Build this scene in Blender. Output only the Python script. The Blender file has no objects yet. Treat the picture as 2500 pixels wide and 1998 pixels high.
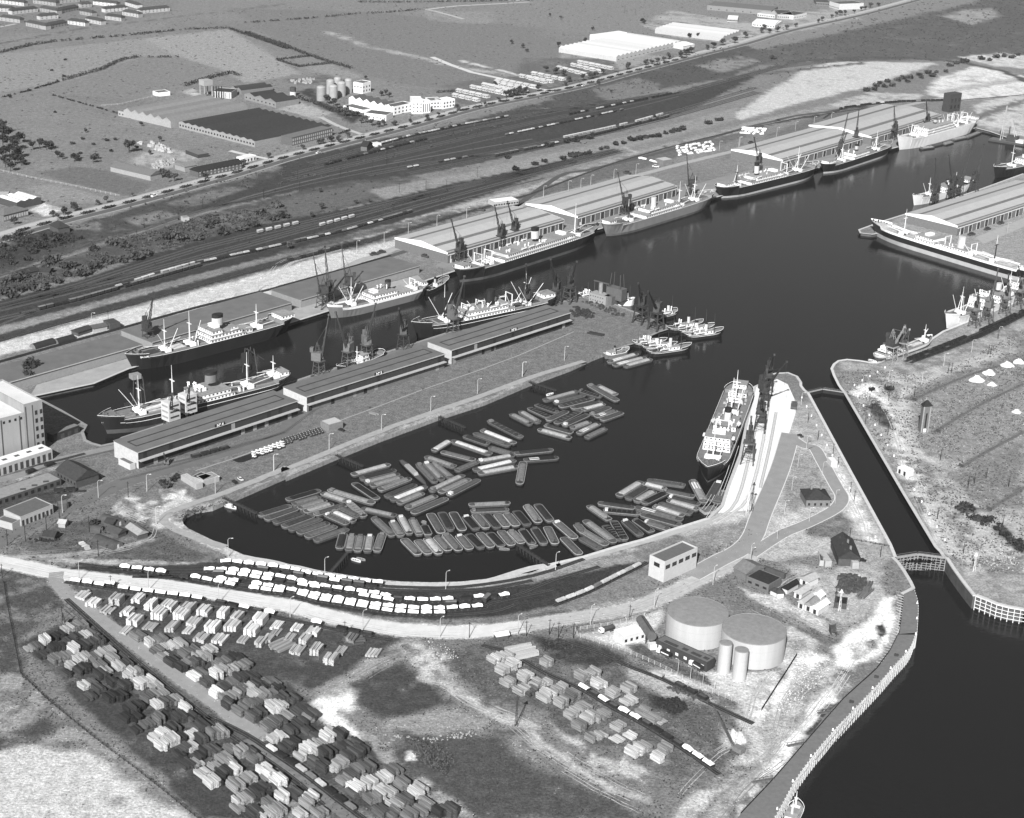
import bpy, math, random
import numpy as np
from mathutils import Vector, Matrix
from mathutils.geometry import delaunay_2d_cdt

# ---------------------------------------------------------------- camera, sky, sun, exposure
SC = bpy.context.scene
COL = SC.collection
rnd = random.Random(7)
R = math.radians
CF, CT, CR, CH = 4151.0, R(21.80), R(2.31), 402.0      # focal (source px), tilt, roll, height (m)
FW = np.array([0, math.cos(CT), -math.sin(CT)])
_u = np.array([0, math.sin(CT), math.cos(CT)]); _r = np.array([1.0, 0, 0])
RT = _r*math.cos(CR) + _u*math.sin(CR)
UP = -_r*math.sin(CR) + _u*math.cos(CR)
cam = bpy.data.cameras.new("aerial_camera"); camo = bpy.data.objects.new("aerial_camera", cam); COL.objects.link(camo)
cam.sensor_width = 36.0; cam.lens = 36.0*CF/2500; cam.clip_start = 5; cam.clip_end = 40000
camo.matrix_world = Matrix(((RT[0], UP[0], -FW[0], 0), (RT[1], UP[1], -FW[1], 0), (RT[2], UP[2], -FW[2], CH), (0, 0, 0, 1)))
SC.camera = camo

SUN_EL, SUN_AZ = R(35.0), R(12.5)                      # shadows fall away from the camera, a little to the right
W = bpy.data.worlds.new("World"); SC.world = W; W.use_nodes = True
nt = W.node_tree; nt.nodes.clear()
sky = nt.nodes.new("ShaderNodeTexSky"); sky.sky_type = 'NISHITA'; sky.sun_disc = False
sky.sun_elevation = SUN_EL; sky.sun_rotation = math.pi + SUN_AZ
bw = nt.nodes.new("ShaderNodeRGBToBW"); bg = nt.nodes.new("ShaderNodeBackground"); wo = nt.nodes.new("ShaderNodeOutputWorld")
bg.inputs[1].default_value = 0.05
nt.links.new(sky.outputs[0], bw.inputs[0]); nt.links.new(bw.outputs[0], bg.inputs[0]); nt.links.new(bg.outputs[0], wo.inputs[0])
sl = bpy.data.lights.new("sun", 'SUN'); sl.energy = 5.0; sl.angle = R(0.53)
so = bpy.data.objects.new("sun", sl); COL.objects.link(so)
sd = Vector((math.sin(SUN_AZ)*math.cos(SUN_EL), math.cos(SUN_AZ)*math.cos(SUN_EL), -math.sin(SUN_EL)))
so.rotation_euler = sd.to_track_quat('-Z', 'Y').to_euler()
SC.view_settings.view_transform = 'Standard'; SC.view_settings.look = 'None'
SC.view_settings.exposure = 0.70; SC.view_settings.gamma = 1.0; SC.view_settings.use_curve_mapping = False
SC.cycles.max_bounces = 4; SC.cycles.diffuse_bounces = 2; SC.cycles.glossy_bounces = 2

# ---------------------------------------------------------------- survey: picture point -> place on the ground
TILES = {'s': (0, 0, 1)}
for _i, _x in enumerate((0, 600, 1200, 1800)):
    for _c, _y, _s in (('a', 0, 3.08), ('b', 450, 3.08), ('c', 900, 3.08), ('d', 1350, 2.6586)):
        TILES[_c+str(_i)] = (_x, _y, _s)
TILES.update(e=(1560, 1380, 5.385), f=(1900, 880, 5.385), g=(2000, 1150, 4.308), h=(0, 880, 5.385), i=(1400, 650, 5.674),
             j=(1640, 880, 5.558), k=(1100, 500, 5.39), l=(980, 640, 5.133), m=(230, 900, 4.4), n=(760, 720, 6.7375),
             o=(2110, 560, 5.067), p=(2180, 260, 6.628), q=(1780, 1340, 5.743), r=(1960, 1550, 3.846), t=(480, 180, 3.267), u=(290, 760, 8.616))
def pts(s):
    """'c0:12,40 55,60 d1:..' -> list of source pixels"""
    out = []; x0, y0, k = TILES['s']
    for w in s.split():
        if ':' in w:
            tl, w = w.split(':'); x0, y0, k = TILES[tl]
        a = w.split(','); out.append((x0+float(a[0])/k, y0+float(a[1])/k) + tuple(float(q) for q in a[2:]))
    return out
def G(q, z=0.0):
    d = FW + RT*((q[0]-1250)/CF) - UP*((q[1]-999)/CF)
    t = (z-CH)/d[2]
    return Vector((d[0]*t, d[1]*t, z))
def GA(q, z=0.0):
    q = np.asarray(q, float)
    d = FW[None] + np.outer((q[:, 0]-1250)/CF, RT) - np.outer((q[:, 1]-999)/CF, UP)
    t = (z-CH)/d[:, 2]
    return d[:, :2]*t[:, None]
def gp(s, z=0.0): return [G(q, z) for q in pts(s)]
ZW = -2.6          # level of the dock water
ZR = -7.6          # level of the river outside the gates
ORD = 'zeroth first second third fourth fifth sixth seventh eighth ninth tenth eleventh twelfth thirteenth fourteenth fifteenth sixteenth seventeenth eighteenth nineteenth twentieth'.split()
TENS = {2: 'twenty', 3: 'thirty', 4: 'forty', 5: 'fifty', 6: 'sixty', 7: 'seventy', 8: 'eighty', 9: 'ninety'}
def nth(i):
    if i <= 20: return ORD[i]
    a, b = divmod(i, 10)
    if a > 9: return '%dth' % i
    return TENS[a]+'-'+ORD[b] if b else TENS[a][:-1]+'ieth'

# ---------------------------------------------------------------- materials (a black and white scene: greys only)
def lin(d):
    c = d/255.0
    return c/12.92 if c <= 0.04045 else ((c+0.055)/1.055)**2.4
MATS = {}
def grain(v):
    """sawn timber: streaks along the local x of each pack"""
    key = ('grain', v)
    if key in MATS: return MATS[key]
    m = bpy.data.materials.new('timber_%03d' % int(v*1000)); m.use_nodes = True; n = m.node_tree; b = n.nodes['Principled BSDF']; L = n.links.new
    b.inputs['Roughness'].default_value = .95; b.inputs['Specular IOR Level'].default_value = .1
    tc = n.nodes.new('ShaderNodeTexCoord'); mp = n.nodes.new('ShaderNodeMapping'); mp.inputs['Scale'].default_value = (.8, 5, 9); oi = n.nodes.new('ShaderNodeObjectInfo')
    ad = n.nodes.new('ShaderNodeVectorMath'); ad.operation = 'ADD'; cx = n.nodes.new('ShaderNodeCombineXYZ'); mu = n.nodes.new('ShaderNodeMath'); mu.operation = 'MULTIPLY'; mu.inputs[1].default_value = 60
    L(oi.outputs['Random'], mu.inputs[0]); L(mu.outputs[0], cx.inputs[1]); L(tc.outputs['Object'], mp.inputs['Vector']); L(mp.outputs[0], ad.inputs[0]); L(cx.outputs[0], ad.inputs[1])
    ns = n.nodes.new('ShaderNodeTexNoise'); ns.inputs['Scale'].default_value = 1.0; ns.inputs['Detail'].default_value = 3; L(ad.outputs[0], ns.inputs['Vector'])
    r1 = n.nodes.new('ShaderNodeMapRange'); r1.inputs[1].default_value = .32; r1.inputs[2].default_value = .66; r1.inputs[3].default_value = v*.45; r1.inputs[4].default_value = min(.9, v*1.5); L(ns.outputs['Fac'], r1.inputs[0]); L(r1.outputs[0], b.inputs['Base Color'])
    MATS[key] = m
    return m
def mat(v, var=0.18, scale=0.8, rough=0.85, rv=0.12, bump=0.0, spec=0.2, metal=0.0, stretch=None):
    key = (round(v, 4), var, scale, rough, rv, bump, spec, metal, stretch)
    if key in MATS: return MATS[key]
    m = bpy.data.materials.new('grey_%03d_%d' % (int(v*1000), len(MATS))); m.use_nodes = True
    n = m.node_tree; b = n.nodes['Principled BSDF']; L = n.links.new
    b.inputs['Roughness'].default_value = rough; b.inputs['Specular IOR Level'].default_value = spec; b.inputs['Metallic'].default_value = metal
    tc = n.nodes.new('ShaderNodeNewGeometry'); mp = n.nodes.new('ShaderNodeMapping')
    if stretch: mp.inputs['Scale'].default_value = stretch
    L(tc.outputs['Position'], mp.inputs['Vector'])
    ns = n.nodes.new('ShaderNodeTexNoise'); ns.inputs['Scale'].default_value = scale; ns.inputs['Detail'].default_value = 5; ns.inputs['Roughness'].default_value = 0.65
    L(mp.outputs[0], ns.inputs['Vector'])
    r1 = n.nodes.new('ShaderNodeMapRange'); r1.inputs['From Min'].default_value = 0.3; r1.inputs['From Max'].default_value = 0.7
    r1.inputs['To Min'].default_value = v*(1-var); r1.inputs['To Max'].default_value = v*(1+var)
    L(ns.outputs['Fac'], r1.inputs['Value'])
    oi = n.nodes.new('ShaderNodeObjectInfo')
    r2 = n.nodes.new('ShaderNodeMapRange'); r2.inputs['To Min'].default_value = 1-rv; r2.inputs['To Max'].default_value = 1+rv
    L(oi.outputs['Random'], r2.inputs['Value'])
    mu = n.nodes.new('ShaderNodeMath'); mu.operation = 'MULTIPLY'; L(r1.outputs[0], mu.inputs[0]); L(r2.outputs[0], mu.inputs[1])
    L(mu.outputs[0], b.inputs['Base Color'])
    if bump:
        bp = n.nodes.new('ShaderNodeBump'); bp.inputs['Strength'].default_value = bump; bp.inputs['Distance'].default_value = 0.3
        L(ns.outputs['Fac'], bp.inputs['Height']); L(bp.outputs[0], b.inputs['Normal'])
    MATS[key] = m
    return m
WHITE = mat(.80, .06, .5, .5); OFFW = mat(.62, .1, .5, .6); PALE = mat(.45, .12, .4); MID = mat(.24, .15, .4); GREY = mat(.14, .2, .5)
DARK = mat(.06, .25, .5); BLACK = mat(.022, .3, .4, .6); STEEL = mat(.045, .3, .6, .7); GLASS = mat(.02, .1, 1, .15, .05, 0, .5)
DECK = mat(.17, .2, .3); WOODW = mat(.30, .2, .8); TIMB = mat(.11, .35, .7); CONC = mat(.36, .15, .15); BRICK = mat(.17, .2, .6)
HULLB = mat(.018, .25, .12, .45, .1, 0, .4, 0, (1, 1, .25)); HULLG = mat(.16, .12, .12, .5); HULLW = mat(.62, .08, .12, .5); BOOT = mat(.13, .3, .2, .6)
FOL = mat(.055, .5, .35, .9, .3); FOLD = mat(.035, .5, .35, .9, .3); TRUNK = mat(.05)

# ---------------------------------------------------------------- mesh building
class MB:
    def __init__(s): s.v = []; s.f = []
    def add(s, v, f):
        o = len(s.v); s.v += [tuple(p) for p in v]; s.f += [tuple(i+o for i in q) for q in f]; return s
    def box(s, x, y, z, sx, sy, sz, rz=0.0, taper=1.0):
        """centre x,y, base z"""
        c, n = math.cos(rz), math.sin(rz); v = []
        for dz, k in ((0, 1.0), (sz, taper)):
            for ax, ay in ((-.5, -.5), (.5, -.5), (.5, .5), (-.5, .5)):
                px, py = ax*sx*k, ay*sy*k; v.append((x+px*c-py*n, y+px*n+py*c, z+dz))
        return s.add(v, [(3, 2, 1, 0), (4, 5, 6, 7), (0, 1, 5, 4), (1, 2, 6, 5), (2, 3, 7, 6), (3, 0, 4, 7)])
    def prism(s, poly, z0, z1, cap0=False):
        n = len(poly); v = [(p[0], p[1], z0) for p in poly]+[(p[0], p[1], z1) for p in poly]
        f = [tuple(range(n, 2*n))] + [(i, (i+1) % n, n+(i+1) % n, n+i) for i in range(n)]
        if cap0: f.append(tuple(range(n-1, -1, -1)))
        return s.add(v, f)
    def tube(s, p0, p1, r0, r1=None, n=4, caps=True):
        if r1 is None: r1 = r0
        p0, p1 = Vector(p0), Vector(p1); d = (p1-p0)
        if d.length < 1e-6: return s
        d.normalize(); a = d.orthogonal().normalized(); b = d.cross(a); v = []
        for p, r in ((p0, r0), (p1, r1)):
            for i in range(n):
                t = 2*math.pi*(i+.5)/n; v.append(p+(a*math.cos(t)+b*math.sin(t))*r)
        f = [(i, (i+1) % n, n+(i+1) % n, n+i) for i in range(n)]
        if caps: f += [tuple(range(n-1, -1, -1)), tuple(range(n, 2*n))]
        return s.add(v, f)
    def path(s, ps, r, n=4):
        for a, b in zip(ps, ps[1:]): s.tube(a, b, r, r, n)
        return s
    def dome(s, x, y, z, r, h, n=16, m=4):
        v = []; f = []
        for j in range(m):
            t = j/m*math.pi/2
            for i in range(n):
                a = 2*math.pi*i/n; v.append((x+r*math.cos(t)*math.cos(a), y+r*math.cos(t)*math.sin(a), z+h*math.sin(t)))
        v.append((x, y, z+h))
        for j in range(m-1):
            for i in range(n): f.append((j*n+i, j*n+(i+1) % n, (j+1)*n+(i+1) % n, (j+1)*n+i))
        for i in range(n): f.append(((m-1)*n+i, (m-1)*n+(i+1) % n, m*n))
        return s.add(v, f)
    def mesh(s, name, m, smooth=False):
        me = bpy.data.meshes.new(name); me.from_pydata(s.v, [], s.f); me.materials.append(m)
        if smooth: me.polygons.foreach_set('use_smooth', [True]*len(me.polygons))
        return me
    def build(s, name, m, parent=None, smooth=False, **k):
        return link(name, s.mesh(name, m, smooth), parent, **k)
def link(name, me, parent=None, loc=None, rz=0.0, scale=None, kind=None):
    o = bpy.data.objects.new(name, me); COL.objects.link(o)
    if parent is not None: o.parent = parent
    if loc is not None: o.location = loc
    if rz: o.rotation_euler = (0, 0, rz)
    if scale is not None: o.scale = scale
    if kind: o['kind'] = kind
    return o
def tag(o, label, cat, group=None):
    o['label'] = label; o['category'] = cat
    if group: o['group'] = group
    return o
def thing(name, label, cat, loc=(0, 0, 0), rz=0.0, group=None):
    o = bpy.data.objects.new(name, None); COL.objects.link(o); o.empty_display_size = 2
    o.location = loc; o.rotation_euler = (0, 0, rz)
    return tag(o, label, cat, group)
def dup(root, loc, rz, label, group=None, scale=None):
    r = root.copy(); COL.objects.link(r); r.location = loc; r.rotation_euler = (0, 0, rz); r['label'] = label
    if group: r['group'] = group
    if scale: r.scale = scale
    for ch in list(root.children):
        c = ch.copy(); COL.objects.link(c); c.parent = r
        for g in ch.children:
            d = g.copy(); COL.objects.link(d); d.parent = c
    return r
def structure(o): o['kind'] = 'structure'; return o
def ang(a, b): return math.atan2(b[1]-a[1], b[0]-a[0])
def along(ps, step, start=0.0, end=None):
    """points every step metres on a polyline: (point, heading)"""
    out = []; acc = start; tot = 0
    L = [(b-a).length for a, b in zip(ps, ps[1:])]; T = sum(L) if end is None else end
    while acc <= T:
        d = acc; i = 0
        while i < len(L)-1 and d > L[i]: d -= L[i]; i += 1
        a, b = ps[i], ps[i+1]; out.append((a+(b-a)*(d/L[i]), ang(a, b))); acc += step
    return out
def smoothline(ps, n=4):
    """Catmull-Rom through points"""
    if len(ps) < 3: return list(ps)
    P = [ps[0]*2-ps[1]]+list(ps)+[ps[-1]*2-ps[-2]]; out = []
    for i in range(1, len(P)-2):
        for k in range(n):
            t = k/n; a, b, c, d = P[i-1], P[i], P[i+1], P[i+2]
            out.append(((b*2)+(c-a)*t+(a*2-b*5+c*4-d)*t*t+(b*3-a-c*3+d)*t*t*t)*.5)
    out.append(ps[-1]); return out
def offset(ps, d):
    out = []
    for i, p in enumerate(ps):
        a = ps[max(0, i-1)]; b = ps[min(len(ps)-1, i+1)]; t = (b-a); t.z = 0
        if t.length < 1e-6: out.append(p.copy()); continue
        t.normalize(); out.append(p+Vector((-t.y, t.x, 0))*d)
    return out
def ribbon(name, ps, w, z, m, wob=0.0, w2=None):
    """a flat strip along a line, as one sheet"""
    n = len(ps); v = []; l = offset(ps, w/2); r = offset(ps, -(w2 or w)/2)
    for a, b in zip(l, r):
        k = rnd.uniform(-wob, wob); v += [(a.x+k, a.y+k, z), (b.x+k, b.y-k, z)]
    f = [(2*i, 2*i+1, 2*i+3, 2*i+2) for i in range(n-1)]
    return structure(MB().add(v, f).build(name, m))
def sheet(name, ps, z, m):
    from mathutils.geometry import tessellate_polygon
    tri = tessellate_polygon([[Vector((p[0], p[1], 0)) for p in ps]])
    mb = MB(); mb.v = [(p[0], p[1], z) for p in ps]
    for t in tri:
        a, b, c = (mb.v[i] for i in t)
        cr = (b[0]-a[0])*(c[1]-a[1])-(b[1]-a[1])*(c[0]-a[0]); mb.f.append(tuple(t) if cr > 0 else tuple(t[::-1]))
    return structure(mb.build(name, m))
TXT = {}
def lettering(s, size, name, m, parent, loc, rot):
    """painted letters as thin solid mesh"""
    cu = bpy.data.curves.new(name, 'FONT'); cu.body = s; cu.size = size; cu.extrude = 0.03; cu.align_x = 'CENTER'; cu.align_y = 'CENTER'; cu.offset = size*.02
    t = bpy.data.objects.new(name, cu); cu.materials.append(m)
    me = bpy.data.meshes.new_from_object(t); bpy.data.objects.remove(t)
    o = link(name, me, parent); o.location = loc; o.rotation_euler = rot
    return o
# ---------------------------------------------------------------- water outline
DOCK = pts("s:2183,1361 2170,1329 2072,1149 1971,961 1960,952 c3:470,130 470,105 440,60 380,35 300,40 220,55 190,80 195,115 "
           "c2:1985,140 1950,300 1880,650 1790,890 1745,1030 1640,1130 1350,1220 1150,1290 960,1340 700,1420 480,1470 410,1490 300,1535 "
           "d1:1600,165 1400,187 1200,192 1000,186 850,172 700,150 540,125 430,105 300,83 200,58 0,15 c0:1830,1400 1720,1350 1420,1205 1380,1170 "
           "1370,1140 1400,1095 1470,1060 1600,1040 1690,1000 1740,980 2156,800 c1:300,820 680,660 1000,530 1460,360 1800,250 2130,110 "
           "b2:600,1380 770,1300 850,1270 1000,1215 1060,1197 1250,1110 1335,1085 1280,1045 1100,975 880,890 680,850 560,880 "
           "s:1284,753 986,848 778,913 300,1070 c0:870,562 760,585 680,565 630,540 610,480 640,430 450,318 310,245 220,212 "
           "s:227,936 312,900 420,868 560,830 710,787 1035,686 1110,661 1300,604 1469,557 1745,482 2001,409 2186,360 2381,312 2417,321 2500,350 2596,386 "
           "2500,425 2401,461 2297,497 2157,541 2099,562 2102,569 2128,572 2175,566 2300,600 2500,652 2620,684 2500,732 2306,810 2235,856 2144,887 "
           "2128,887 2099,882 2069,879 2050,882 2039,890 2033,901 2039,918 2050,940 2056,949 2064,958 2206,1200 2288,1336 2300,1348 2309,1362")
RIVER = pts("s:2183,1361 2195,1373 2211,1396 2225,1419 2233,1436 2218,1445 2203,1452 2199,1500 2191,1549 2172,1591 2138,1636 2059,1707 1980,1798 1932,1854 1879,1914 1807,1989 1640,2240 "
            "2300,2500 3400,2300 3300,1650 2800,1545 2500,1489 2462,1482 2434,1475 2406,1463 2383,1454 2376,1454 2355,1428 2343,1412 2325,1387 2309,1362")
DOCKW = [tuple(p) for p in GA([q[:2] for q in DOCK])]; RIVW = [tuple(p) for p in GA([q[:2] for q in RIVER])]

def inside(P, poly):
    x, y = P[:, 0], P[:, 1]; r = np.zeros(len(P), bool); n = len(poly)
    for i in range(n):
        (x0, y0), (x1, y1) = poly[i][:2], poly[(i+1) % n][:2]
        if y0 == y1: continue
        c = (y0 > y) != (y1 > y); r ^= c & (x < (x1-x0)*(y-y0)/(y1-y0)+x0)
    return r
def segdist(P, poly, closed=True):
    d = np.full(len(P), 1e9); n = len(poly)
    for i in range(n if closed else n-1):
        a = np.array(poly[i][:2]); b = np.array(poly[(i+1) % n][:2]); ab = b-a; l = ab@ab
        if l < 1e-9: continue
        t = np.clip(((P-a)@ab)/l, 0, 1); q = P-a-t[:, None]*ab; d = np.minimum(d, np.hypot(q[:, 0], q[:, 1]))
    return d
def vnoise(x, y, seed=0):
    xi, yi = np.floor(x).astype(np.int64), np.floor(y).astype(np.int64); xf, yf = x-xi, y-yi
    def h(a, b):
        n = (a*374761393+b*668265263+seed*974711) & 0x7fffffff; n = ((n ^ (n >> 13))*1274126177) & 0x7fffffff
        return ((n ^ (n >> 16)) & 0xffff)/65535.0
    u, v = xf*xf*(3-2*xf), yf*yf*(3-2*yf)
    return (h(xi, yi)*(1-u)+h(xi+1, yi)*u)*(1-v)+(h(xi, yi+1)*(1-u)+h(xi+1, yi+1)*u)*v
def fbm(P, s, o=4, seed=0):
    r = 0; a = 1; t = 0
    for k in range(o):
        r = r+a*vnoise(P[:, 0]/s*2**k, P[:, 1]/s*2**k, seed+k); t += a; a *= .55
    return r/t*2-1
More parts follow.
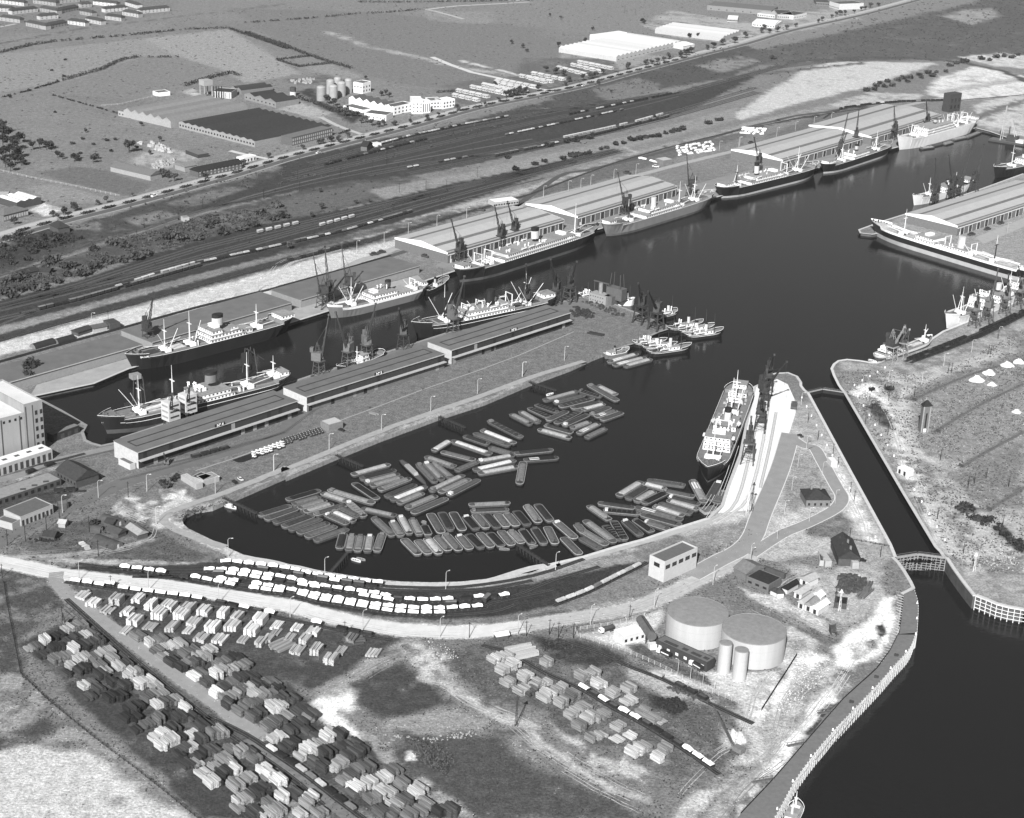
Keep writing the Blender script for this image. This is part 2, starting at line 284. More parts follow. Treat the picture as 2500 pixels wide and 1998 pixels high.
# strokes of real ground colour: (kind, place, tone 0-255 as it looks in sun, softness m, raggedness m, patchiness 0-1[, width m])
PAINT = [
 ('p', "s:-300,-60 2900,-60 2900,130 1700,120 1250,60 -300,40", 128, 30, 8, 0),
 ('p', "s:-60,140 340,95 555,72 470,140 340,138 200,190 -60,240", 140, 4, 2, 0), ('p', "s:345,95 560,72 735,180 600,205 545,172 440,140", 150, 4, 2, 0),
 ('p', "s:-60,240 200,190 340,140 440,142 560,200 400,245 150,232 -60,280", 126, 5, 3, 0), ('p', "s:440,100 560,95 640,120 560,140", 150, 25, 6, .3),
 ('p', "s:560,20 900,30 1250,60 1420,140 1340,240 1000,210 750,150", 120, 14, 6, 0), ('l', "s:805,80 900,115 1000,135 1120,165 1250,185 1350,208", 165, 8, 4, .4, 15),
 ('l', "s:1130,150 1250,180 1370,225", 205, 3, 2, .1, 7), ('l', "s:-20,110 200,70 450,40 700,10", 95, 2, 1, .2, 5), ('p', "s:1030,25 1210,30 1200,60 1050,52", 140, 8, 4, .4),
 ('p', "s:1560,60 1640,25 1860,60 1900,40 2050,20 2100,45 1800,110 1640,90", 165, 8, 6, .5), ('p', "s:1380,120 1420,110 1700,150 1500,190 1350,160", 150, 6, 4, .3),
 ('p', "s:1960,45 2100,10 2130,20 2000,62", 160, 6, 3, .3),
 ('p', "s:-60,620 290,520 700,405 1300,255 1800,118 1800,160 1300,300 830,430 480,520 -60,690", 74, 3, 4, .25), ('p', "s:1340,215 1600,150 1800,105 1900,140 1780,190 1600,220 1350,270", 82, 5, 5, .2),
 ('p', "s:1780,140 2500,-20 2560,150 2300,145 1960,152 1850,160", 92, 10, 8, .2), ('p', "s:2300,40 2360,22 2420,20 2440,40 2370,62", 150, 8, 5, .3),
 ('p', "s:1440,220 1560,190 1610,205 1600,235 1480,245", 118, 6, 4, .2), ('p', "s:1700,160 1800,135 1860,150 1760,180", 135, 6, 4, .4),
 ('p', "s:-60,700 480,530 700,475 830,445 980,425 1090,450 860,505 390,612 -60,745", 80, 3, 4, .3), ('p', "s:590,520 720,480 900,445 1000,445 860,500 640,550", 100, 8, 4, .2),
 ('p', "s:480,545 560,520 600,530 520,560", 112, 5, 3, .2), ('p', "s:300,535 390,515 440,525 340,555", 125, 5, 3, .3), ('p', "s:400,500 500,470 560,455 600,462 470,505", 115, 4, 3, .4),
 ('p', "s:900,465 1140,420 1440,355 1620,310 1800,262 1800,292 1500,368 1250,430 1000,500 940,490", 142, 4, 3, .2),
 ('p', "s:1800,275 1970,165 2040,150 2290,154 2110,215 1930,258 1800,296", 192, 4, 3, .15), ('p', "s:2260,232 2280,195 2385,160 2560,200 2560,228 2340,245", 212, 4, 3, .25),
 ('p', "s:2030,256 2110,226 2260,230 2230,247 2040,264", 182, 4, 3, .3), ('p', "s:2340,140 2440,130 2560,140 2560,175 2420,160", 195, 5, 4, .3), ('l', "s:2300,225 2420,205 2500,195", 165, 5, 3, .4, 18),
 ('p', "s:2380,255 2560,215 2560,345 2420,318 2385,310", 190, 4, 3, .35), ('l', "s:2380,290 2450,262 2560,232", 110, 3, 2, .2, 14),
 ('l', "s:1800,190 1943,152 2090,140 2220,142 2350,152 2450,175 2520,205", 84, 2, 1.5, .1, 13), ('l', "s:1780,190 1960,170 2100,155", 96, 3, 2, .2, 12),
 ('p', "s:680,400 900,345 1100,310 1300,270 1470,250 1664,222 1830,180 1840,190 1700,262 1620,287 1362,354 1200,392 1020,428 860,442 700,472 480,522 470,512 600,462 690,420", 66, 3, 2, .12),
 ('p', "s:-60,750 195,684 390,616 600,557 860,508 1087,452 1330,402 1500,362 1510,372 1360,412 1184,477 1022,530 827,592 700,617 487,669 270,727 -60,812", 62, 1.5, 1, .1),
 ('p', "s:-60,815 360,712 540,676 540,690 350,737 -60,838", 148, 3, 4, .5), ('l', "s:-60,845 325,737 700,637 900,587 1120,520 1300,470 1500,395 1720,335 1930,290 2110,262", 66, 2, 1, .1, 15),
 ('p', "s:-60,850 330,752 700,652 850,610 900,615 700,712 510,748 330,793 130,838 -60,885", 203, 3, 3, .15), ('p', "s:690,670 800,640 900,598 1000,580 1005,592 900,642 800,674 700,717", 198, 3, 3, .15),
 ('l', "s:870,578 1022,537 1300,462 1420,425", 172, 4, 3, .3, 17), ('l', "s:1440,412 1650,355 1900,290 2030,262", 150, 4, 3, .3, 20),
 ('l', "s:-60,985 200,925 500,840 760,780", 128, 6, 4, .3, 40), ('p', "s:1290,470 1420,425 1540,380 1810,322 1830,332 1500,432 1310,482", 104, 3, 2, .1), ('p', "s:1870,330 2030,272 2110,262 2130,268 1990,310 1870,345", 108, 3, 2, .1),
 ('l', "s:700,617 1100,520", 92, 4, 3, .4, 12),
 # south pier, west end, grass and chalk
 ('p', "s:180,1085 285,1085 1400,730 1625,800 1400,905 700,1165 470,1250 420,1300 0,1330 -60,1200 100,1120", 118, 2, 1, .05),
 ('p', "c0:800,1060 960,960 1180,990 1160,1110 1020,1150 860,1120", 205, 4, 4, .45), ('p', "c0:1180,900 1390,910 1400,980 1240,990", 225, 3, 3, .4), ('l', "c0:1400,990 1240,1060 1200,1180", 200, 3, 2, .2, 10),
 ('p', "c0:100,1320 500,1150 900,1100 1150,1200 1400,1350 1650,1440 1000,1470 300,1400", 92, 4, 4, .35), ('l', "c0:20,1420 500,1400 800,1370 1130,1290", 165, 2, 2, .4, 5), ('l', "c0:300,1430 700,1450 1700,1480", 185, 2, 2, .5, 5),
 ('l', "c0:1300,1080 1350,1160 1420,1230 1720,1370 d0:1680,60", 190, 3, 2, .35, 8), ('l', "c0:1400,1090 1500,1050 1690,990 2156,790 c1:300,800 700,645 1000,515 1460,345 1800,235 2130,95", 165, 2, 3, .6, 7),
 ('p', "c0:0,700 650,700 820,880 0,1000", 100, 4, 3, .3), ('l', "c0:0,880 250,790 430,745", 165, 2, 2, .4, 5), ('l', "c0:0,1060 420,960", 70, 3, 2, .2, 16),
 # marshalling fan beside the sand road, timber ground
 ('p', "d0:330,90 1000,85 1450,55 1861,95 d1:500,150 900,215 1300,240 1861,200 d2:450,150 850,70 1000,60 980,110 620,260 400,345 0,420 d1:1200,440 700,385 0,265 d0:1000,175 450,115", 60, 2, 1.5, .1),
 ('p', "d1:1300,205 1861,110 d2:450,75 900,10 990,40 600,130 0,225 d1:1500,240", 150, 3, 2, .3),
 ('p', "d0:400,195 1000,270 1861,420 d1:500,490 1000,540 1050,600 700,760 450,880 0,760 d0:1500,640 900,560 600,330", 74, 4, 3, .2),
 ('p', "d0:-120,90 330,140 430,330 130,560 150,800 640,1220 700,1350 300,1280 -120,1330", 82, 5, 5, .5), ('p', "d0:-120,800 130,800 500,1120 900,1330 1050,1500 500,1250 100,1200 -120,1100", 150, 8, 7, .6),
 ('p', "d0:-120,1300 300,1240 600,1290 850,1480 1300,1760 -120,1800", 202, 7, 5, .12), ('p', "d0:80,1150 330,1070 420,1100 250,1220", 80, 8, 5, .3), ('p', "d0:720,1600 790,1590 800,1640 730,1640", 130, 6, 3, .3),
 ('p', "d0:130,600 420,440 620,420 1861,1290 1861,1760 1320,1720 520,960", 72, 4, 3, .25), ('p', "d0:860,560 1500,640 1861,830 d1:420,960 500,1060 900,1330 1400,1723 850,1723 d0:1700,1190", 72, 4, 3, .25),
 ('l', "d0:480,330 780,600 1200,930 1600,1230 d1:300,1500 640,1723", 96, 3, 2, .3, 6),
 ('p', "d1:430,980 540,880 650,860 730,960 690,1080 770,1190 720,1240 620,1140 500,1080", 246, 5, 5, .2), ('l', "d1:560,900 800,750 1080,600", 155, 6, 4, .4, 12), ('p', "d1:640,1040 900,1060 880,1150 760,1180", 130, 6, 5, .6),
 ('p', "d1:850,1130 1080,1040 1400,1020 1600,1090 1480,1190 1250,1200 1030,1180", 152, 6, 5, .3), ('p', "d1:680,850 1000,720 1200,860 1340,980 900,1080 720,980", 76, 6, 5, .25),
 ('p', "d1:1040,600 1280,600 1400,690 1290,740 1350,800 1150,830 1060,700", 195, 5, 5, .6), ('l', "d1:1150,820 1320,870 1480,970 1700,1060 1861,1150", 190, 4, 4, .25, 5), ('l', "d1:1300,830 1440,740 1560,690", 150, 4, 3, .4, 5),
 ('p', "d1:1000,1180 1861,1180 d2:0,1150 330,1420 700,1560 1000,1723 300,1740 d1:1500,1740 1100,1500 900,1320", 84, 8, 6, .2), ('p', "d1:1280,590 1861,560 d2:100,600 0,950 d1:1600,980 1380,830", 92, 8, 6, .3),
 ('l', "d1:760,1190 950,1350 1150,1500 1400,1700", 160, 4, 5, .7, 8), ('p', "d1:1040,1290 1110,1290 1130,1350 1060,1350", 215, 2, 3, .3), ('p', "d1:880,1210 990,1215 1000,1260 900,1250", 190, 4, 4, .5),
 # timber and tank ground on the right of the middle
 ('p', "d2:0,560 520,560 900,700 1480,940 1750,1060 1700,1290 1480,1450 1100,1420 700,1330 300,1030 0,950", 98, 6, 5, .45), ('l', "d2:0,1010 170,1110 330,1250 520,1380 800,1530 1000,1600", 188, 4, 4, .35, 4.5),
 ('p', "d2:550,1260 800,1300 1050,1400 1000,1490 700,1420", 190, 7, 5, .55), ('p', "d2:420,1130 580,1200 640,1270 500,1240", 185, 5, 4, .6), ('p', "d2:280,560 600,570 860,690 700,760 400,700", 62, 7, 5, .3),
 ('p', "d2:880,740 1200,830 1500,960 1450,1010 1150,950 900,830", 170, 6, 5, .55), ('p', "d2:1060,930 1180,950 1280,1000 1200,1050 1070,1010", 60, 5, 4, .3),
 ('p', "d2:420,350 1000,60 1060,180 1180,240 900,350 640,400 330,480", 128, 4, 3, .3), ('l', "d2:160,450 300,420 640,360 900,300", 165, 2, 2, .4, 4), ('l', "d2:200,440 620,370", 85, 4, 4, .6, 6),
 ('p', "d2:540,530 940,420 1100,360 1110,420 1000,640 900,640", 205, 3, 2, .2), ('p', "d2:1000,760 1450,770 1861,770 1861,900 1720,1030 1480,920 1180,830", 205, 3, 2, .2), ('p', "d2:880,600 1000,590 1060,660 1400,800 1440,870 980,700", 90, 3, 2, .2),
 ('p', "d2:1560,1030 1861,860 d3:330,620 560,640 700,850 600,1000 300,1350 0,1500 d2:1500,1650 1740,1350 1640,1200", 200, 9, 7, .35), ('p', "d3:140,1000 330,780 480,640 640,700 500,870 330,1060 150,1100", 250, 9, 7, .18),
 ('p', "d2:1480,1150 1660,1150 1650,1260 1500,1260", 205, 6, 4, .4), ('l', "d2:1250,1720 1550,1420 1861,1160 d3:430,760", 195, 4, 3, .3, 8), ('l', "d2:1430,1720 1700,1450 1861,1290 d3:180,1130 590,720", 170, 3, 2, .3, 7),
 ('p', "d3:640,600 850,400 930,290 1010,290 1040,420 1000,540 930,660 760,760 640,740", 248, 5, 4, .12), ('p', "d3:880,470 940,460 960,530 900,560", 60, 2, 3, .3), ('p', "d3:830,570 880,560 910,610 850,640", 60, 2, 3, .3), ('p', "d3:720,600 900,560 940,600 780,720", 165, 5, 4, .4),
 ('p', "d3:380,1130 590,870 660,960 470,1170", 242, 4, 3, .2), ('p', "d3:100,1480 380,1160 460,1200 220,1480", 240, 4, 3, .25), ('p', "d3:0,1560 130,1500 150,1560 20,1700", 215, 4, 3, .5), ('p', "d3:400,930 560,800 600,860 440,1020", 140, 6, 4, .5), ('l', "d3:480,1170 610,1000", 70, 2, 2, .3, 5),
 ('p', "d3:0,230 300,290 500,420 640,480 480,640 320,600 320,480 200,420", 198, 5, 4, .35), ('p', "d3:300,70 620,100 930,40 960,280 850,390 700,470 520,400 420,200", 176, 6, 4, .3), ('l', "d3:0,300 330,440 600,560", 115, 3, 3, .4, 8),
 ('p', "d3:330,560 450,560 470,620 380,660", 150, 5, 4, .4), ('p', "d3:60,850 200,840 250,960 100,950", 190, 4, 3, .4),
 ('l', "d0:-60,45 140,85 450,148 1000,203 1430,272 1861,338 d1:500,402 750,460 1000,497 1350,515 d2:0,505 200,480", 218, 2, 1, .05, 13), ('l', "d2:180,482 420,440 640,405 860,372 1010,330 1200,245 1420,135 1620,50 1700,5", 190, 2, 1, .05, 12), ('l', "d0:365,125 372,190 470,300 780,525 1100,760 1450,1020 1690,1195", 156, 2, 1, .05, 9), ('l', "c2:1500,1560 1720,1440 1860,1370 1960,1270 2030,1090 c3:320,760 400,490", 158, 2, 1, .05, 14), ('l', "c3:420,530 500,580 580,600 640,700 740,880 785,960 770,1020 700,1080 520,1170 330,1250 100,1400", 158, 2, 1, .05, 10), ('l', "d1:-60,28 200,70 480,135 800,190 1000,207 1300,212 1560,190 1861,100 d2:450,80", 196, 2, 1, .05, 8), ('l', "c0:-60,1330 150,1210 420,1080 700,960 950,850 1250,760 1750,610", 122, 2, 1, .05, 15),
 # quay between basin and lock, lock sides, right bank
 ('p', "s:1735,1270 1800,1200 1900,960 1990,1000 2175,1330 2180,1362 2050,1345 1900,1370 1780,1350 1640,1300", 180, 4, 3, .2),
 ('p', "c2:1480,1260 1700,1180 2000,1060 2030,1180 1960,1300 1800,1400 1560,1340", 140, 6, 4, .35), ('p', "c2:1640,1130 2060,1060 2050,1100 1700,1200", 195, 6, 4, .4), ('p', "c2:700,1430 1600,1150 1640,1180 1200,1330 500,1500", 170, 4, 3, .4),
 ('p', "c3:430,640 560,640 740,990 540,1020 380,1090 350,1000", 140, 5, 4, .4), ('p', "c3:520,1200 800,1080 880,1150 830,1290 560,1260", 112, 5, 4, .3), ('p', "c3:310,1090 430,1080 470,1200 320,1280", 200, 5, 3, .3), ('l', "c3:640,600 720,760 830,920 930,1100 1000,1300", 225, 4, 4, .4, 8),
 ('p', "c3:430,250 560,250 640,420 600,470 420,430", 160, 4, 3, .4), ('p', "c3:860,1290 1120,1340 1180,1420 1000,1500 880,1440", 160, 4, 3, .2),
 ('p', "s:2050,880 2150,890 2310,815 2600,700 2600,1500 2480,1485 2380,1450 2310,1362 2290,1336 2065,958", 162, 5, 4, .4), ('p', "c3:740,20 1000,20 1060,100 960,170 830,150", 130, 4, 4, .45),
 ('l', "c3:900,180 1000,130 1100,250 1230,480 1270,700 1310,800 d3:1400,0 1700,40", 215, 5, 4, .4, 11), ('l', "c3:1270,130 1260,400 1350,650 1600,720 1700,740", 190, 4, 3, .3, 10), ('l', "c3:1050,60 1300,100 1560,10 2156,-130", 190, 4, 3, .35, 14),
 ('p', "c3:1480,90 1800,-20 2156,-160 2156,500 1700,700 1500,680 1330,540 1290,330", 140, 9, 7, .5), ('p', "c3:1600,800 2156,520 2156,1000 1900,1090 1700,1000", 128, 9, 7, .5), ('p', "c3:1350,820 1600,830 1900,1110 2156,1100 2156,1540 1700,1540 1580,1400 1500,1200", 180, 8, 6, .5),
 ('p', "c3:1650,1010 1800,1040 1780,1090 1680,1080", 75, 3, 4, .4), ('p', "c3:1780,1110 1940,1120 1900,1170", 60, 3, 4, .3), ('p', "c3:1930,1190 2040,1180 2156,1340 2156,1400 1990,1260", 70, 5, 5, .4), ('p', "c3:960,230 1020,220 1120,330 1190,460 1080,420 1000,330", 78, 3, 3, .3),
 ('p', "c3:1760,1420 2156,1430 2156,1560 1900,1560", 130, 6, 5, .5), ('l', "c3:1320,240 1480,140 1800,20 2156,-80", 205, 3, 3, .5, 5), ('l', "c3:1310,230 1520,130 1800,10 2156,-100 b3:2156,1170", 128, 3, 2, .2, 10),
 ('l', "c3:1500,480 1700,340 1900,230 2156,110", 132, 3, 2, .2, 8), ('l', "c3:1690,740 1850,640 2156,470", 128, 2, 2, .2, 5), ('l', "c3:1890,1070 2000,990 2156,890", 125, 2, 2, .2, 4),
 ('p', "b3:1290,1320 1800,1120 2156,930 2200,990 1800,1180 1350,1340", 105, 3, 2, .2), ('p', "b3:1000,1350 2156,860 2156,940 1300,1300 1050,1400", 150, 3, 2, .2), ('p', "b3:1860,380 2156,280 2156,620 1950,480", 175, 5, 4, .4),
 ('p', "s:2200,520 2500,420 2600,400 2600,680 2330,600 2160,560", 150, 4, 2, .15),
 # far left farm land and works yards
 ('p', "a0:1000,1200 1180,1090 1330,1130 1560,1180 1200,1290 1010,1240", 165, 5, 4, .4), ('p', "a0:220,1400 420,1390 620,1440 880,1510 700,1530 340,1540", 140, 8, 4, .2), ('p', "b0:210,200 330,140 470,190 360,240", 212, 3, 3, .15),
 ('p', "a0:280,1300 600,1250 830,1290 1150,1400 980,1480 500,1370", 108, 5, 3, .1), ('p', "a1:240,820 400,770 640,850 540,900", 165, 4, 3, .15), ('p', "a0:1350,690 1450,665 1560,760 1700,800 1650,810 1500,740", 200, 3, 3, .3),
 ('p', "a1:1090,870 1300,860 1560,810 1450,880 1250,930 1050,960", 130, 5, 3, .2), ('p', "a1:390,690 520,660 560,760 900,880 800,930 560,800", 62, 5, 5, .3), ('p', "a1:300,600 620,560 720,610 600,650 380,640", 95, 5, 5, .6),
 ('p', "b0:0,400 330,330 500,340 640,410 330,500 0,620", 62, 6, 6, .6), ('p', "b0:520,300 760,280 780,350 560,340", 120, 4, 4, .5), ('p', "a1:300,430 450,420 640,480 410,500", 128, 2, 1, .1), ('p', "a1:440,515 640,480 900,580 780,605", 140, 4, 2, .1),
 ('p', "a0:0,0 1350,0 1280,100 300,250 0,250", 122, 6, 4, .3), ('p', "a2:250,440 900,440 960,540 500,680 200,700 100,620", 100, 6, 5, .4), ('p', "a1:1500,640 1800,590 2156,640 2156,720 1700,800 1550,760", 105, 5, 5, .4),
 ('p', "a2:1700,1200 2156,1000 2156,1080 1750,1210", 120, 3, 2, .1), ('l', "a2:1000,1110 1100,1150 1050,1170", 165, 2, 2, .2, 5),
]
def ground_tone(P):
    warp = np.stack([fbm(P, 14, 4, 11), fbm(P, 14, 4, 23)], 1); fine = fbm(P, 5, 4, 51); big = fbm(P, 60, 4, 77)
    D = 126+big*9+fbm(P, 18, 3, 5)*5
    for st in PAINT:
        k, s, tone, soft, rag, patch = st[:6]; soft *= .38; q = GA([a[:2] for a in pts(s)]); m = soft+rag*1.5+(st[6] if k == 'l' else 0)+2
        sel = np.nonzero((P[:, 0] > q[:, 0].min()-m) & (P[:, 0] < q[:, 0].max()+m) & (P[:, 1] > q[:, 1].min()-m) & (P[:, 1] < q[:, 1].max()+m))[0]
        if not len(sel): continue
        p = P[sel]+warp[sel]*rag
        if k == 'p': d = segdist(p, q); d = np.where(inside(p, q), d, -d)
        else: d = st[6]/2-segdist(p, q, False)
        a = np.clip(d/soft*.5+.5, 0, 1)
        if patch: a = a*np.clip(.5+(1-patch)*.75+patch*4.5*(fine[sel]*.8+warp[sel, 0]*.6+big[sel]*.3), 0.04, 1)
        D[sel] = D[sel]*(1-a)+tone*a
    return D*(1+.035*fine)
KEXP = 1.3; HAZE = 2.6e-5
def make_ground():
    gx, gy = np.meshgrid(np.arange(-130, 2640, 5.6), np.arange(-60, 2080, 4.8)); q = np.stack([gx.ravel(), gy.ravel()], 1).astype(float)
    rng = np.random.RandomState(3); q += rng.uniform(-1.5, 1.5, q.shape); P = GA(q)
    wat = inside(P, DOCKW) | inside(P, RIVW); near = np.minimum(segdist(P, DOCKW), segdist(P, RIVW)) < 1.2
    P = P[~wat & ~near]
    ox, oy = np.meshgrid(np.arange(-4000, 4001, 160.), np.arange(-600, 9000, 160.)); O = np.stack([ox.ravel(), oy.ravel()], 1)
    fr = [tuple(a) for a in GA([(-140, -70), (2650, -70), (2650, 2090), (-140, 2090)])]
    O = O[~inside(O, fr) & ~inside(O, RIVW) & ~inside(O, DOCKW)]; O += rng.uniform(-20, 20, O.shape)
    B = [(-6000, -1500), (6000, -1500), (6000, 10000), (-6000, 10000)]
    allp = B+DOCKW+RIVW; nb = len(allp); e = [(i, (i+1) % 4) for i in range(4)]
    nd, nr = len(DOCKW), len(RIVW); e += [(4+i, 4+(i+1) % nd) for i in range(nd)]+[(4+nd+i, 4+nd+(i+1) % nr) for i in range(nr)]
    vs = [Vector(p) for p in allp]+[Vector((a, b)) for a, b in P]+[Vector((a, b)) for a, b in O]
    r = delaunay_2d_cdt(vs, e, [], 0, 1e-3, False)
    V = np.array([(v[0], v[1]) for v in r[0]]); F = np.array([f for f in r[2] if len(f) == 3]); C = V[F].mean(1)
    F = F[~(inside(C, DOCKW) | inside(C, RIVW))]
    a, b, c = V[F[:, 0]], V[F[:, 1]], V[F[:, 2]]; cr = (b[:, 0]-a[:, 0])*(c[:, 1]-a[:, 1])-(b[:, 1]-a[:, 1])*(c[:, 0]-a[:, 0])
    F = np.where((cr > 0)[:, None], F, F[:, ::-1])
    me = bpy.data.meshes.new('ground'); me.from_pydata(np.column_stack([V, np.zeros(len(V))]).tolist(), [], F.tolist())
    D = np.clip(ground_tone(V), 8, 255)/255; al = np.where(D <= .04045, D/12.92, ((D+.055)/1.055)**2.4)/KEXP
    at = me.attributes.new('albedo', 'FLOAT', 'POINT'); at.data.foreach_set('value', np.clip(al, .01, .85).astype(np.float32))
    m = bpy.data.materials.new('earth_and_grass'); m.use_nodes = True; n = m.node_tree; L = n.links.new; b = n.nodes['Principled BSDF']
    b.inputs['Roughness'].default_value = .95; b.inputs['Specular IOR Level'].default_value = .1
    A = n.nodes.new('ShaderNodeAttribute'); A.attribute_name = 'albedo'; g = n.nodes.new('ShaderNodeNewGeometry')
    fac = None
    for sc_, lo, hi, det in ((.8, .5, 1.6, 7), (.22, .66, 1.36, 7), (4.5, .75, 1.3, 3)):
        ns = n.nodes.new('ShaderNodeTexNoise'); ns.inputs['Scale'].default_value = sc_; ns.inputs['Detail'].default_value = det; ns.inputs['Roughness'].default_value = .7; L(g.outputs['Position'], ns.inputs['Vector'])
        r1 = n.nodes.new('ShaderNodeMapRange'); r1.inputs[1].default_value = .3; r1.inputs[2].default_value = .7; r1.inputs[3].default_value = lo; r1.inputs[4].default_value = hi; L(ns.outputs['Fac'], r1.inputs[0])
        if fac is None: fac = r1.outputs[0]; first = ns
        else:
            mu = n.nodes.new('ShaderNodeMath'); mu.operation = 'MULTIPLY'; L(fac, mu.inputs[0]); L(r1.outputs[0], mu.inputs[1]); fac = mu.outputs[0]
    mu = n.nodes.new('ShaderNodeMath'); mu.operation = 'MULTIPLY'; L(fac, mu.inputs[0]); L(A.outputs['Fac'], mu.inputs[1]); L(mu.outputs[0], b.inputs['Base Color'])
    bp = n.nodes.new('ShaderNodeBump'); bp.inputs['Strength'].default_value = .9; bp.inputs['Distance'].default_value = .8; L(first.outputs['Fac'], bp.inputs['Height']); L(bp.outputs[0], b.inputs['Normal'])
    me.materials.append(m); o = bpy.data.objects.new('ground', me); COL.objects.link(o); structure(o)
make_ground()

# ---------------------------------------------------------------- water sheets
def water_mat(name, v, sc_, st):
    m = bpy.data.materials.new(name); m.use_nodes = True; n = m.node_tree; L = n.links.new; b = n.nodes['Principled BSDF']
    b.inputs['Base Color'].default_value = (v, v, v, 1); b.inputs['IOR'].default_value = 1.33; b.inputs['Specular IOR Level'].default_value = .38
    g = n.nodes.new('ShaderNodeNewGeometry'); h = None; n2 = n.nodes.new('ShaderNodeTexNoise'); n2.inputs['Scale'].default_value = .02; n2.inputs['Detail'].default_value = 5; L(g.outputs['Position'], n2.inputs['Vector']); r2 = n.nodes.new('ShaderNodeMapRange'); r2.inputs[1].default_value = .35; r2.inputs[2].default_value = .65; r2.inputs[3].default_value = .04; r2.inputs[4].default_value = .2; L(n2.outputs['Fac'], r2.inputs[0]); L(r2.outputs[0], b.inputs['Roughness'])
    for s2, w in ((sc_, 1.0), (sc_*3.1, .4)):
        ns = n.nodes.new('ShaderNodeTexNoise'); ns.inputs['Scale'].default_value = s2; ns.inputs['Detail'].default_value = 3; L(g.outputs['Position'], ns.inputs['Vector'])
        mu = n.nodes.new('ShaderNodeMath'); mu.operation = 'MULTIPLY'; mu.inputs[1].default_value = w; L(ns.outputs['Fac'], mu.inputs[0])
        if h is None: h = mu.outputs[0]
        else:
            ad = n.nodes.new('ShaderNodeMath'); ad.operation = 'ADD'; L(h, ad.inputs[0]); L(mu.outputs[0], ad.inputs[1]); h = ad.outputs[0]
    bp = n.nodes.new('ShaderNodeBump'); bp.inputs['Strength'].default_value = st; bp.inputs['Distance'].default_value = .25; L(h, bp.inputs['Height']); L(bp.outputs[0], b.inputs['Normal'])
    return m
hz = structure(MB().box(0, 4250, -12, 12400, 11900, 424).build('haze', bpy.data.materials.new('haze_air'))); hz['kind'] = 'stuff'
_m = hz.data.materials[0]; _m.use_nodes = True; _n = _m.node_tree; _n.nodes.clear(); _v = _n.nodes.new('ShaderNodeVolumePrincipled'); _v.inputs['Density'].default_value = HAZE; _v.inputs['Color'].default_value = (.9, .9, .9, 1); _v.inputs['Anisotropy'].default_value = .2
_o = _n.nodes.new('ShaderNodeOutputMaterial'); _n.links.new(_v.outputs[0], _o.inputs['Volume'])
sheet('dock_water', DOCKW, ZW, water_mat('dock_water', .009, .45, .3))
sheet('river_water', RIVW, ZR, water_mat('river_water', .012, .35, .5))
# ---------------------------------------------------------------- quay walls and copings, one per stretch of bank
def tone(d): return lin(d)/KEXP
def near_idx(poly, q):
    return min(range(len(poly)), key=lambda i: (poly[i][0]-q[0])**2+(poly[i][1]-q[1])**2)
def wall_run(poly, q0, q1, zb, label, m, cop=None, cw=1.6):
    a, b = near_idx(poly, q0), near_idx(poly, q1); n = len(poly); idx = [a]
    while idx[-1] != b: idx.append((idx[-1]+1) % n)
    W_ = [G(poly[i][:2]) for i in idx]
    t = thing('quay_wall', label, 'quay wall'); v = []
    for p in W_: v += [(p.x, p.y, .03), (p.x, p.y, zb)]
    MB().add(v, [(2*i, 2*i+2, 2*i+3, 2*i+1) for i in range(len(W_)-1)]).build('wall_face', m, t)
    if cop:
        o = offset(W_, .25); c = offset(W_, -cw); v = []
        for p, q in zip(o, c): v += [(p.x, p.y, .22), (q.x, q.y, .22), (p.x, p.y, -.5), (q.x, q.y, .0)]
        f = []
        for i in range(len(W_)-1):
            f += [(4*i, 4*i+1, 4*i+5, 4*i+4), (4*i+2, 4*i, 4*i+4, 4*i+6), (4*i+1, 4*i+3, 4*i+7, 4*i+5)]
        # keep the faces turned up whichever way the bank runs
        MB().add(v, f).build('coping', cop, t)
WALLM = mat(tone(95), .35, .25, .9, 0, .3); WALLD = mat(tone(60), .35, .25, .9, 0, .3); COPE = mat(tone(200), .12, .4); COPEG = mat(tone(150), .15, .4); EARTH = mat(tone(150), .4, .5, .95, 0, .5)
_d = [q[:2] for q in DOCK]; _v = [q[:2] for q in RIVER]
wall_run(_d, (2183, 1361), (1952, 936), ZW-2, 'concrete lock wall on the jetty side of the entrance lock', WALLM, COPE)
wall_run(_d, (1952, 936), (1732, 1267), ZW-2, 'quay wall under the portal cranes at the rounded pierhead', WALLM, COPE)
wall_run(_d, (1732, 1267), (1333, 1384), ZW-2, 'low quay wall along the south side of the barge basin', WALLM, COPE)
wall_run(_d, (1333, 1384), (448, 1280), ZW-2, 'curved earth bank round the west end of the barge basin', EARTH)
wall_run(_d, (448, 1280), (1476, 862), ZW-2, 'long earth bank between the barge basin and the central pier', EARTH)
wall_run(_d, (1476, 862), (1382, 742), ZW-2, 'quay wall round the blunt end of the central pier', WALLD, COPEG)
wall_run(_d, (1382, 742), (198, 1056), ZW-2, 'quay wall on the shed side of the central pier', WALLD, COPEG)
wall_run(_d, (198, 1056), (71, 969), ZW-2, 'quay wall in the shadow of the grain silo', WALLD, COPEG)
wall_run(_d, (71, 969), (1110, 661), ZW-2, 'quay wall in front of the flat roofed north west sheds', WALLM, COPE)
wall_run(_d, (1110, 661), (2381, 312), ZW-2, 'long north quay wall in front of the gabled transit sheds', WALLM, COPE)
wall_run(_d, (2381, 312), (2596, 386), ZW-2, 'quay wall at the far north east end of the dock', WALLM, COPE)
wall_run(_d, (2500, 425), (2620, 684), ZW-2, 'quay wall round the pier with the gabled shed', WALLM, COPE)
wall_run(_d, (2620, 684), (2064, 958), ZW-2, 'quay wall of the coal wagon berth', WALLM, COPE)
wall_run(_d, (2064, 958), (2309, 1362), ZW-2, 'concrete lock wall on the open ground side of the entrance lock', WALLM, COPE)
wall_run(_v, (2183, 1361), (2203, 1452), ZR-2, 'river wall below the outer lock gates by the jetty', WALLM, COPE)
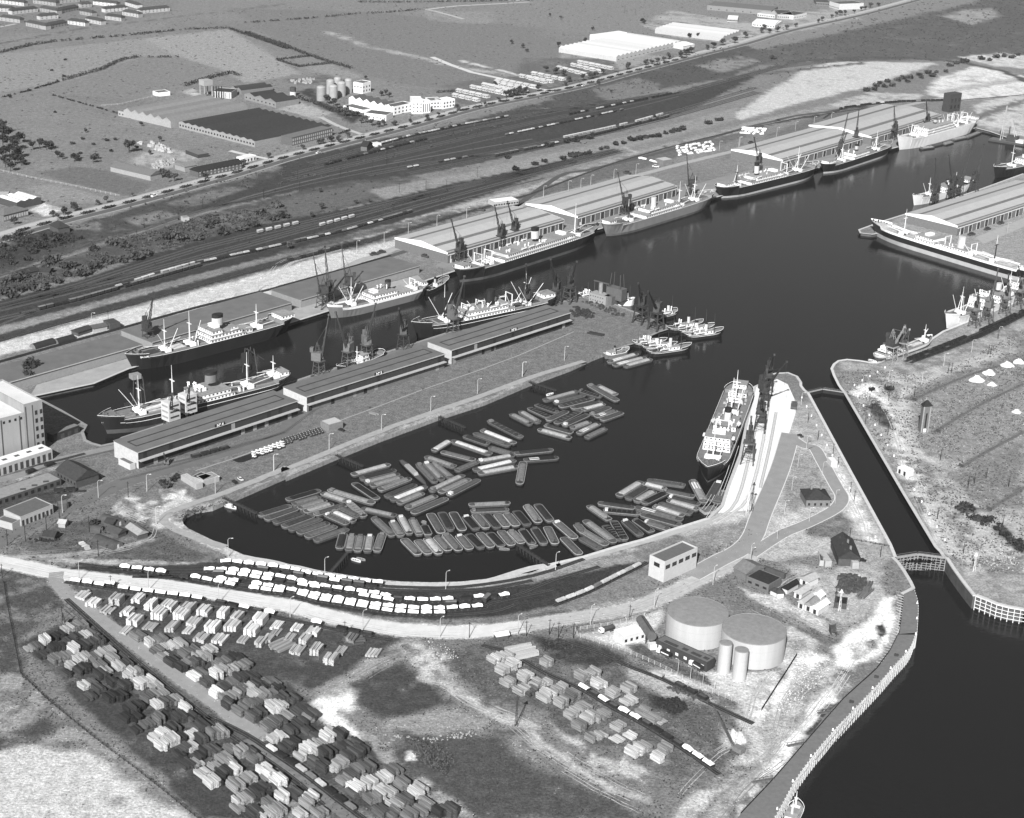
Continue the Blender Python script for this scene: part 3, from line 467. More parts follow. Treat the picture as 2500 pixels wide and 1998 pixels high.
wall_run(_v, (2203, 1452), (1807, 1989), ZR-2, 'dark earth bank behind the curved timber jetty', EARTH)
wall_run(_v, (2500, 1489), (2309, 1362), ZR-2, 'river wall below the outer lock gates by the fender grid', WALLM, COPE)

# ---------------------------------------------------------------- roads and aprons
M_ROAD = mat(tone(150), .1, .15, .9, 0); M_SAND = mat(tone(218), .1, .2, .95, 0); M_DIRT = mat(tone(185), .16, .3, .95, 0); M_APR = mat(tone(238), .08, .12, .9, 0)
M_TAR = mat(tone(112), .12, .15, .9, 0); M_TARD = mat(tone(86), .12, .2, .9, 0); M_KERB = mat(tone(215), .1, .5); M_QUAY = mat(tone(140), .12, .1, .9, 0); M_BALL = mat(tone(58), .3, .5, .95, 0)
def road(name, s, w, m, z=.05, kerb=None, sm=4, wob=0, w2=None):
    ps = smoothline(gp(s), sm) if sm > 1 else gp(s)
    if kerb: ribbon(name+'_kerb', ps, w+1.0, z-.02, kerb)
    return ribbon(name, ps, w, z, m, wob, w2)
MAIN = "s:-80,602 0,580 130,542 286,503 390,475 487,448 562,427 653,399 700,385 814,355 925,327 1022,302 1152,265 1300,235 1421,209 1538,177 1710,132 1817,105 1930,72 2092,37 2206,7 2320,-24"
mp_ = smoothline(gp(MAIN), 3)
ribbon('main_road_verge', mp_, 25, .03, mat(tone(158), .2, .3, .95, 0)); ribbon('main_road', offset(mp_, 7), 7.5, .06, mat(tone(182), .1, .2, .9, 0)); ribbon('main_road_carriageway', offset(mp_, -6.5), 8, .06, mat(tone(98), .12, .2, .9, 0))
road('sand_road', "d0:-60,45 140,85 450,148 1000,203 1430,272 1861,338 d1:500,402 750,460 1000,497 1350,515 d2:0,505 200,480", 11, M_SAND, .07, None, 5, .5)
road('sand_road_bend', "d2:180,482 420,440 640,405 860,372 1010,330 1200,245 1420,135 1620,50 1700,5", 9.5, M_DIRT, .06, None, 5, .3)
road('timber_yard_road', "d0:365,125 372,190 470,300 780,525 1100,760 1450,1020 1690,1195", 7.2, mat(tone(152), .1, .3, .95, 0), .08, None, 3, .2)
road('timber_yard_track', "d1:0,1215 250,1400 560,1640 720,1760", 5, mat(tone(120), .3, .3, .95, 0), .08, None, 3, .5)
road('lock_road', "c2:1500,1560 1720,1440 1860,1370 1960,1270 2030,1090 c3:320,760 400,490", 11, M_ROAD, .09, M_KERB, 4)
road('lock_loop_road', "c3:420,530 500,580 580,600 640,700 740,880 785,960 770,1020 700,1080 520,1170 330,1250 100,1400", 7.5, M_ROAD, .10, M_KERB, 5)
sheet('lock_quay_apron', gp("c2:1990,140 1950,310 1885,650 1792,892 1748,1034 1700,1090 2030,1058 c3:230,980 290,780 400,460 440,330 430,230 380,120 300,80"), .06, M_APR)
sheet('basin_quay_apron', gp("c2:1640,1132 1350,1222 1150,1292 960,1342 700,1422 480,1472 500,1500 1180,1310 1660,1165 1730,1080"), .06, mat(tone(182), .14, .15, .9, 0))
road('perimeter_road', "d1:-60,28 200,70 480,135 800,190 1000,207 1300,212 1560,190 1861,100 d2:450,80", 5.5, mat(tone(196), .16, .4, .95, 0), .06, None, 4, .5)
road('basin_head_road', "c0:1700,1345 1420,1255 1270,1180 1230,1130 1300,1070 1480,1005 1700,930 2000,810 2156,745 c1:300,760 690,600 1000,475 1460,310 1800,195 2156,62 b2:700,1330", 5.0, mat(tone(165), .14, .3, .95, 0), .06, None, 4, .4)
road('dock_road', "c0:-60,1330 150,1210 420,1080 700,960 950,850 1250,760 1750,610 2156,480 c1:400,320 1000,130 1500,-20", 12, M_TAR, .05, None, 3)
road('pier_kerb_line', "c0:1470,770 1750,680 c1:700,395 1000,285 1330,160 1750,15 b2:200,1290 620,1110", 1.1, mat(tone(165), .1, .5), .09, None, 1)
road('silo_road', "c0:-40,850 250,770 430,690 640,640 880,590", 7, mat(tone(140), .15, .2, .9, 0), .06)
sheet('pier_apron', gp("s:282,1084 300,1072 778,915 986,850 1284,755 1382,744 1430,730 1460,745 1300,800 1000,900 700,1000 340,1120"), .06, mat(tone(118), .15, .1, .9, 0))
sheet('north_quay_apron', gp("s:1110,663 1300,606 1469,559 1745,484 2001,411 2186,362 2381,314 2360,300 2130,335 1912,395 1655,460 1411,533 1377,545 1093,632 1060,650"), .06, M_QUAY)
sheet('north_west_quay_apron', gp("s:71,971 227,938 312,902 420,870 560,832 710,789 1035,688 1020,672 700,760 560,805 312,876 90,940"), .06, mat(tone(165), .15, .12, .9, 0))
road('north_dock_road', "b1:640,690 860,575 1000,535 1200,455 1750,295 a2:350,1500 1000,1345 1500,1215 2156,1055 a3:700,925 1300,788 1560,735", 8, mat(tone(168), .1, .2, .9, 0), .07, None, 3)
road('north_dark_road', "b1:880,600 1216,500 1500,395 1900,250 a2:500,1330 700,1285 1000,1215 1300,1140 1900,965 2156,905 a3:300,905 480,865 760,835", 6, M_TARD, .07, None, 3)
sheet('east_shed_road', gp("b3:1790,400 2156,255 2300,200 2300,260 2156,320 1850,450"), .06, mat(tone(168), .1, .2, .9, 0))
road('works_drive', "a1:560,880 700,950 880,1015", 6, M_DIRT, .06); road('works_track', "a0:1730,1135 1850,1165 2010,1195", 6, mat(tone(215), .1, .3), .06, None, 1)
road('lane', "a1:1360,75 1440,90 1640,145", 6, M_DIRT, .06); road('far_road', "a1:1350,75 1600,45 2156,15 a2:40,0", 7, M_DIRT, .06, None, 2); road('estate_road', "a1:1400,430 1700,545 2156,640 a2:60,610 300,660 480,690", 8, mat(tone(205), .1, .3), .06, None, 2)
road('field_lane', "a0:0,205 120,180", 5, M_DIRT, .06, None, 1)

# ---------------------------------------------------------------- railway tracks: ballast strip, sleepers left to the material, two rails each
RAILM = mat(tone(150), .2, .5, .4, 0, 0, .5, .6)
def track(ps, name='railway_track', bed=3.0, z=.10, m=None):
    b = ribbon(name, ps, bed, z, m or M_BALL)
    mb = MB()
    for s_ in (-.72, .72):
        l = offset(ps, s_+.08); r = offset(ps, s_-.08); v = []
        for a, c in zip(l, r): v += [(a.x, a.y, z+.16), (c.x, c.y, z+.16)]
        mb.add(v, [(2*i, 2*i+1, 2*i+3, 2*i+2) for i in range(len(ps)-1)])
    o = mb.build('rails', RAILM, b); o['kind'] = 'stuff'
    return b
K = {}
def trk(key, s, n=3, **k):
    K[key] = smoothline(gp(s), n)
    if k.get('lay', True): track(K[key], m=k.get('m'), bed=k.get('bed', 3.0))
trk('K1', "d0:700,95 1200,92 1480,75 1600,88 1861,118 d1:405,150 650,188 830,208 1000,222 1400,222 1861,150 d2:600,40")
trk('K1b', "d0:800,108 1400,108 1650,120 1861,150 d1:470,182 700,215 845,232 1000,245 1500,240 1861,180")
trk('K2', "d0:900,125 1350,128 1530,135 1700,157 1861,180 d1:380,212 610,252 840,282 980,312 1140,325 1310,320 1500,305 1740,282 d2:400,180 700,90")
trk('K3', "d0:900,150 1420,152 1560,163 1720,188 1861,210 d1:400,232 510,250 745,293 870,313 970,330 1140,350 1500,340 d2:0,285")
trk('K4', "d0:860,155 1290,170 1430,190 1640,218 1861,254 d1:450,290 600,318 800,350 945,366 1100,378 1280,380 1440,372 1560,358 d2:0,330 400,240")
trk('K5', "d0:500,70 815,112 930,125 1100,150 1320,187 1470,218 1620,245 1780,265 1950,288 d1:470,320 640,347 870,386 1040,405 1290,407 1600,385 d2:150,340")
trk('S1', "d0:420,190 620,220 830,252 1060,280 1330,318 1500,352 1660,390 d1:200,415 500,480 800,542 950,565"); trk('S2', "d0:560,192 760,226 900,243 1100,272 1340,305")
trk('D1', "d2:400,345 450,325 620,260 800,170 980,80 1010,60"); trk('D2', "d2:-60,600 120,650 330,770 600,895 790,1010 1000,1122 1265,1290 1480,1440")
trk('D3', "d2:420,560 700,650 900,740 1130,830 1400,970 1700,1110")
trk('LN', "d1:-250,1060 0,1180 190,1305 400,1450 580,1590 780,1740 "); trk('LN2', "d0:430,300 620,470 900,720 1200,960 1500,1190 1861,1440 d1:500,1640")
trk('P1', "c0:200,800 430,715 700,650 880,610", 2, m=mat(tone(98)), bed=2.0); trk('P2', "c0:1100,745 1500,665 1850,560 2156,470 c1:600,260 1200,60 1500,-30", 2, m=mat(tone(98)), bed=2.0); trk('P3', "c0:900,840 1300,735 1800,590 2156,480", 2, m=mat(tone(98)), bed=2.0)
trk('W1', "c0:0,1000 200,960 480,930 650,920", 2); trk('W2', "c0:0,790 250,730 450,690 640,640", 2)
trk('Q1', "b3:1260,1335 1800,1125 2156,960 2250,915", 2); trk('Q2', "b3:1300,1345 1820,1150 2156,985 2250,935", 2)
trk('A1', "c2:2060,130 1960,560 1880,900 1800,1060 1660,1150", 2, m=mat(tone(205)), bed=1.9); trk('A2', "c2:2100,150 2040,560 1960,900 1880,1040 1700,1160", 2, m=mat(tone(205)), bed=1.9); trk('A3', "c2:2140,330 2090,600 2020,900", 2, m=mat(tone(205)), bed=1.9)
trk('R1', "s:-60,702 0,674 110,642 227,590 357,560 487,515 700,463 827,435 1022,399 1300,364 1500,320 1700,262", 2, m=mat(tone(85), .2, .3)); trk('R2', "s:-60,712 110,650 357,566 600,482 827,425 1022,388 1300,340", 2, m=mat(tone(110), .2, .3))
for i, s in enumerate(("s:-60,775 195,712 487,636 700,577 1022,490 1300,420 1520,368", "s:-60,795 195,735 487,652 760,580 1022,505 1300,430 1520,372", "s:-60,822 98,755 330,692 487,645 830,570 1087,496 1330,435", "s:-60,765 195,698 487,606 760,542 1087,465 1400,393",
                       "s:700,440 1000,370 1300,300 1664,226 1900,165 2100,145", "s:720,425 1000,352 1300,285 1640,226", "s:760,400 1000,335 1250,285 1457,257", "s:900,430 1200,375 1480,318 1620,282 1850,215", "s:1000,425 1300,365 1620,290 1850,225", "s:960,395 1200,340 1500,275 1660,235")): trk('Y%d' % i, s, 2, m=mat(tone(88), .25, .3, .95, 0))
for i, o in ((0, 5), (0, 9.5), (1, 4.5), (3, 5), (3, -5), (4, 5), (4, -5), (5, 4.5), (6, 4.5), (6, -4.5), (7, 5), (8, 4.5), (8, -4.5)): track(offset(K['Y%d' % i], o), m=mat(tone(82), .25, .3, .95, 0))
trk('N1', "s:-60,850 325,742 700,640 900,590 1120,523 1300,473 1500,398 1720,338 1930,293 2110,265", 2); trk('N2', "s:2010,290 2060,265 2200,250 2330,246 2520,230", 2)
for i, s in enumerate(("c3:1320,240 1500,150 1800,30 2156,-70", "c3:1480,480 1700,345 1900,235 2156,115", "c3:1690,740 1850,640 2156,475", "c3:1890,1070 2000,995 2200,870")): trk('B%d' % i, s, 2, m=mat(tone(108), .3, .4, .95, 0), bed=2.4)

# ---------------------------------------------------------------- transit sheds and buildings
def rect3(a, b, c):
    """front edge a->b, depth to the side of c: centre, heading, length, depth (local x along the front, +y away)"""
    d = b-a; L = d.length; h = math.atan2(d.y, d.x); n = Vector((-math.sin(h), math.cos(h), 0)); w = (c-a).dot(n)
    return a, h, L, w
def windows(mb, x0, x1, y, z, n, w, h, face=-1):
    for i in range(n):
        x = x0+(x1-x0)*(i+.5)/n; mb.box(x, y+face*.04, z, w, .1, h)
def windows_x(mb, y0, y1, x, z, n, w, h, face=1):
    for i in range(n):
        y = y0+(y1-y0)*(i+.5)/n; mb.box(x+face*.04, y, z, .1, w, h)
def pitched(t, L, W, h, rise, rm, ov=.5, hip=0.0, gm=None, name='roof'):
    """roof over a rectangle 0..L x 0..W with the ridge along x"""
    z = h; y = W/2; a = hip
    v = [(-ov, -ov, z-.1), (L+ov, -ov, z-.1), (L+ov, W+ov, z-.1), (-ov, W+ov, z-.1), (a-ov*(a == 0), y, z+rise), (L-a+ov*(a == 0), y, z+rise),
         (-ov, -ov, z-.4), (L+ov, -ov, z-.4), (L+ov, W+ov, z-.4), (-ov, W+ov, z-.4)]
    f = [(0, 1, 5, 4), (2, 3, 4, 5), (6, 7, 1, 0), (8, 9, 3, 2), (9, 8, 7, 6)]
    if hip: f += [(1, 2, 5), (3, 0, 4), (7, 8, 2, 1), (9, 6, 0, 3)]
    else: f += [(7, 8, 2, 5, 1), (9, 6, 0, 4, 3)]
    return MB().add(v, f).build(name, rm, t)
def building(name, label, cat, a, b, c, h, wall=BRICK, roof=MID, kind='flat', rise=2.0, hip=None, rows=(), ends=(), bays=0, wm=GLASS, group=None, base_z=0.0, par=.5, chim=(), sky=0, doors=0, dm=DARK):
    A, hd, L, Wd = rect3(a, b, c)
    if Wd < 0: A = A+Vector((-math.sin(hd), math.cos(hd), 0))*Wd; Wd = -Wd
    t = thing(name, label, cat, (A.x, A.y, base_z), hd, group)
    if kind == 'saw':
        n = bays; bw_ = L/n; v = []; f = []
        MB().box(L/2, Wd/2, 0, L, Wd, h).build('wall', wall, t)
        for i in range(n):
            x0 = i*bw_; mb = MB().add([(x0, 0, h), (x0+bw_, 0, h), (x0+bw_, Wd, h), (x0, Wd, h), (x0+bw_*.12, 0, h+rise), (x0+bw_*.12, Wd, h+rise)], [(4, 1, 2, 5), (0, 4, 5, 3), (0, 1, 4), (2, 3, 5)])
            mb.build('roof_bay', roof, t)
    elif kind == 'gables':
        n = bays; bw_ = L/n; MB().box(L/2, Wd/2, 0, L, Wd, h).build('wall', wall, t)
        for i in range(n):
            x0 = i*bw_
            MB().add([(x0, .1, h), (x0+bw_, .1, h), (x0+bw_, Wd, h), (x0, Wd, h), (x0+bw_/2, .1, h+rise), (x0+bw_/2, Wd, h+rise)], [(0, 4, 5, 3), (4, 1, 2, 5)]).build('roof_bay', roof, t)
            MB().add([(x0, 0, h), (x0+bw_, 0, h), (x0+bw_/2, 0, h+rise), (x0, Wd, h), (x0+bw_, Wd, h), (x0+bw_/2, Wd, h+rise)], [(0, 1, 2), (4, 3, 5)]).build('gable', wall, t)
    else:
        MB().box(L/2, Wd/2, 0, L, Wd, h).build('wall', wall, t)
        if kind == 'flat':
            MB().box(L/2, Wd/2, h+.01, L-.8, Wd-.8, .12).build('roof', roof, t)
            if par:
                mb = MB(); mb.box(L/2, .2, h, L, .4, par).box(L/2, Wd-.2, h, L, .4, par).box(.2, Wd/2, h, .4, Wd-.8, par).box(L-.2, Wd/2, h, .4, Wd-.8, par); mb.build('parapet', wall, t)
        else:
            r = pitched(t, L, Wd, h, rise, roof, hip=(hip if hip is not None else (Wd*.5 if kind == 'hip' else 0)))
            if kind == 'gable':
                MB().add([(0, 0, h-.12), (0, Wd, h-.12), (0, Wd/2, h+rise-.15), (L, 0, h-.12), (L, Wd, h-.12), (L, Wd/2, h+rise-.15)], [(1, 0, 2), (3, 4, 5)]).build('gable', wall, t)
            for cx in chim: MB().box(L*cx, Wd/2+.4, h+rise-.8, 1.0, 1.0, 2.4).build('chimney', BRICK, t)
            if sky:
                for i in range(sky):
                    x = L*(i+.5)/sky; z0 = h+rise*.35; MB().add([(x-.9, Wd*.17, z0+.06), (x+.9, Wd*.17, z0+.06), (x+.9, Wd*.36, z0+rise*.38+.06), (x-.9, Wd*.36, z0+rise*.38+.06)], [(0, 1, 2, 3)]).build('skylight', DARK, t)
    for z, n, w, hh in rows:
        for i in range(n):
            MB().box(L*(i+.5)/n, -.03, z, w, .1, hh).build('window', wm, t)
    for z, n, w, hh in ends:
        for i in range(n):
            MB().box(-.03, Wd*(i+.5)/n, z, .1, w, hh).build('window', wm, t)
    for i in range(doors): MB().box(L*(i+.5)/doors, -.05, 0, min(3, L/doors*.5), .12, min(3.2, h*.7)).build('door', dm, t)
    return t, L, Wd
SLATE = mat(tone(62), .25, .8); LROOF = mat(tone(178), .07, .2, .8, .05); LBAND = mat(tone(118), .1, .3, .5, .03); GABW = mat(.85, .04, .5); BRK = mat(tone(118), .15, .8); BRKD = mat(tone(85), .2, .8); LWALL = mat(tone(225), .08, .5); WROOF = mat(tone(235), .06, .3)

def gable_shed(label, gnd, eave_l, eave_r, apex_l, far_l, doors):
    """gnd: near-left foot; eave/apex pixels on the roof"""
    g0 = G(gnd); H = 9.2; e0 = G(eave_l, H); e1 = G(eave_r, H); ap = G(apex_l, H+3.6); A, hd, L, Wh = rect3(e0, e1, ap); Wd = 2*abs(Wh)
    t = thing('transit_shed', label, 'shed', (e0.x, e0.y, 0), hd, None); rise = 3.6
    MB().box(L/2, Wd/2, 0, L, Wd, H).build('wall', BRK, t); pitched(t, L, Wd, H, rise, LROOF, .3)
    for x, s_ in ((-.36, 1), (L+.36, -1)):
        MB().add([(x, 0, H-.3), (x, Wd, H-.3), (x, Wd, H), (x, Wd/2, H+rise), (x, 0, H), (x-.0, 0, H-1.6), (x, Wd, H-1.6)], [(5, 4, 3, 2, 6) if s_ > 0 else (6, 2, 3, 4, 5)]).build('gable', GABW, t)
    k = rise/(Wd/2)
    for y0, y1 in ((.235, .30), (.70, .765), (.02, .05)):
        za = H+k*(min(y0, 1-y0))*Wd; zb = H+k*(min(y1, 1-y1))*Wd
        MB().add([(.8, Wd*y0, za+.12), (L-.8, Wd*y0, za+.12), (L-.8, Wd*y1, zb+.12), (.8, Wd*y1, zb+.12)], [(0, 1, 2, 3)]).build('rooflight', LBAND, t)
    for i in range(doors):
        x = L*(i+.6)/doors; d = MB().box(x, -.05, 0, 5.2, .14, 6.2).build('door', mat(tone(70), .2, .5), t)
        MB().box(x-2.9, -.08, 0, .5, .2, 6.6).box(x+2.9, -.08, 0, .5, .2, 6.6).box(x, -.09, 6.2, 6.2, .2, .4).build('door_frame', OFFW, t)
    MB().box(L/2, -.25, 6.7, L, .5, .5).build('fascia', OFFW, t); MB().box(L*.02+1, -.06, 0, 2.2, .14, 3).build('door', OFFW, t)
    return t, L, Wd
gable_shed('longest pale gabled transit shed, beside the black liner with the black topped funnel', (1093, 645), (1093.5, 617), (1377, 536), (1045, 583), (990, 583), 14)
gable_shed('pale gabled transit shed behind the grey hulled cargo ship, second in its row', (1411, 555), (1411, 528), (1654, 455), (1366, 497), (1314, 500), 11)
gable_shed('pale gabled transit shed behind the smaller black cargo ship, third in its row', (1912, 417), (1912, 391), (2106, 335), (1863, 365), (1813, 367), 9)
gable_shed('pale gabled transit shed behind the big white ship at the dock end', (2128, 358), (2128, 334), (2300, 281), (2066, 307), (2037, 308), 8)
gable_shed('pale gabled transit shed on the pier above the long black ship', (2339, 580), (2339, 552), (2600, 468), (2287, 523), (2230, 526), 14)

def flat_shed(label, nl, nr, fl, H, sign=None, canopy=4.9, endm=mat(tone(198), .12, .5), wm=mat(tone(62), .2, .8), lower=None, sgn=.45, gut=True):
    e0, e1, c = G(nl, H), G(nr, H), G(fl, H); A, hd, L, Wd = rect3(e0, e1, c); t = thing('transit_shed', label, 'shed', (A.x, A.y, 0), hd)
    rf = mat(tone(112), .14, .12, .9, .05)
    MB().box(L/2, Wd/2, 0, L, Wd, H).build('wall', wm, t); MB().box(L/2, Wd/2, H+.01, L+.8, Wd+.8, .35).build('roof', rf, t)
    if gut: MB().box(L/2, Wd*.33, H+.37, L*.93, .9, .25).box(L/2, Wd*.68, H+.37, L*.93, .9, .25).box(L*.035+.3, Wd/2, H+.37, .9, Wd*.33, .25).box(L*.965-.3, Wd/2, H+.37, .9, Wd*.33, .25).build('gutter', mat(tone(70), .2, .5), t)
    MB().box(L/2, -.5, H-.02, L+.8, .5, .5).build('parapet', mat(tone(178), .15, .6), t)
    if canopy:
        MB().box(L/2, -1.3, canopy, L, 2.6, .45).build('canopy', mat(tone(175), .15, .6), t)
        if lower: MB().box(L*lower/2, -.06, 0, L*lower, .12, canopy-.2).build('wall_facing', mat(tone(118), .2, .5), t)
        nb = max(4, int(L/9))
        mb = MB()
        for i in range(int(L/3)): mb.box(L*(i+.5)/int(L/3), -1.0, canopy-.75, .5, 1.7, .75)
        o = mb.build('canopy_brackets', DARK, t); o['kind'] = 'stuff'
        for i in range(nb):
            if rnd.random() < .55: MB().box(L*(i+.5)/nb, -.06, canopy+.5, 2.6, .14, H-canopy-1.2).build('loading_door', BLACK if rnd.random() < .7 else MID, t)
            if rnd.random() < .6: MB().box(L*(i+.3)/nb, -.08, 0, 2.8, .18, 3.4).build('door', mat(tone(48), .2, .5) if rnd.random() < .7 else mat(tone(150), .2, .5), t)
    MB().box(-.05, Wd/2, 0, .12, Wd+.1, H-.05).build('end_wall', endm, t); MB().box(L+.05, Wd/2, 0, .12, Wd+.1, H-.05).build('end_wall', BRKD, t)
    if sign:
        lettering(sign, 2.6, 'sign_lettering', mat(.85, .02), t, (L*sgn, -.95, H+1.3), (math.pi/2, 0, 0)); MB().box(L*sgn, -.6, H+.45, 7.6, .16, 1.9).build('sign_board', BLACK, t)
    return t, L, Wd
flat_shed('flat roofed two storey pier shed with tall white end wall and No 4 sign', (336.8, 1105.7), (726, 980), (284.5, 1075), 10, 'Nº 4', sgn=.49)
flat_shed('flat roofed two storey shed with No 5 sign in the middle of the central pier', (749, 970), (1085, 865.6), (694, 945), 10, 'Nº 5', lower=1.0, sgn=.5)
flat_shed('flat roofed two storey shed with No 6 sign near the end of the central pier', (1103, 856), (1392, 764.7), (1050, 833), 10, 'Nº 6', lower=.36, sgn=.5)
NWW = mat(tone(150), .1, .5)
flat_shed('low flat roofed quay shed stretching from the frame edge to the black ship', (-60, 958), (348, 843), (-90, 920), 6, None, 0, NWW, NWW, gut=False)
flat_shed('low flat roofed shed in the middle of the north west quay', (372, 837), (712, 740), (330, 798), 6, None, 0, NWW, NWW, gut=False)
flat_shed('low flat roofed shed behind the grey hulled motor ship', (735, 733), (1024, 650), (690, 701), 6, None, 0, NWW, NWW, gut=False)
def bl(name, label, cat, s, h, **k):
    a, b, c = gp(s); return building(name, label, cat, a, b, c, h, **k)
FLATD = mat(tone(105), .12, .4); CREAM = mat(tone(212), .07, .4); PALEW = mat(tone(175), .1, .4); WW = mat(.78, .05, .4)
# --- grain silo and its neighbours
t, L, Wd = bl('grain_silo', 'huge pale concrete grain silo with ribbed bins and a white roof', 'silo', "s:-75,1151 66,1112 -32,1060", 26, wall=mat(tone(165), .14, .15, .9, 0, 0, .1, 0, (1, 1, .12)), roof=mat(tone(215), .1, .1), par=.8)
for i in range(6): MB().box(L-3-i*11.5, -.06, 0, .7, .2, 25.5).build('bin_joint', mat(tone(85)), t)
for i in range(14): MB().box(L-2-i*3.6, -.05, 23, 1.3, .12, 1.5).build('window', GLASS, t)
t, L, Wd = bl('silo_tower', 'taller windowed end tower of the grain silo above the white annexe', 'tower', "s:66.5,1112 111,1099 12,1047", 30.5, wall=mat(tone(160), .16, .15, .9, 0, 0, .1, 0, (1, 1, .15)), roof=mat(tone(218), .1, .1), par=1.2)
MB().box(1.0, -.06, 0, .6, .2, 30).box(5.4, -.06, 0, .5, .2, 30).build('bin_joint', mat(tone(85)), t)
for j in range(5):
    for i in range(2): MB().box(7.6+i*3.2, -.06, 3.5+j*5.0, 1.5, .14, 2.6).build('window', GLASS, t)
t, L, Wd = bl('silo_annexe', 'low white roofed annexe with four roof lights along the foot of the silo', 'warehouse', "s:-70,1186 129,1122 113,1106", 6.5, wall=PALEW, roof=WROOF, par=0)
for i in range(7): MB().box(L-4-i*8, Wd*.5, 6.64, 3.0, 2.2, .12).build('roof_light', mat(tone(90)), t)
for i in range(16): MB().box(L-2-i*3.7, -.06, .4, 1.9, .14, 4.2).build('window', mat(tone(70), .2), t)
bl('workshop', 'long low workshop with three roof lights beside the railway below the silo annexe', 'workshop', "s:-40,1249 150,1186 139,1163", 4, wall=BRKD, roof=mat(tone(142), .15, .5), par=0, rows=((1, 12, 2, 2),))
for i in range(3):
    p = G((112-i*28, 1176+i*9.3), 4.2); tag(link('roof_hatch', MB().box(0, 0, -.1, 3, 2, .25).mesh('roof_hatch', mat(tone(75))), None, p, .25), 'dark square roof hatch, %s from the gable on the long workshop' % nth(i+1), 'hatch', 'roof hatches')
bl('shed_annexe', 'low white banded annexe with dark roof at the foot of the white shed end', 'annexe', "m:262,1032 388,1094 448,1076", 3.4, wall=CREAM, roof=FLATD, par=.3)
bl('gabled_depot', 'dark brick depot with steep slate roof standing alone beside the quay road', 'depot', "s:139,1166 187,1193 238,1174", 5, wall=BRKD, roof=SLATE, kind='gable', rise=4.2, rows=((1.4, 6, 1.2, 1.5),))
bl('garage_block', 'flat dark roofed garage block with eight bay doors beside the bend of the dock road', 'garage', "c0:160,1188 402,1092 285,1030", 5, wall=PALEW, roof=FLATD, doors=8, dm=mat(tone(60)))
bl('garage_annexe', 'small flat annexe at the end of the garage block with the dark roof', 'annexe', "c0:-20,1185 95,1218 150,1185", 3.5, wall=PALEW, roof=FLATD)
bl('gate_hut', 'little square hut beside the garage block', 'hut', "c0:440,1062 515,1052 470,1030", 3, wall=BRKD, roof=FLATD, par=0)
bl('store_shed', 'shed with black doorways on the dark quay below the silo', 'shed', "c0:395,555 600,480 590,455", 4.5, wall=mat(tone(60)), roof=mat(tone(118)), par=0, doors=4)
bl('wash_house', 'pale narrow flat roofed wash house beside the basin road', 'wash house', "c0:1360,840 1478,912 1518,893", 3, wall=PALEW, roof=mat(tone(190)), par=.3)
bl('canteen', 'low dark roofed canteen between two pale wings', 'canteen', "c0:1440,850 1530,880 1590,840", 3, wall=PALEW, roof=mat(tone(70)), par=.3)
bl('wash_house', 'short pale wing of the canteen group beside the parked cars', 'wash house', "c0:1535,882 1650,848 1600,812", 3, wall=PALEW, roof=mat(tone(150)), par=.3)
bl('pump_cabin', 'pale flat roofed cube building with white door beside the stacked drums', 'cabin', "c1:562,448 625,481 716,443", 4.6, wall=mat(tone(135)), roof=mat(tone(185), .08), par=.3)
bl('pump_house', 'tall white cubic pump house with grouped windows at the road junction', 'pump house', "d2:1115,194 1327,98 1011,150", 11, wall=mat(tone(205), .07, .5), roof=FLATD, par=.9, rows=((7.2, 5, 3.4, 2.2),), ends=((7.2, 1, 3.8, 2.2),))
def nissen(label, s, r=3.6, m=DARK, name='nissen_hut'):
    a, b = gp(s); L = (b-a).length; t = thing(name, label, 'hut', (a.x, a.y, 0), ang(a, b)); n = 10; v = []
    for x in (0, L):
        for i in range(n+1): q = math.pi*i/n; v.append((x, -r*math.cos(q), r*.95*math.sin(q)))
    MB().add(v, [(i, n+1+i, n+2+i, i+1) for i in range(n)]).build('roof', m, t, True)
    for x, mm in ((.02, mat(tone(120))), (L-.02, mat(tone(120)))): MB().add([(x, -r*.98*math.cos(math.pi*i/n), r*.93*math.sin(math.pi*i/n)) for i in range(n+1)], [tuple(range(n+1))]).build('end_wall', mm, t)
    MB().box(L+.05, 0, 0, .1, 1.2, 2.1).build('door', OFFW, t)
nissen('curved dark hut with white door, lowest of the hut cluster', "c0:725,1290 890,1350"); nissen('curved dark hut, uppermost of the hut cluster', "c0:775,1135 905,1180"); nissen('short curved hut between the two long huts of the cluster', "c0:695,1215 770,1225", 3)
nissen('curved black hut, first of the pair behind the north west shed', "b0:245,1235 400,1190", 3.4, mat(tone(55))); nissen('curved black hut, second of the pair behind the north west shed', "b0:420,1195 550,1160", 3.2, mat(tone(48)))
bl('timber_hut', 'pale roofed long hut at the inner edge of the hut cluster', 'hut', "c0:950,1230 1040,1290 1085,1250", 3.2, wall=BRKD, roof=mat(tone(160)), kind='gable', rise=1.6)
bl('timber_hut', 'dark hut with pitched roof in the middle of the hut cluster', 'hut', "c0:800,1245 890,1280 945,1250", 3, wall=BRKD, roof=mat(tone(80)), kind='gable', rise=1.6)
bl('timber_hut', 'small dark pitched hut beside the short curved hut', 'hut', "c0:790,1190 850,1205 870,1170", 3, wall=BRKD, roof=SLATE, kind='gable', rise=1.5)
bl('timber_hut', 'dark hut standing alone among scrap near the road bend', 'hut', "c0:325,1290 410,1300 440,1265", 3, wall=BRKD, roof=SLATE, kind='gable', rise=1.6); bl('timber_hut', 'small pale roofed hut beside the lone dark hut', 'hut', "c0:440,1195 490,1200 480,1170", 2.8, wall=PALEW, roof=mat(tone(180)), kind='gable', rise=1.2)
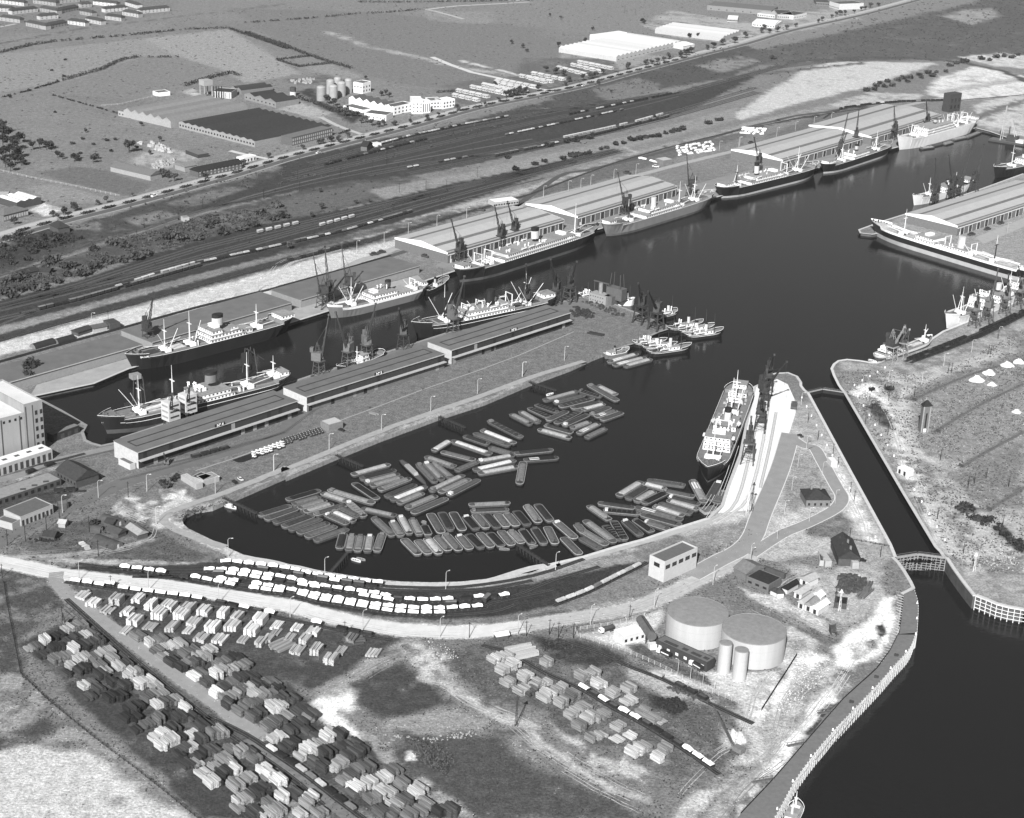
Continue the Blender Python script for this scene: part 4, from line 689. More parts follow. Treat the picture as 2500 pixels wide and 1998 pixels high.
bl('platelayer_hut', 'pale roofed low hut beside the brick hut behind the shed', 'hut', "b0:705,1115 808,1095 790,1070", 3, wall=PALEW, roof=mat(tone(90)), kind='gable', rise=1.5); bl('brick_hut', 'square dark brick hut on the grass behind the shed', 'hut', "b0:830,1100 905,1085 880,1050", 4.5, wall=BRKD, roof=mat(tone(70)), par=.3); bl('platelayer_hut', 'dark low hut between the curved huts and the brick hut', 'hut', "b0:590,1145 690,1112 670,1085", 3, wall=BRKD, roof=SLATE, kind='gable', rise=1.5)
bl('transformer_house', 'pale box building in front of the black ship at the crane', 'kiosk', "b0:1005,1140 1075,1160 1110,1130", 5, wall=PALEW, roof=FLATD)
# --- between basin, lock and river
bl('dock_office', 'dark hip roofed dock house inside the triangle of roads', 'house', "c3:515,1043 695,1043 670,965", 5, wall=BRK, roof=SLATE, kind='hip', rise=3.6, rows=((1, 4, 1.2, 1.5),), chim=(.3, .7))
bl('customs_house', 'long dark gabled building with white end windows beside the outer lock gate', 'house', "g:118,800 196,1000 412,985", 5, wall=BRKD, roof=SLATE, kind='gable', rise=4.2, chim=(.55, .9), sky=3)
bl('store_box', 'small pale flat box at the end of the dark gabled building', 'store', "g:345,1030 415,1028 410,1000", 3.4, wall=PALEW, roof=mat(tone(185)), par=.2); bl('store_box', 'narrow pale roofed store beside the dark gabled building', 'store', "g:60,1010 128,1008 60,890", 3, wall=PALEW, roof=mat(tone(170)), par=.2); bl('store_box', 'low dark roofed store in the fenced yard', 'store', "g:0,1000 45,1003 10,930", 3, wall=PALEW, roof=mat(tone(80)), par=.2)
bl('stable_block', 'pitched roof wing of the courtyard building next to the road', 'block', "e:1240,128 1398,212 1590,95", 4.5, wall=BRK, roof=mat(tone(115), .2, .6), kind='gable', rise=2.8, ends=((1.4, 4, 1.3, 1.5),))
bl('courtyard_block', 'dark flat roofed long wing of the courtyard building', 'block', "e:1405,255 1695,372 1882,280", 4.5, wall=BRK, roof=mat(tone(52), .3, .8), par=.3, rows=((1.6, 3, 2.2, 1.2),)); bl('yard_wall_store', 'low store closing the back of the courtyard', 'store', "e:1620,85 1900,190 1915,170", 3, wall=BRKD, roof=mat(tone(80)), par=.2)
bl('lean_to_hut', 'little dark roofed hut at the corner of the courtyard building', 'hut', "e:1725,385 1800,420 1840,395", 2.8, wall=CREAM, roof=SLATE, kind='hip', rise=1.4); bl('cottage_hut', 'tiny hut with a black gable roof beside the chimney', 'hut', "e:1945,385 2090,300 1900,345", 3, wall=CREAM, roof=mat(tone(40)), kind='gable', rise=1.7); bl('lean_to_hut', 'pale walled hut with dark hip roof between the two small huts', 'hut', "e:1815,435 1900,430 1880,370", 3, wall=CREAM, roof=mat(tone(75)), kind='hip', rise=1.4)
for s, lab, rf in (("q:1108,545 1245,482 995,482", 'pale gabled store behind the other stores', mat(tone(165))), ("q:1010,722 1135,640 930,665", 'pale store with a wide dark door', mat(tone(190))), ("q:1045,857 1190,760 965,822", 'long pale store beside the pale store with the gable notch', LROOF), ("q:1150,892 1250,800 1065,852", 'grey roofed narrow store squeezed between two pale stores', mat(tone(140))), ("q:1245,940 1395,842 1160,890", 'bright white roofed store at the end of the store group', WROOF), ("q:1285,760 1335,722 1190,692", 'small white flat store behind the narrow grey one', WROOF)):
    bl('store_shed', lab, 'store', s, 3.6, wall=CREAM, roof=rf, kind='gable', rise=1.7, ends=((.2, 1, 1.6, 2.4),), wm=mat(tone(50)))
bl('blending_plant', 'long dark flat roofed plant building between the big tanks and the tanker lorries', 'plant', "e:218,1104 885,1408 968,1330", 4.8, wall=mat(tone(66)), roof=mat(tone(112), .12, .4), par=.2, rows=((1.6, 6, 1.7, 1.4),), wm=OFFW)
for i, (u, v, w) in enumerate(((425, 1035, 34), (610, 1108, 13), (755, 1175, 24), (885, 1225, 12))):
    p = G(pts('e:%d,%d' % (u, v))[0], 5.0); tag(link('roof_light', MB().box(0, 0, -.05, w*.42/1.9, 1.9, .2).mesh('roof_light', mat(tone(70))), None, p, ang(*gp("e:218,1104 885,1408"))), 'dark roof light strip, %s from the office end of the plant building' % nth(i+1), 'roof light', 'plant roof lights')
bl('weigh_office', 'small white flat roofed office beside the raised horizontal tank', 'office', "d2:853,600 997,562 778,552", 4, wall=CREAM, roof=WROOF, par=.3, rows=((1.2, 4, 1.3, 1.5),))
t, L, Wd = bl('accumulator_tower', 'tall brick accumulator tower with slit window standing by the lock', 'tower', "f:1868,952 1972,947 1800,928", 18.2, wall=BRK, roof=mat(tone(45)), kind='hip', rise=3.2, hip=2.2)
MB().box(L*.5, -.06, 3, 1.0, .14, 10).build('slit_window', BLACK, t); MB().box(L*.5, -.07, .2, 2, .16, 2.4).build('door', OFFW, t); MB().box(.5, -.05, 0, .8, .12, 18).box(L-.5, -.05, 0, .8, .12, 18).build('pilaster', mat(tone(150)), t)
bl('lock_cabin', 'white flat roofed cabin with dark doors on the far bank of the lock', 'cabin', "f:1688,1540 1775,1515 1638,1455", 4, wall=CREAM, roof=WROOF, par=.2, ends=((.3, 2, 1.6, 2.6),)); bl('lock_cabin', 'white square hut on the strip between lock and loop road', 'cabin', "f:690,1400 775,1395 690,1340", 3.2, wall=CREAM, roof=WROOF, par=.2)
bl('checker_hut', 'white roofed hut on the kerb of the sand road', 'hut', "d2:34,574 110,561 18,548", 2.8, wall=BRKD, roof=WROOF, kind='gable', rise=1.0)
bl('coal_hoist', 'dark timber coal hoist tower at the head of the dock', 'tower', "a3:1590,848 1672,836 1602,826", 21, wall=mat(tone(70)), roof=mat(tone(75)), par=.5, rows=((4, 3, 3, 4), (12, 3, 3, 4)))
bl('dock_shed', 'small grey box shed on the grass behind the second transit shed', 'shed', "a2:1232,1222 1290,1240 1318,1215", 4, wall=mat(tone(130)), roof=mat(tone(180)), par=.2); bl('canteen', 'white roofed canteen behind the longest transit shed', 'canteen', "b2:28,172 202,150 18,142", 4, wall=PALEW, roof=WROOF, par=.2, rows=((1, 9, 1.6, 1.4),))
bl('signal_box', 'tiny pale signal hut beside the upper railway line', 'hut', "b0:1380,285 1425,280 1440,262", 3.5, wall=PALEW, roof=mat(tone(140)), par=.2); bl('brick_house', 'dark hip roofed house between main road and railway', 'house', "b0:375,345 440,376 502,350", 5, wall=BRKD, roof=SLATE, kind='hip', rise=4, chim=(.5,)); bl('crossing_house', 'tall dark roofed crossing keeper house beside the level crossing', 'house', "a1:865,1135 910,1140 935,1115", 5, wall=BRK, roof=mat(tone(50)), kind='gable', rise=4, chim=(.3,)); bl('crossing_hut', 'white flat hut beside the crossing keeper house', 'hut', "a1:965,1108 1020,1098 1005,1085", 3, wall=WW, roof=WROOF, par=.1)
bl('tarred_hut', 'dark tarred hut among bushes below the upper railway', 'hut', "b0:195,700 290,680 285,650", 3.5, wall=DARK, roof=mat(tone(55)), kind='gable', rise=2); bl('tarred_hut', 'short dark hut next to the long tarred hut among bushes', 'hut', "b0:300,680 372,685 350,655", 3, wall=DARK, roof=mat(tone(60)), kind='gable', rise=1.6)
# --- works and houses beyond the main road
bl('weaving_factory', 'big dark roofed factory with many roof ridges', 'factory', "s:437,312 622,360 792,318", 6, wall=mat(tone(150)), roof=mat(tone(58), .25, .4), kind='gables', bays=11, rise=1.6, rows=((2, 26, 2, 1.8),), ends=())
bl('north_light_factory', 'pale factory with six saw tooth gables beside the dark roofed factory', 'factory', "s:302,286 417,313 545,262", 7, wall=mat(tone(165)), roof=mat(tone(128), .12, .3), kind='gables', bays=6, rise=3.4)
bl('factory_office', 'low flat front block of the saw tooth factory', 'office', "a0:890,872 1115,918 1140,900", 5, wall=mat(tone(170)), roof=FLATD, rows=((1.5, 10, 1.6, 1.6),)); bl('office_block', 'long two storey office block with pale piers in front of the dark factory', 'office', "a1:350,1098 652,1022 276,1078", 8, wall=mat(tone(95)), roof=mat(tone(110)), rows=((1, 20, 1.7, 2.4), (4.6, 20, 1.7, 2.4)), wm=mat(tone(185)))
bl('white_works', 'white factory with row of six gables facing the tanks', 'factory', "a1:775,790 1100,868 1165,845", 8, wall=WW, roof=mat(tone(90), .2, .4), kind='gables', bays=6, rise=3.2); bl('works_wing', 'white two storey wing joining the gabled works to its tower', 'office', "a1:1112,868 1250,838 1085,845", 9, wall=WW, roof=mat(tone(85)), rows=((1.5, 5, 2.4, 2), (5.4, 5, 2.4, 2)), wm=mat(tone(110)))
bl('works_tower', 'white stepped central block with curved bay and tall piers', 'tower', "a1:1250,858 1330,858 1238,828", 15, wall=WW, roof=WROOF, rows=((2, 3, 1.6, 2), (6, 3, 1.6, 2), (10, 3, 1.6, 2)), wm=mat(tone(110))); bl('works_entrance', 'white entrance block with four tall dark slots', 'office', "a1:1330,856 1388,848 1318,830", 12.5, wall=WW, roof=WROOF, rows=((1.5, 4, 1.0, 9),), wm=mat(tone(90)))
bl('works_wing', 'white wing with two rows of windows beyond the entrance block', 'office', "a1:1388,822 1480,818 1380,795", 9, wall=WW, roof=mat(tone(120)), rows=((1.5, 4, 2.2, 2), (5.4, 4, 2.2, 2)), wm=mat(tone(110))); bl('works_wing', 'white end wing of the works beside the prefab houses', 'office', "a1:1482,822 1572,806 1455,800", 9, wall=WW, roof=WROOF, rows=((1.5, 4, 2.4, 2), (5.4, 4, 2.4, 2)), wm=mat(tone(110)))
bl('gatehouse', 'low white gatehouse block in front of the gabled works', 'gatehouse', "a1:893,893 1055,912 1095,885", 6, wall=WW, roof=mat(tone(95)), rows=((1.6, 6, 1.5, 1.8),), wm=mat(tone(110))); bl('boiler_tower', 'white square tower behind the silver tanks', 'tower', "a1:878,708 940,692 836,690", 12, wall=WW, roof=mat(tone(110)), rows=((2, 3, 1.8, 2), (6.5, 3, 1.8, 2)), ends=((6.5, 3, 1.8, 2),)); bl('loading_bank', 'low white loading bank beside the gabled works', 'shed', "a1:735,815 880,850 940,835", 3, wall=WW, roof=mat(tone(105)), par=.2)
bl('rib_roof_factory', 'vast white factory with many ribbed roof bays', 'factory', "a2:938,464 1428,348 552,384", 6, wall=mat(tone(185)), roof=mat(tone(196), .06), kind='gables', bays=16, rise=2.4, rows=((1.5, 16, 4, 1.2),), wm=mat(tone(130))); bl('plant_house', 'tall white plant block at the back of the ribbed factory', 'block', "a2:800,330 1015,300 790,310", 10, wall=WW, roof=WROOF, par=.3); bl('glass_works', 'long white ridged glasshouse works on pale ground beside the main road', 'factory', "a2:1740,314 1872,266 1258,242", 6, wall=mat(tone(180)), roof=mat(tone(200), .06), kind='gables', bays=6, rise=2.2)
bl('packing_shed', 'plain white shed beside the ribbed factory and the road trees', 'shed', "a2:1440,375 1525,360 1430,330", 5, wall=mat(tone(210)), roof=WROOF, kind='gable', rise=1.5)
for s, lab, h, rf, w in (("a2:1620,75 2100,118 2110,80", 'long grey mill at the top edge beside the pale ground', 7, mat(tone(120)), mat(tone(130))), ("a3:300,140 420,145 440,110", 'low dark roofed depot behind the pale ground', 6, mat(tone(75)), PALEW), ("a3:420,148 520,128 430,112", 'short white fronted depot with dark roof', 6, mat(tone(80)), CREAM), ("a3:690,55 765,75 800,30", 'white office cube at the top edge beside the trees', 9, mat(tone(90)), CREAM), ("a3:590,40 690,45 680,15", 'low dark roofed block next to the white office cube', 5, mat(tone(80)), mat(tone(120))), ("a3:110,195 285,210 300,180", 'long white store on the pale ground', 5, WROOF, CREAM), ("a2:1770,165 1850,170 1850,140", 'white cabin among rubble on the pale ground', 4, WROOF, PALEW), ("a3:150,125 280,140 285,105", 'pale banded low building behind the rubble', 5, mat(tone(190)), CREAM), ("a2:1970,200 2130,215 2140,175", 'pale flat store at the end of the rubble ground', 4, WROOF, CREAM)):
    bl('works_building', lab, 'works', s, h, wall=w, roof=rf, par=.3, rows=((1.5, 8, 1.6, 1.6),))
t, L, Wd = bl('terraced_houses', 'brick terrace of six houses with cross gables beside the main road', 'houses', "a0:1492,1338 1822,1272 1485,1308", 6, wall=mat(tone(95)), roof=mat(tone(48)), kind='gable', rise=3.2, rows=((1, 12, 1.6, 1.6), (3.8, 12, 1.6, 1.6)), chim=(.1, .27, .43, .6, .77, .93), wm=mat(tone(170)))
bl('filling_station', 'white flat roofed filling station at the end of the brick terrace', 'garage', "a0:1832,1228 1928,1204 1812,1208", 4.5, wall=WW, roof=WROOF, par=.3, rows=((.5, 4, 2, 2.6),), wm=mat(tone(80))); bl('barrel_shed', 'long curved roof shed at the edge of the grass field', 'shed', "a0:832,1290 1132,1360 1195,1332", 5, wall=mat(tone(165)), roof=mat(tone(112)), kind='gable', rise=3); bl('yard_workshop', 'pale gabled workshop behind the brick terrace', 'workshop', "a0:1390,1295 1480,1278 1370,1262", 5, wall=mat(tone(150)), roof=mat(tone(125)), kind='gable', rise=2.4); bl('open_shed', 'open sided grey roofed shed in the scrap yard', 'shed', "a0:1490,1192 1570,1180 1410,1155", 3.5, wall=mat(tone(70)), roof=mat(tone(120)), par=.1)
bl('striped_works', 'white roofed works with dark roof lights above the main road', 'works', "b0:130,190 312,150 55,132", 6, wall=BRKD, roof=WROOF, kind='gables', bays=3, rise=1.2); bl('striped_works', 'lower white roofed bay of the striped works', 'works', "b0:-40,150 55,150 -10,105", 6, wall=BRKD, roof=mat(tone(190)), par=.3); bl('school_block', 'brick block with tall windows and grey roof beside the striped works', 'works', "b0:30,285 215,238 -5,245", 6, wall=mat(tone(120)), roof=mat(tone(115)), kind='hip', rise=3, rows=((1.2, 10, 1.8, 3),), wm=mat(tone(190)))
bl('barrel_works', 'row of dark curved roof workshops beyond the factory yard', 'works', "a0:1838,748 2075,812 2190,770", 6, wall=mat(tone(135)), roof=mat(tone(60)), kind='gables', bays=3, rise=3, rows=((2, 8, 1.8, 1.6),)); bl('barrel_works', 'farther dark roofed workshop with two pale arched ends', 'works', "a0:1735,690 1815,715 1985,665", 5, wall=mat(tone(140)), roof=mat(tone(62)), kind='gables', bays=2, rise=2.4); bl('bin_house', 'row of pale bins under a flat roof by the water tower', 'works', "a0:1600,735 1740,745 1755,715", 7, wall=mat(tone(190)), roof=mat(tone(60)), rows=((.5, 5, .5, 5.8),), wm=DARK); bl('packing_block', 'low white cabin on the grass behind the pale factory', 'cabin', "a0:1188,728 1280,718 1275,700", 4, wall=WW, roof=FLATD)
t, L, Wd = bl('water_tower', 'square concrete water tower on open legs behind the factories', 'tower', "a0:1538,735 1598,728 1570,715", 1, wall=PALEW, roof=FLATD, par=0)
for x, y in ((.4, .4), (L-.4, .4), (.4, Wd-.4), (L-.4, Wd-.4)): MB().box(x, y, 1.2, .8, .8, 12).build('leg', PALEW, t)
MB().box(L/2, Wd/2, 13, L+1, Wd+1, 6).build('tank', PALEW, t)
for i in range(4):
    p = G((522+i*6.5, 243)); tag(MB().tube((p.x, p.y, 0), (p.x, p.y, 15), .7, .5, 8).build('stove_pipe', mat(tone(45))), 'thin dark stove pipe, %s of four from the water tower' % nth(i+1), 'chimney', 'stove pipes')
i = 0
for (a, b, h) in (("195,196 345,226", 0, 6), ("346,226 505,194", 0, 6), ("300,86 430,110", 0, 6), ("431,110 592,78", 0, 6), ("90,112 285,90", 0, 6), ("0,156 150,176", 0, 6), ("-60,84 90,94", 0, 6), ("510,182 640,200", 0, 6), ("642,166 760,190", 0, 6), ("790,146 912,162", 0, 6), ("920,114 1040,134", 0, 6), ("1055,106 1278,84", 0, 6), ("700,36 880,56", 0, 6), ("600,108 692,126", 0, 6), ("250,26 420,48", 0, 6), ("430,30 600,14", 0, 6), ("790,96 960,80", 0, 6), ("300,152 440,140", 0, 6), ("0,26 180,48", 0, 6), ("940,40 1030,66", 0, 6), ("610,60 690,54", 0, 6)):
    i += 1; A, B = gp('a0:'+a); hd = ang(A, B); C_ = A+Vector((-math.sin(hd), math.cos(hd), 0))*9
    building('terrace', 'pale rendered housing terrace with dark hip roof, %s along the corner estate' % nth(i), 'houses', A, B, C_, 5.6, mat(tone(175+rnd.randint(-20, 30))), mat(tone(72), .25, .4), 'hip', 2.8, 3.0, ((1, max(3, int((B-A).length/6)), 1.4, 1.3), (3.5, max(3, int((B-A).length/6)), 1.4, 1.1)), (), chim=(.25, .6), wm=mat(tone(80)), group='estate terraces')
# prefab houses in rows
i = 0
for rw, (s, n) in enumerate((("a1:1575,690 1820,742", 5), ("a1:1680,662 1960,722", 6), ("a1:1770,645 2030,702", 6), ("a1:1860,620 2110,680", 5), ("a1:1545,725 1745,768", 4), ("a2:10,635 260,692", 5), ("a2:30,608 330,668", 6), ("a2:200,580 455,628", 5), ("a2:290,560 545,612", 5), ("a2:270,598 400,632", 3), ("a2:480,515 705,572", 5), ("a2:585,495 825,552", 5), ("a2:640,475 905,528", 6), ("a2:-30,655 120,700", 3))):
    A, B = gp(s)
    for k in range(n):
        p = A+(B-A)*((k+.5)/n); hd = ang(A, B); u = Vector((math.cos(hd), math.sin(hd), 0)); w = Vector((-u.y, u.x, 0)); i += 1
        building('prefab_bungalow', 'small pale prefab bungalow, %s in the %s row of the prefab estate' % (nth(k+1), nth(rw+1)), 'bungalow', p-u*3.9, p+u*3.9, p-u*3.9+w*6.0, 2.8, CREAM, mat(tone(190), .1, .5), 'gable', 1.3, None, ((.8, 3, 1.5, 1.3),), (), wm=mat(tone(90)), group='prefab bungalows')
# silver process tanks at the white works
for i, (u, v, r) in enumerate(((567, 756, 33), (657, 748, 32), (637, 705, 30), (720, 722, 31), (772, 700, 28), (690, 688, 28))):
    p = gp('a1:%d,%d' % (u, v))[0]; rr = r/3.08/2.05; t = thing('silver_tank', 'upright silver tank with domed cap, %s of six counted from the road to the fields' % nth(i+1), 'tank', p, 0, 'silver tanks'); s = mat(tone(165), .1, .3, .4, .1, 0, .5)
    MB().tube((0, 0, 0), (0, 0, 15), rr, rr, 20).build('shell', s, t, False); MB().dome(0, 0, 15, rr, 2.2, 20, 3).build('dome', s, t, True)
p = gp('a1:355,722')[0]; t = thing('banded_tank', 'short tank with black band beside the works yard', 'tank', p); MB().tube((0, 0, 0), (0, 0, 5), 3.6, 3.6, 16).build('shell', CREAM, t); MB().tube((0, 0, 5.02), (0, 0, 10), 3.6, 3.6, 16).build('band', DARK, t)
# ---------------------------------------------------------------- storage tanks and their yard
def tank(label, top, r, h, wall, roofm, name='storage_tank'):
    c = G(top, h); t = thing(name, label, 'tank', (c.x, c.y, 0)); n = 48
    MB().tube((0, 0, 0), (0, 0, h), r, None, n, False).build('shell', wall, t, True)
    MB().add([(math.cos(2*math.pi*i/n)*r, math.sin(2*math.pi*i/n)*r, h) for i in range(n)]+[(0, 0, h+r*.07)], [(i, (i+1) % n, n) for i in range(n)]).build('roof', roofm, t, True)
    MB().path([(math.cos(2*math.pi*i/n)*(r-.15), math.sin(2*math.pi*i/n)*(r-.15), h+.12) for i in range(n+1)], .14, 4).build('rim', mat(tone(140)), t)
    for k in (.36, .68): MB().tube((0, 0, h*k), (0, 0, h*k+.07), r+.035, None, n, False).build('wind_girder', mat(tone(175), .06), t)
    return t
TW = mat(tone(190), .1, .25, .5, 0, 0, .3, 0, (1, 1, .08)); TR = mat(tone(142), .16, .5, .9, 0)
tank('big pale storage tank with flat grey roof behind the plant building', (1703.9, 1493.8), 14.9, 12.5, TW, TR); tank('big pale storage tank with flat grey roof behind the two slim tanks', (1841.5, 1536.7), 15.2, 13.0, TW, TR)
tank('slim upright tank next to the plant building', pts('e:1145,1020')[0], 3.1, 15, TW, TR, 'slim_tank'); tank('slim upright tank standing in front of the other slim tank', pts('e:1352,1112')[0], 3.25, 15, TW, TR, 'slim_tank')
a, b = gp("d2:968,430 1042,545", 5.5); t = thing('horizontal_tank', 'grey horizontal tank raised on legs beside the white office', 'tank', (a.x, a.y, 0), ang(a, b)); L = (b-a).length
hm = mat(tone(105), .2, .4, .6); MB().tube((0, 0, 5.5), (L, 0, 5.5), 2.3, 2.3, 20).build('shell', hm, t, False)
for x in (.2, .5, .8):
    for y in (-1.6, 1.6): MB().box(L*x, y, 0, .5, .5, 4.4).build('leg', STEEL, t)
MB().box(L*.5, 0, 7.7, L*.8, .6, .25).build('catwalk', STEEL, t); MB().box(L+1.5, 0, 0, 3, 3.5, 2.8).build('pump_base', CREAM, t)
def lorry(label, q, tip, m=BLACK, txt=True):
    a, b = gp(q+' '+tip); t = thing('tanker_lorry', label, 'lorry', (a.x, a.y, 0), ang(a, b)); L = 8.2
    MB().box(7.2, 0, .9, 1.9, 2.2, 1.9).build('cab', WHITE, t); MB().box(7.75, 0, 2.0, .85, 2.0, .6).build('windscreen', GLASS, t); MB().tube((.2, 0, 2.1), (6.0, 0, 2.1), 1.15, None, 14).build('tank_body', m, t); MB().box(3.6, 0, .6, 8, 1.0, .35).build('chassis', DARK, t)
    for x in (1.0, 2.2, 6.9):
        for y in (-1.0, 1.0): MB().tube((x, y-.18, .5), (x, y+.18, .5), .5, None, 12).build('wheel', DARK, t)
    if txt:
        for y in (-1.14, 1.14): MB().box(3.1, y, 1.8, 4.6, .06, .55).build('name_band', OFFW, t)
lorry('black tanker lorry with white cab parked under the plant building', 'd2:1165,690', 'd2:1070,645'); lorry('black tanker lorry with white cab at the slim tank end of the plant building', 'd2:1370,775', 'd2:1285,725'); lorry('dark lorry parked beside the white office', 'd2:790,500', 'd2:740,515', DARK, False)
def fence(label, s, step, h, pm, mesh=None, name='fence', cat='fence', rail=True):
    ps = gp(s); t = thing(name, label, cat, ps[0]); o0 = ps[0]; pl = along(ps, step); me = MB().box(0, 0, 0, .22, .22, h).mesh('post', pm)
    for p, hd in pl[:290]: link('post', me, t, p-o0)
    if rail:
        mb = MB()
        for a, b in zip(ps, ps[1:]):
            for z in ((h*.3, h*.62, h*.92) if not mesh else (h*.92,)): mb.tube(a-o0+Vector((0, 0, z)), b-o0+Vector((0, 0, z)), .07)
        mb.build('rail', pm, t)
    if mesh:
        v = []; f = []
        for i, p in enumerate(ps): q = p-o0; v += [(q.x, q.y, .05), (q.x, q.y, h*.88)]
        MB().add(v, [(2*i, 2*i+2, 2*i+3, 2*i+1) for i in range(len(ps)-1)]).build('panel', mesh, t)
    return t
PST = mat(tone(195), .1); DPST = mat(tone(40), .2)
fence('pale concrete post fence along the tanker yard and the railway', "d2:545,510 560,545 860,640 1000,700 1110,750 1260,830 1480,930 1740,1035", 3.4, 2.2, PST); fence('pale concrete post fence along the road side of the tank yard', "d2:575,502 760,475 940,430 1000,410", 3.6, 2.0, PST)
fence('dark boundary fence between pale field and timber yard', "d0:25,200 45,330 90,560 135,790 300,950 600,1195 900,1420 1300,1740", 3.2, 1.5, DPST, None); fence('white post fence across the grass above the main road', "a0:-40,1280 250,1345 580,1410 900,1480", 6, 2.0, PST); fence('thin post fence beside the works road', "a0:1170,725 900,790 760,800", 7, 1.8, PST)
fence('dark wall like fence behind the north west sheds', "b0:0,1345 300,1260 620,1170 920,1090 1480,935 2070,790 b1:250,780 800,630 1090,548", 8, 2.0, DPST, mat(tone(60))); fence('dark pipe fence running from tank yard to the rubble', "d3:385,670 310,790 270,850 155,1030", 4, 1.8, DPST, mat(tone(45)))
fence('low fence round the raking timbers by the outer lock gate', "g:1340,1205 1340,1215" if False else "g:735,800 560,765 420,740 340,725", 2.5, 1.2, DPST)
# ---------------------------------------------------------------- lock gates
def gate(label, a, b, ztop, h, open_frame, t_=1.6):
    d = b-a; L = d.length; t = thing('lock_gate', label, 'gate', (a.x, a.y, ztop-h), ang(a, b)); fm = mat(tone(150), .2); dk = mat(tone(45), .3)
    if not open_frame: MB().box(L/2, t_*.5, 0, L, t_*.6, h-.3).build('leaf', dk, t)
    else: MB().box(L/2, t_*.9, 0, L, .3, h-.3).build('leaf', dk, t)
    MB().box(L/2, t_*.35, h-.25, L, 1.5, .25).build('walkway', mat(tone(165), .2), t)
    for y in (-.35, 1.15): MB().box(L/2, t_*.2+y, h+.9, L, .08, .08).build('handrail', fm, t)
    for i in range(9): MB().box(L*(i+.5)/9, -.1, h, .09, .09, 1.0).build('handrail_post', fm, t)
    if open_frame:
        for i in range(7): MB().box(L*i/6*.97+.2, -.15, 0, .38, .3, h-.3).build('upright', fm, t)
        for i in range(7): MB().box(L/2, -.05, .3+i*(h-1)/6, L, .3, .28).build('cross_beam', fm, t)
        for i in range(3): MB().tube((L*(.08+i*.3), -.3, .4), (L*(.3+i*.3), -.3, h-1), .16).build('brace', fm, t)
ga, gb, gc = G((1968, 961)), G((2009, 951.5)), G((2066, 960)); gate('inner lock gate leaf hinged on the pierhead side', ga, gb, .2, 5, False); gate('inner lock gate leaf hinged on the far bank', gb, gc, .2, 5, False)
ga, gb, gc = G(pts('g:815,915')[0]), G(pts('g:1040,880')[0]), G(pts('g:1335,918')[0]); gate('outer lock gate leaf with open timber frame on the jetty side', ga, gb, .2, 9.5, True); gate('outer lock gate leaf with open timber frame on the far bank', gb, gc, .2, 9.5, True)
# ---------------------------------------------------------------- curved timber jetty
OUT = pts("g:1005,1265 1035,1370 1041,1480 1026,1720 d3:1160,520 1120,620 1030,720 930,835 735,1040 560,1230 400,1440 330,1560 240,1723 120,1900"); INN = pts("g:890,1268 885,1380 862,1560 840,1720 d3:1040,530 990,640 900,760 690,950 480,1190 350,1340 210,1500 20,1700 -150,1900")
def resamp(ps, n):
    L = [0]
    for a, b in zip(ps, ps[1:]): L.append(L[-1]+(b-a).length)
    out = []
    for k in range(n):
        d = L[-1]*k/(n-1); i = min(len(ps)-2, max(j for j in range(len(ps)) if L[j] <= d+1e-6) if d < L[-1] else len(ps)-2); out.append(ps[i]+(ps[i+1]-ps[i])*((d-L[i])/max(1e-6, L[i+1]-L[i])))
    return out
NJ = 93; o_ = resamp(smoothline([G(q) for q in OUT], 4), NJ); i_ = resamp(smoothline([G(q) for q in INN], 4), NJ)
jt = thing('timber_jetty', 'long curved grey timber jetty on pale piles beside the river', 'jetty', (0, 0, 0)); DKM = mat(tone(118), .14, .5, .9, .04)
for k in range(NJ-1):
    MB().prism([o_[k], o_[k+1]*1.0, i_[k+1], i_[k]] if False else [i_[k], o_[k], o_[k]+(o_[k+1]-o_[k])*.985, i_[k]+(i_[k+1]-i_[k])*.985], -.25, .18).build('deck_bay', DKM, jt)
pil = mat(tone(205), .15, .6); wal = mat(tone(185), .15, .6)
for k in range(0, NJ-1):
    a, b = o_[k], o_[k+1]; m = (a+b)/2; dn = (i_[k]-o_[k]).normalized()
    MB().tube((m.x, m.y, ZR-1), (m.x, m.y, -.1), .26, .22, 6).build('pile', pil, jt); q = a+dn*.4; MB().tube((q.x, q.y, ZR-1), (a.x, a.y, .5), .24, .2, 6).build('fender_pile', pil, jt)
    for z in (-1.2, -3.2, -5.2): 
        if k % 2 == 0 and k+2 < NJ: MB().tube((a.x, a.y, z), (o_[k+2].x, o_[k+2].y, z), .2, None, 4).build('waling', wal, jt)
mb = MB()
for k in range(0, NJ-1, 2):
    q = o_[k]*.985+i_[k]*.015; mb.tube((q.x, q.y, ZR-1), (q.x+.3, q.y+2.0, -.4), .2, .2, 4)
    for w in (.25, .5, .75): q = o_[k]*(1-w)+i_[k]*w; mb.tube((q.x, q.y, ZR-1), (q.x, q.y, -.3), .25, .25, 5)
mb.build('back_piles', mat(tone(120)), jt)['kind'] = 'stuff'
lamp_m = mat(tone(215)); 
for n_, k in enumerate((5, 11, 17, 26, 33, 41, 49, 57, 66, 74, 82)):
    q = o_[k]*.94+i_[k]*.06; tag(MB().tube((q.x, q.y, .1), (q.x, q.y, 1.1), .4, .3, 8).dome(q.x, q.y, 1.1, .32, .25, 8, 2).build('bollard', WHITE), 'white mooring bollard, %s along the jetty edge from the lock' % nth(n_+1), 'bollard', 'jetty bollards')
for n_, (k, L_) in enumerate(((27, 2.0), (36, 1.6), (46, 1.5))):
    q = o_[k]*.55+i_[k]*.45; tag(MB().box(q.x, q.y, .2, 2.4, .9, .5, .6).box(q.x, q.y, .3, .9, 2.2, .6, .5).build('winch', DARK), 'small dark winch on the jetty deck, %s from the lock' % nth(n_+1), 'winch', 'jetty winches')
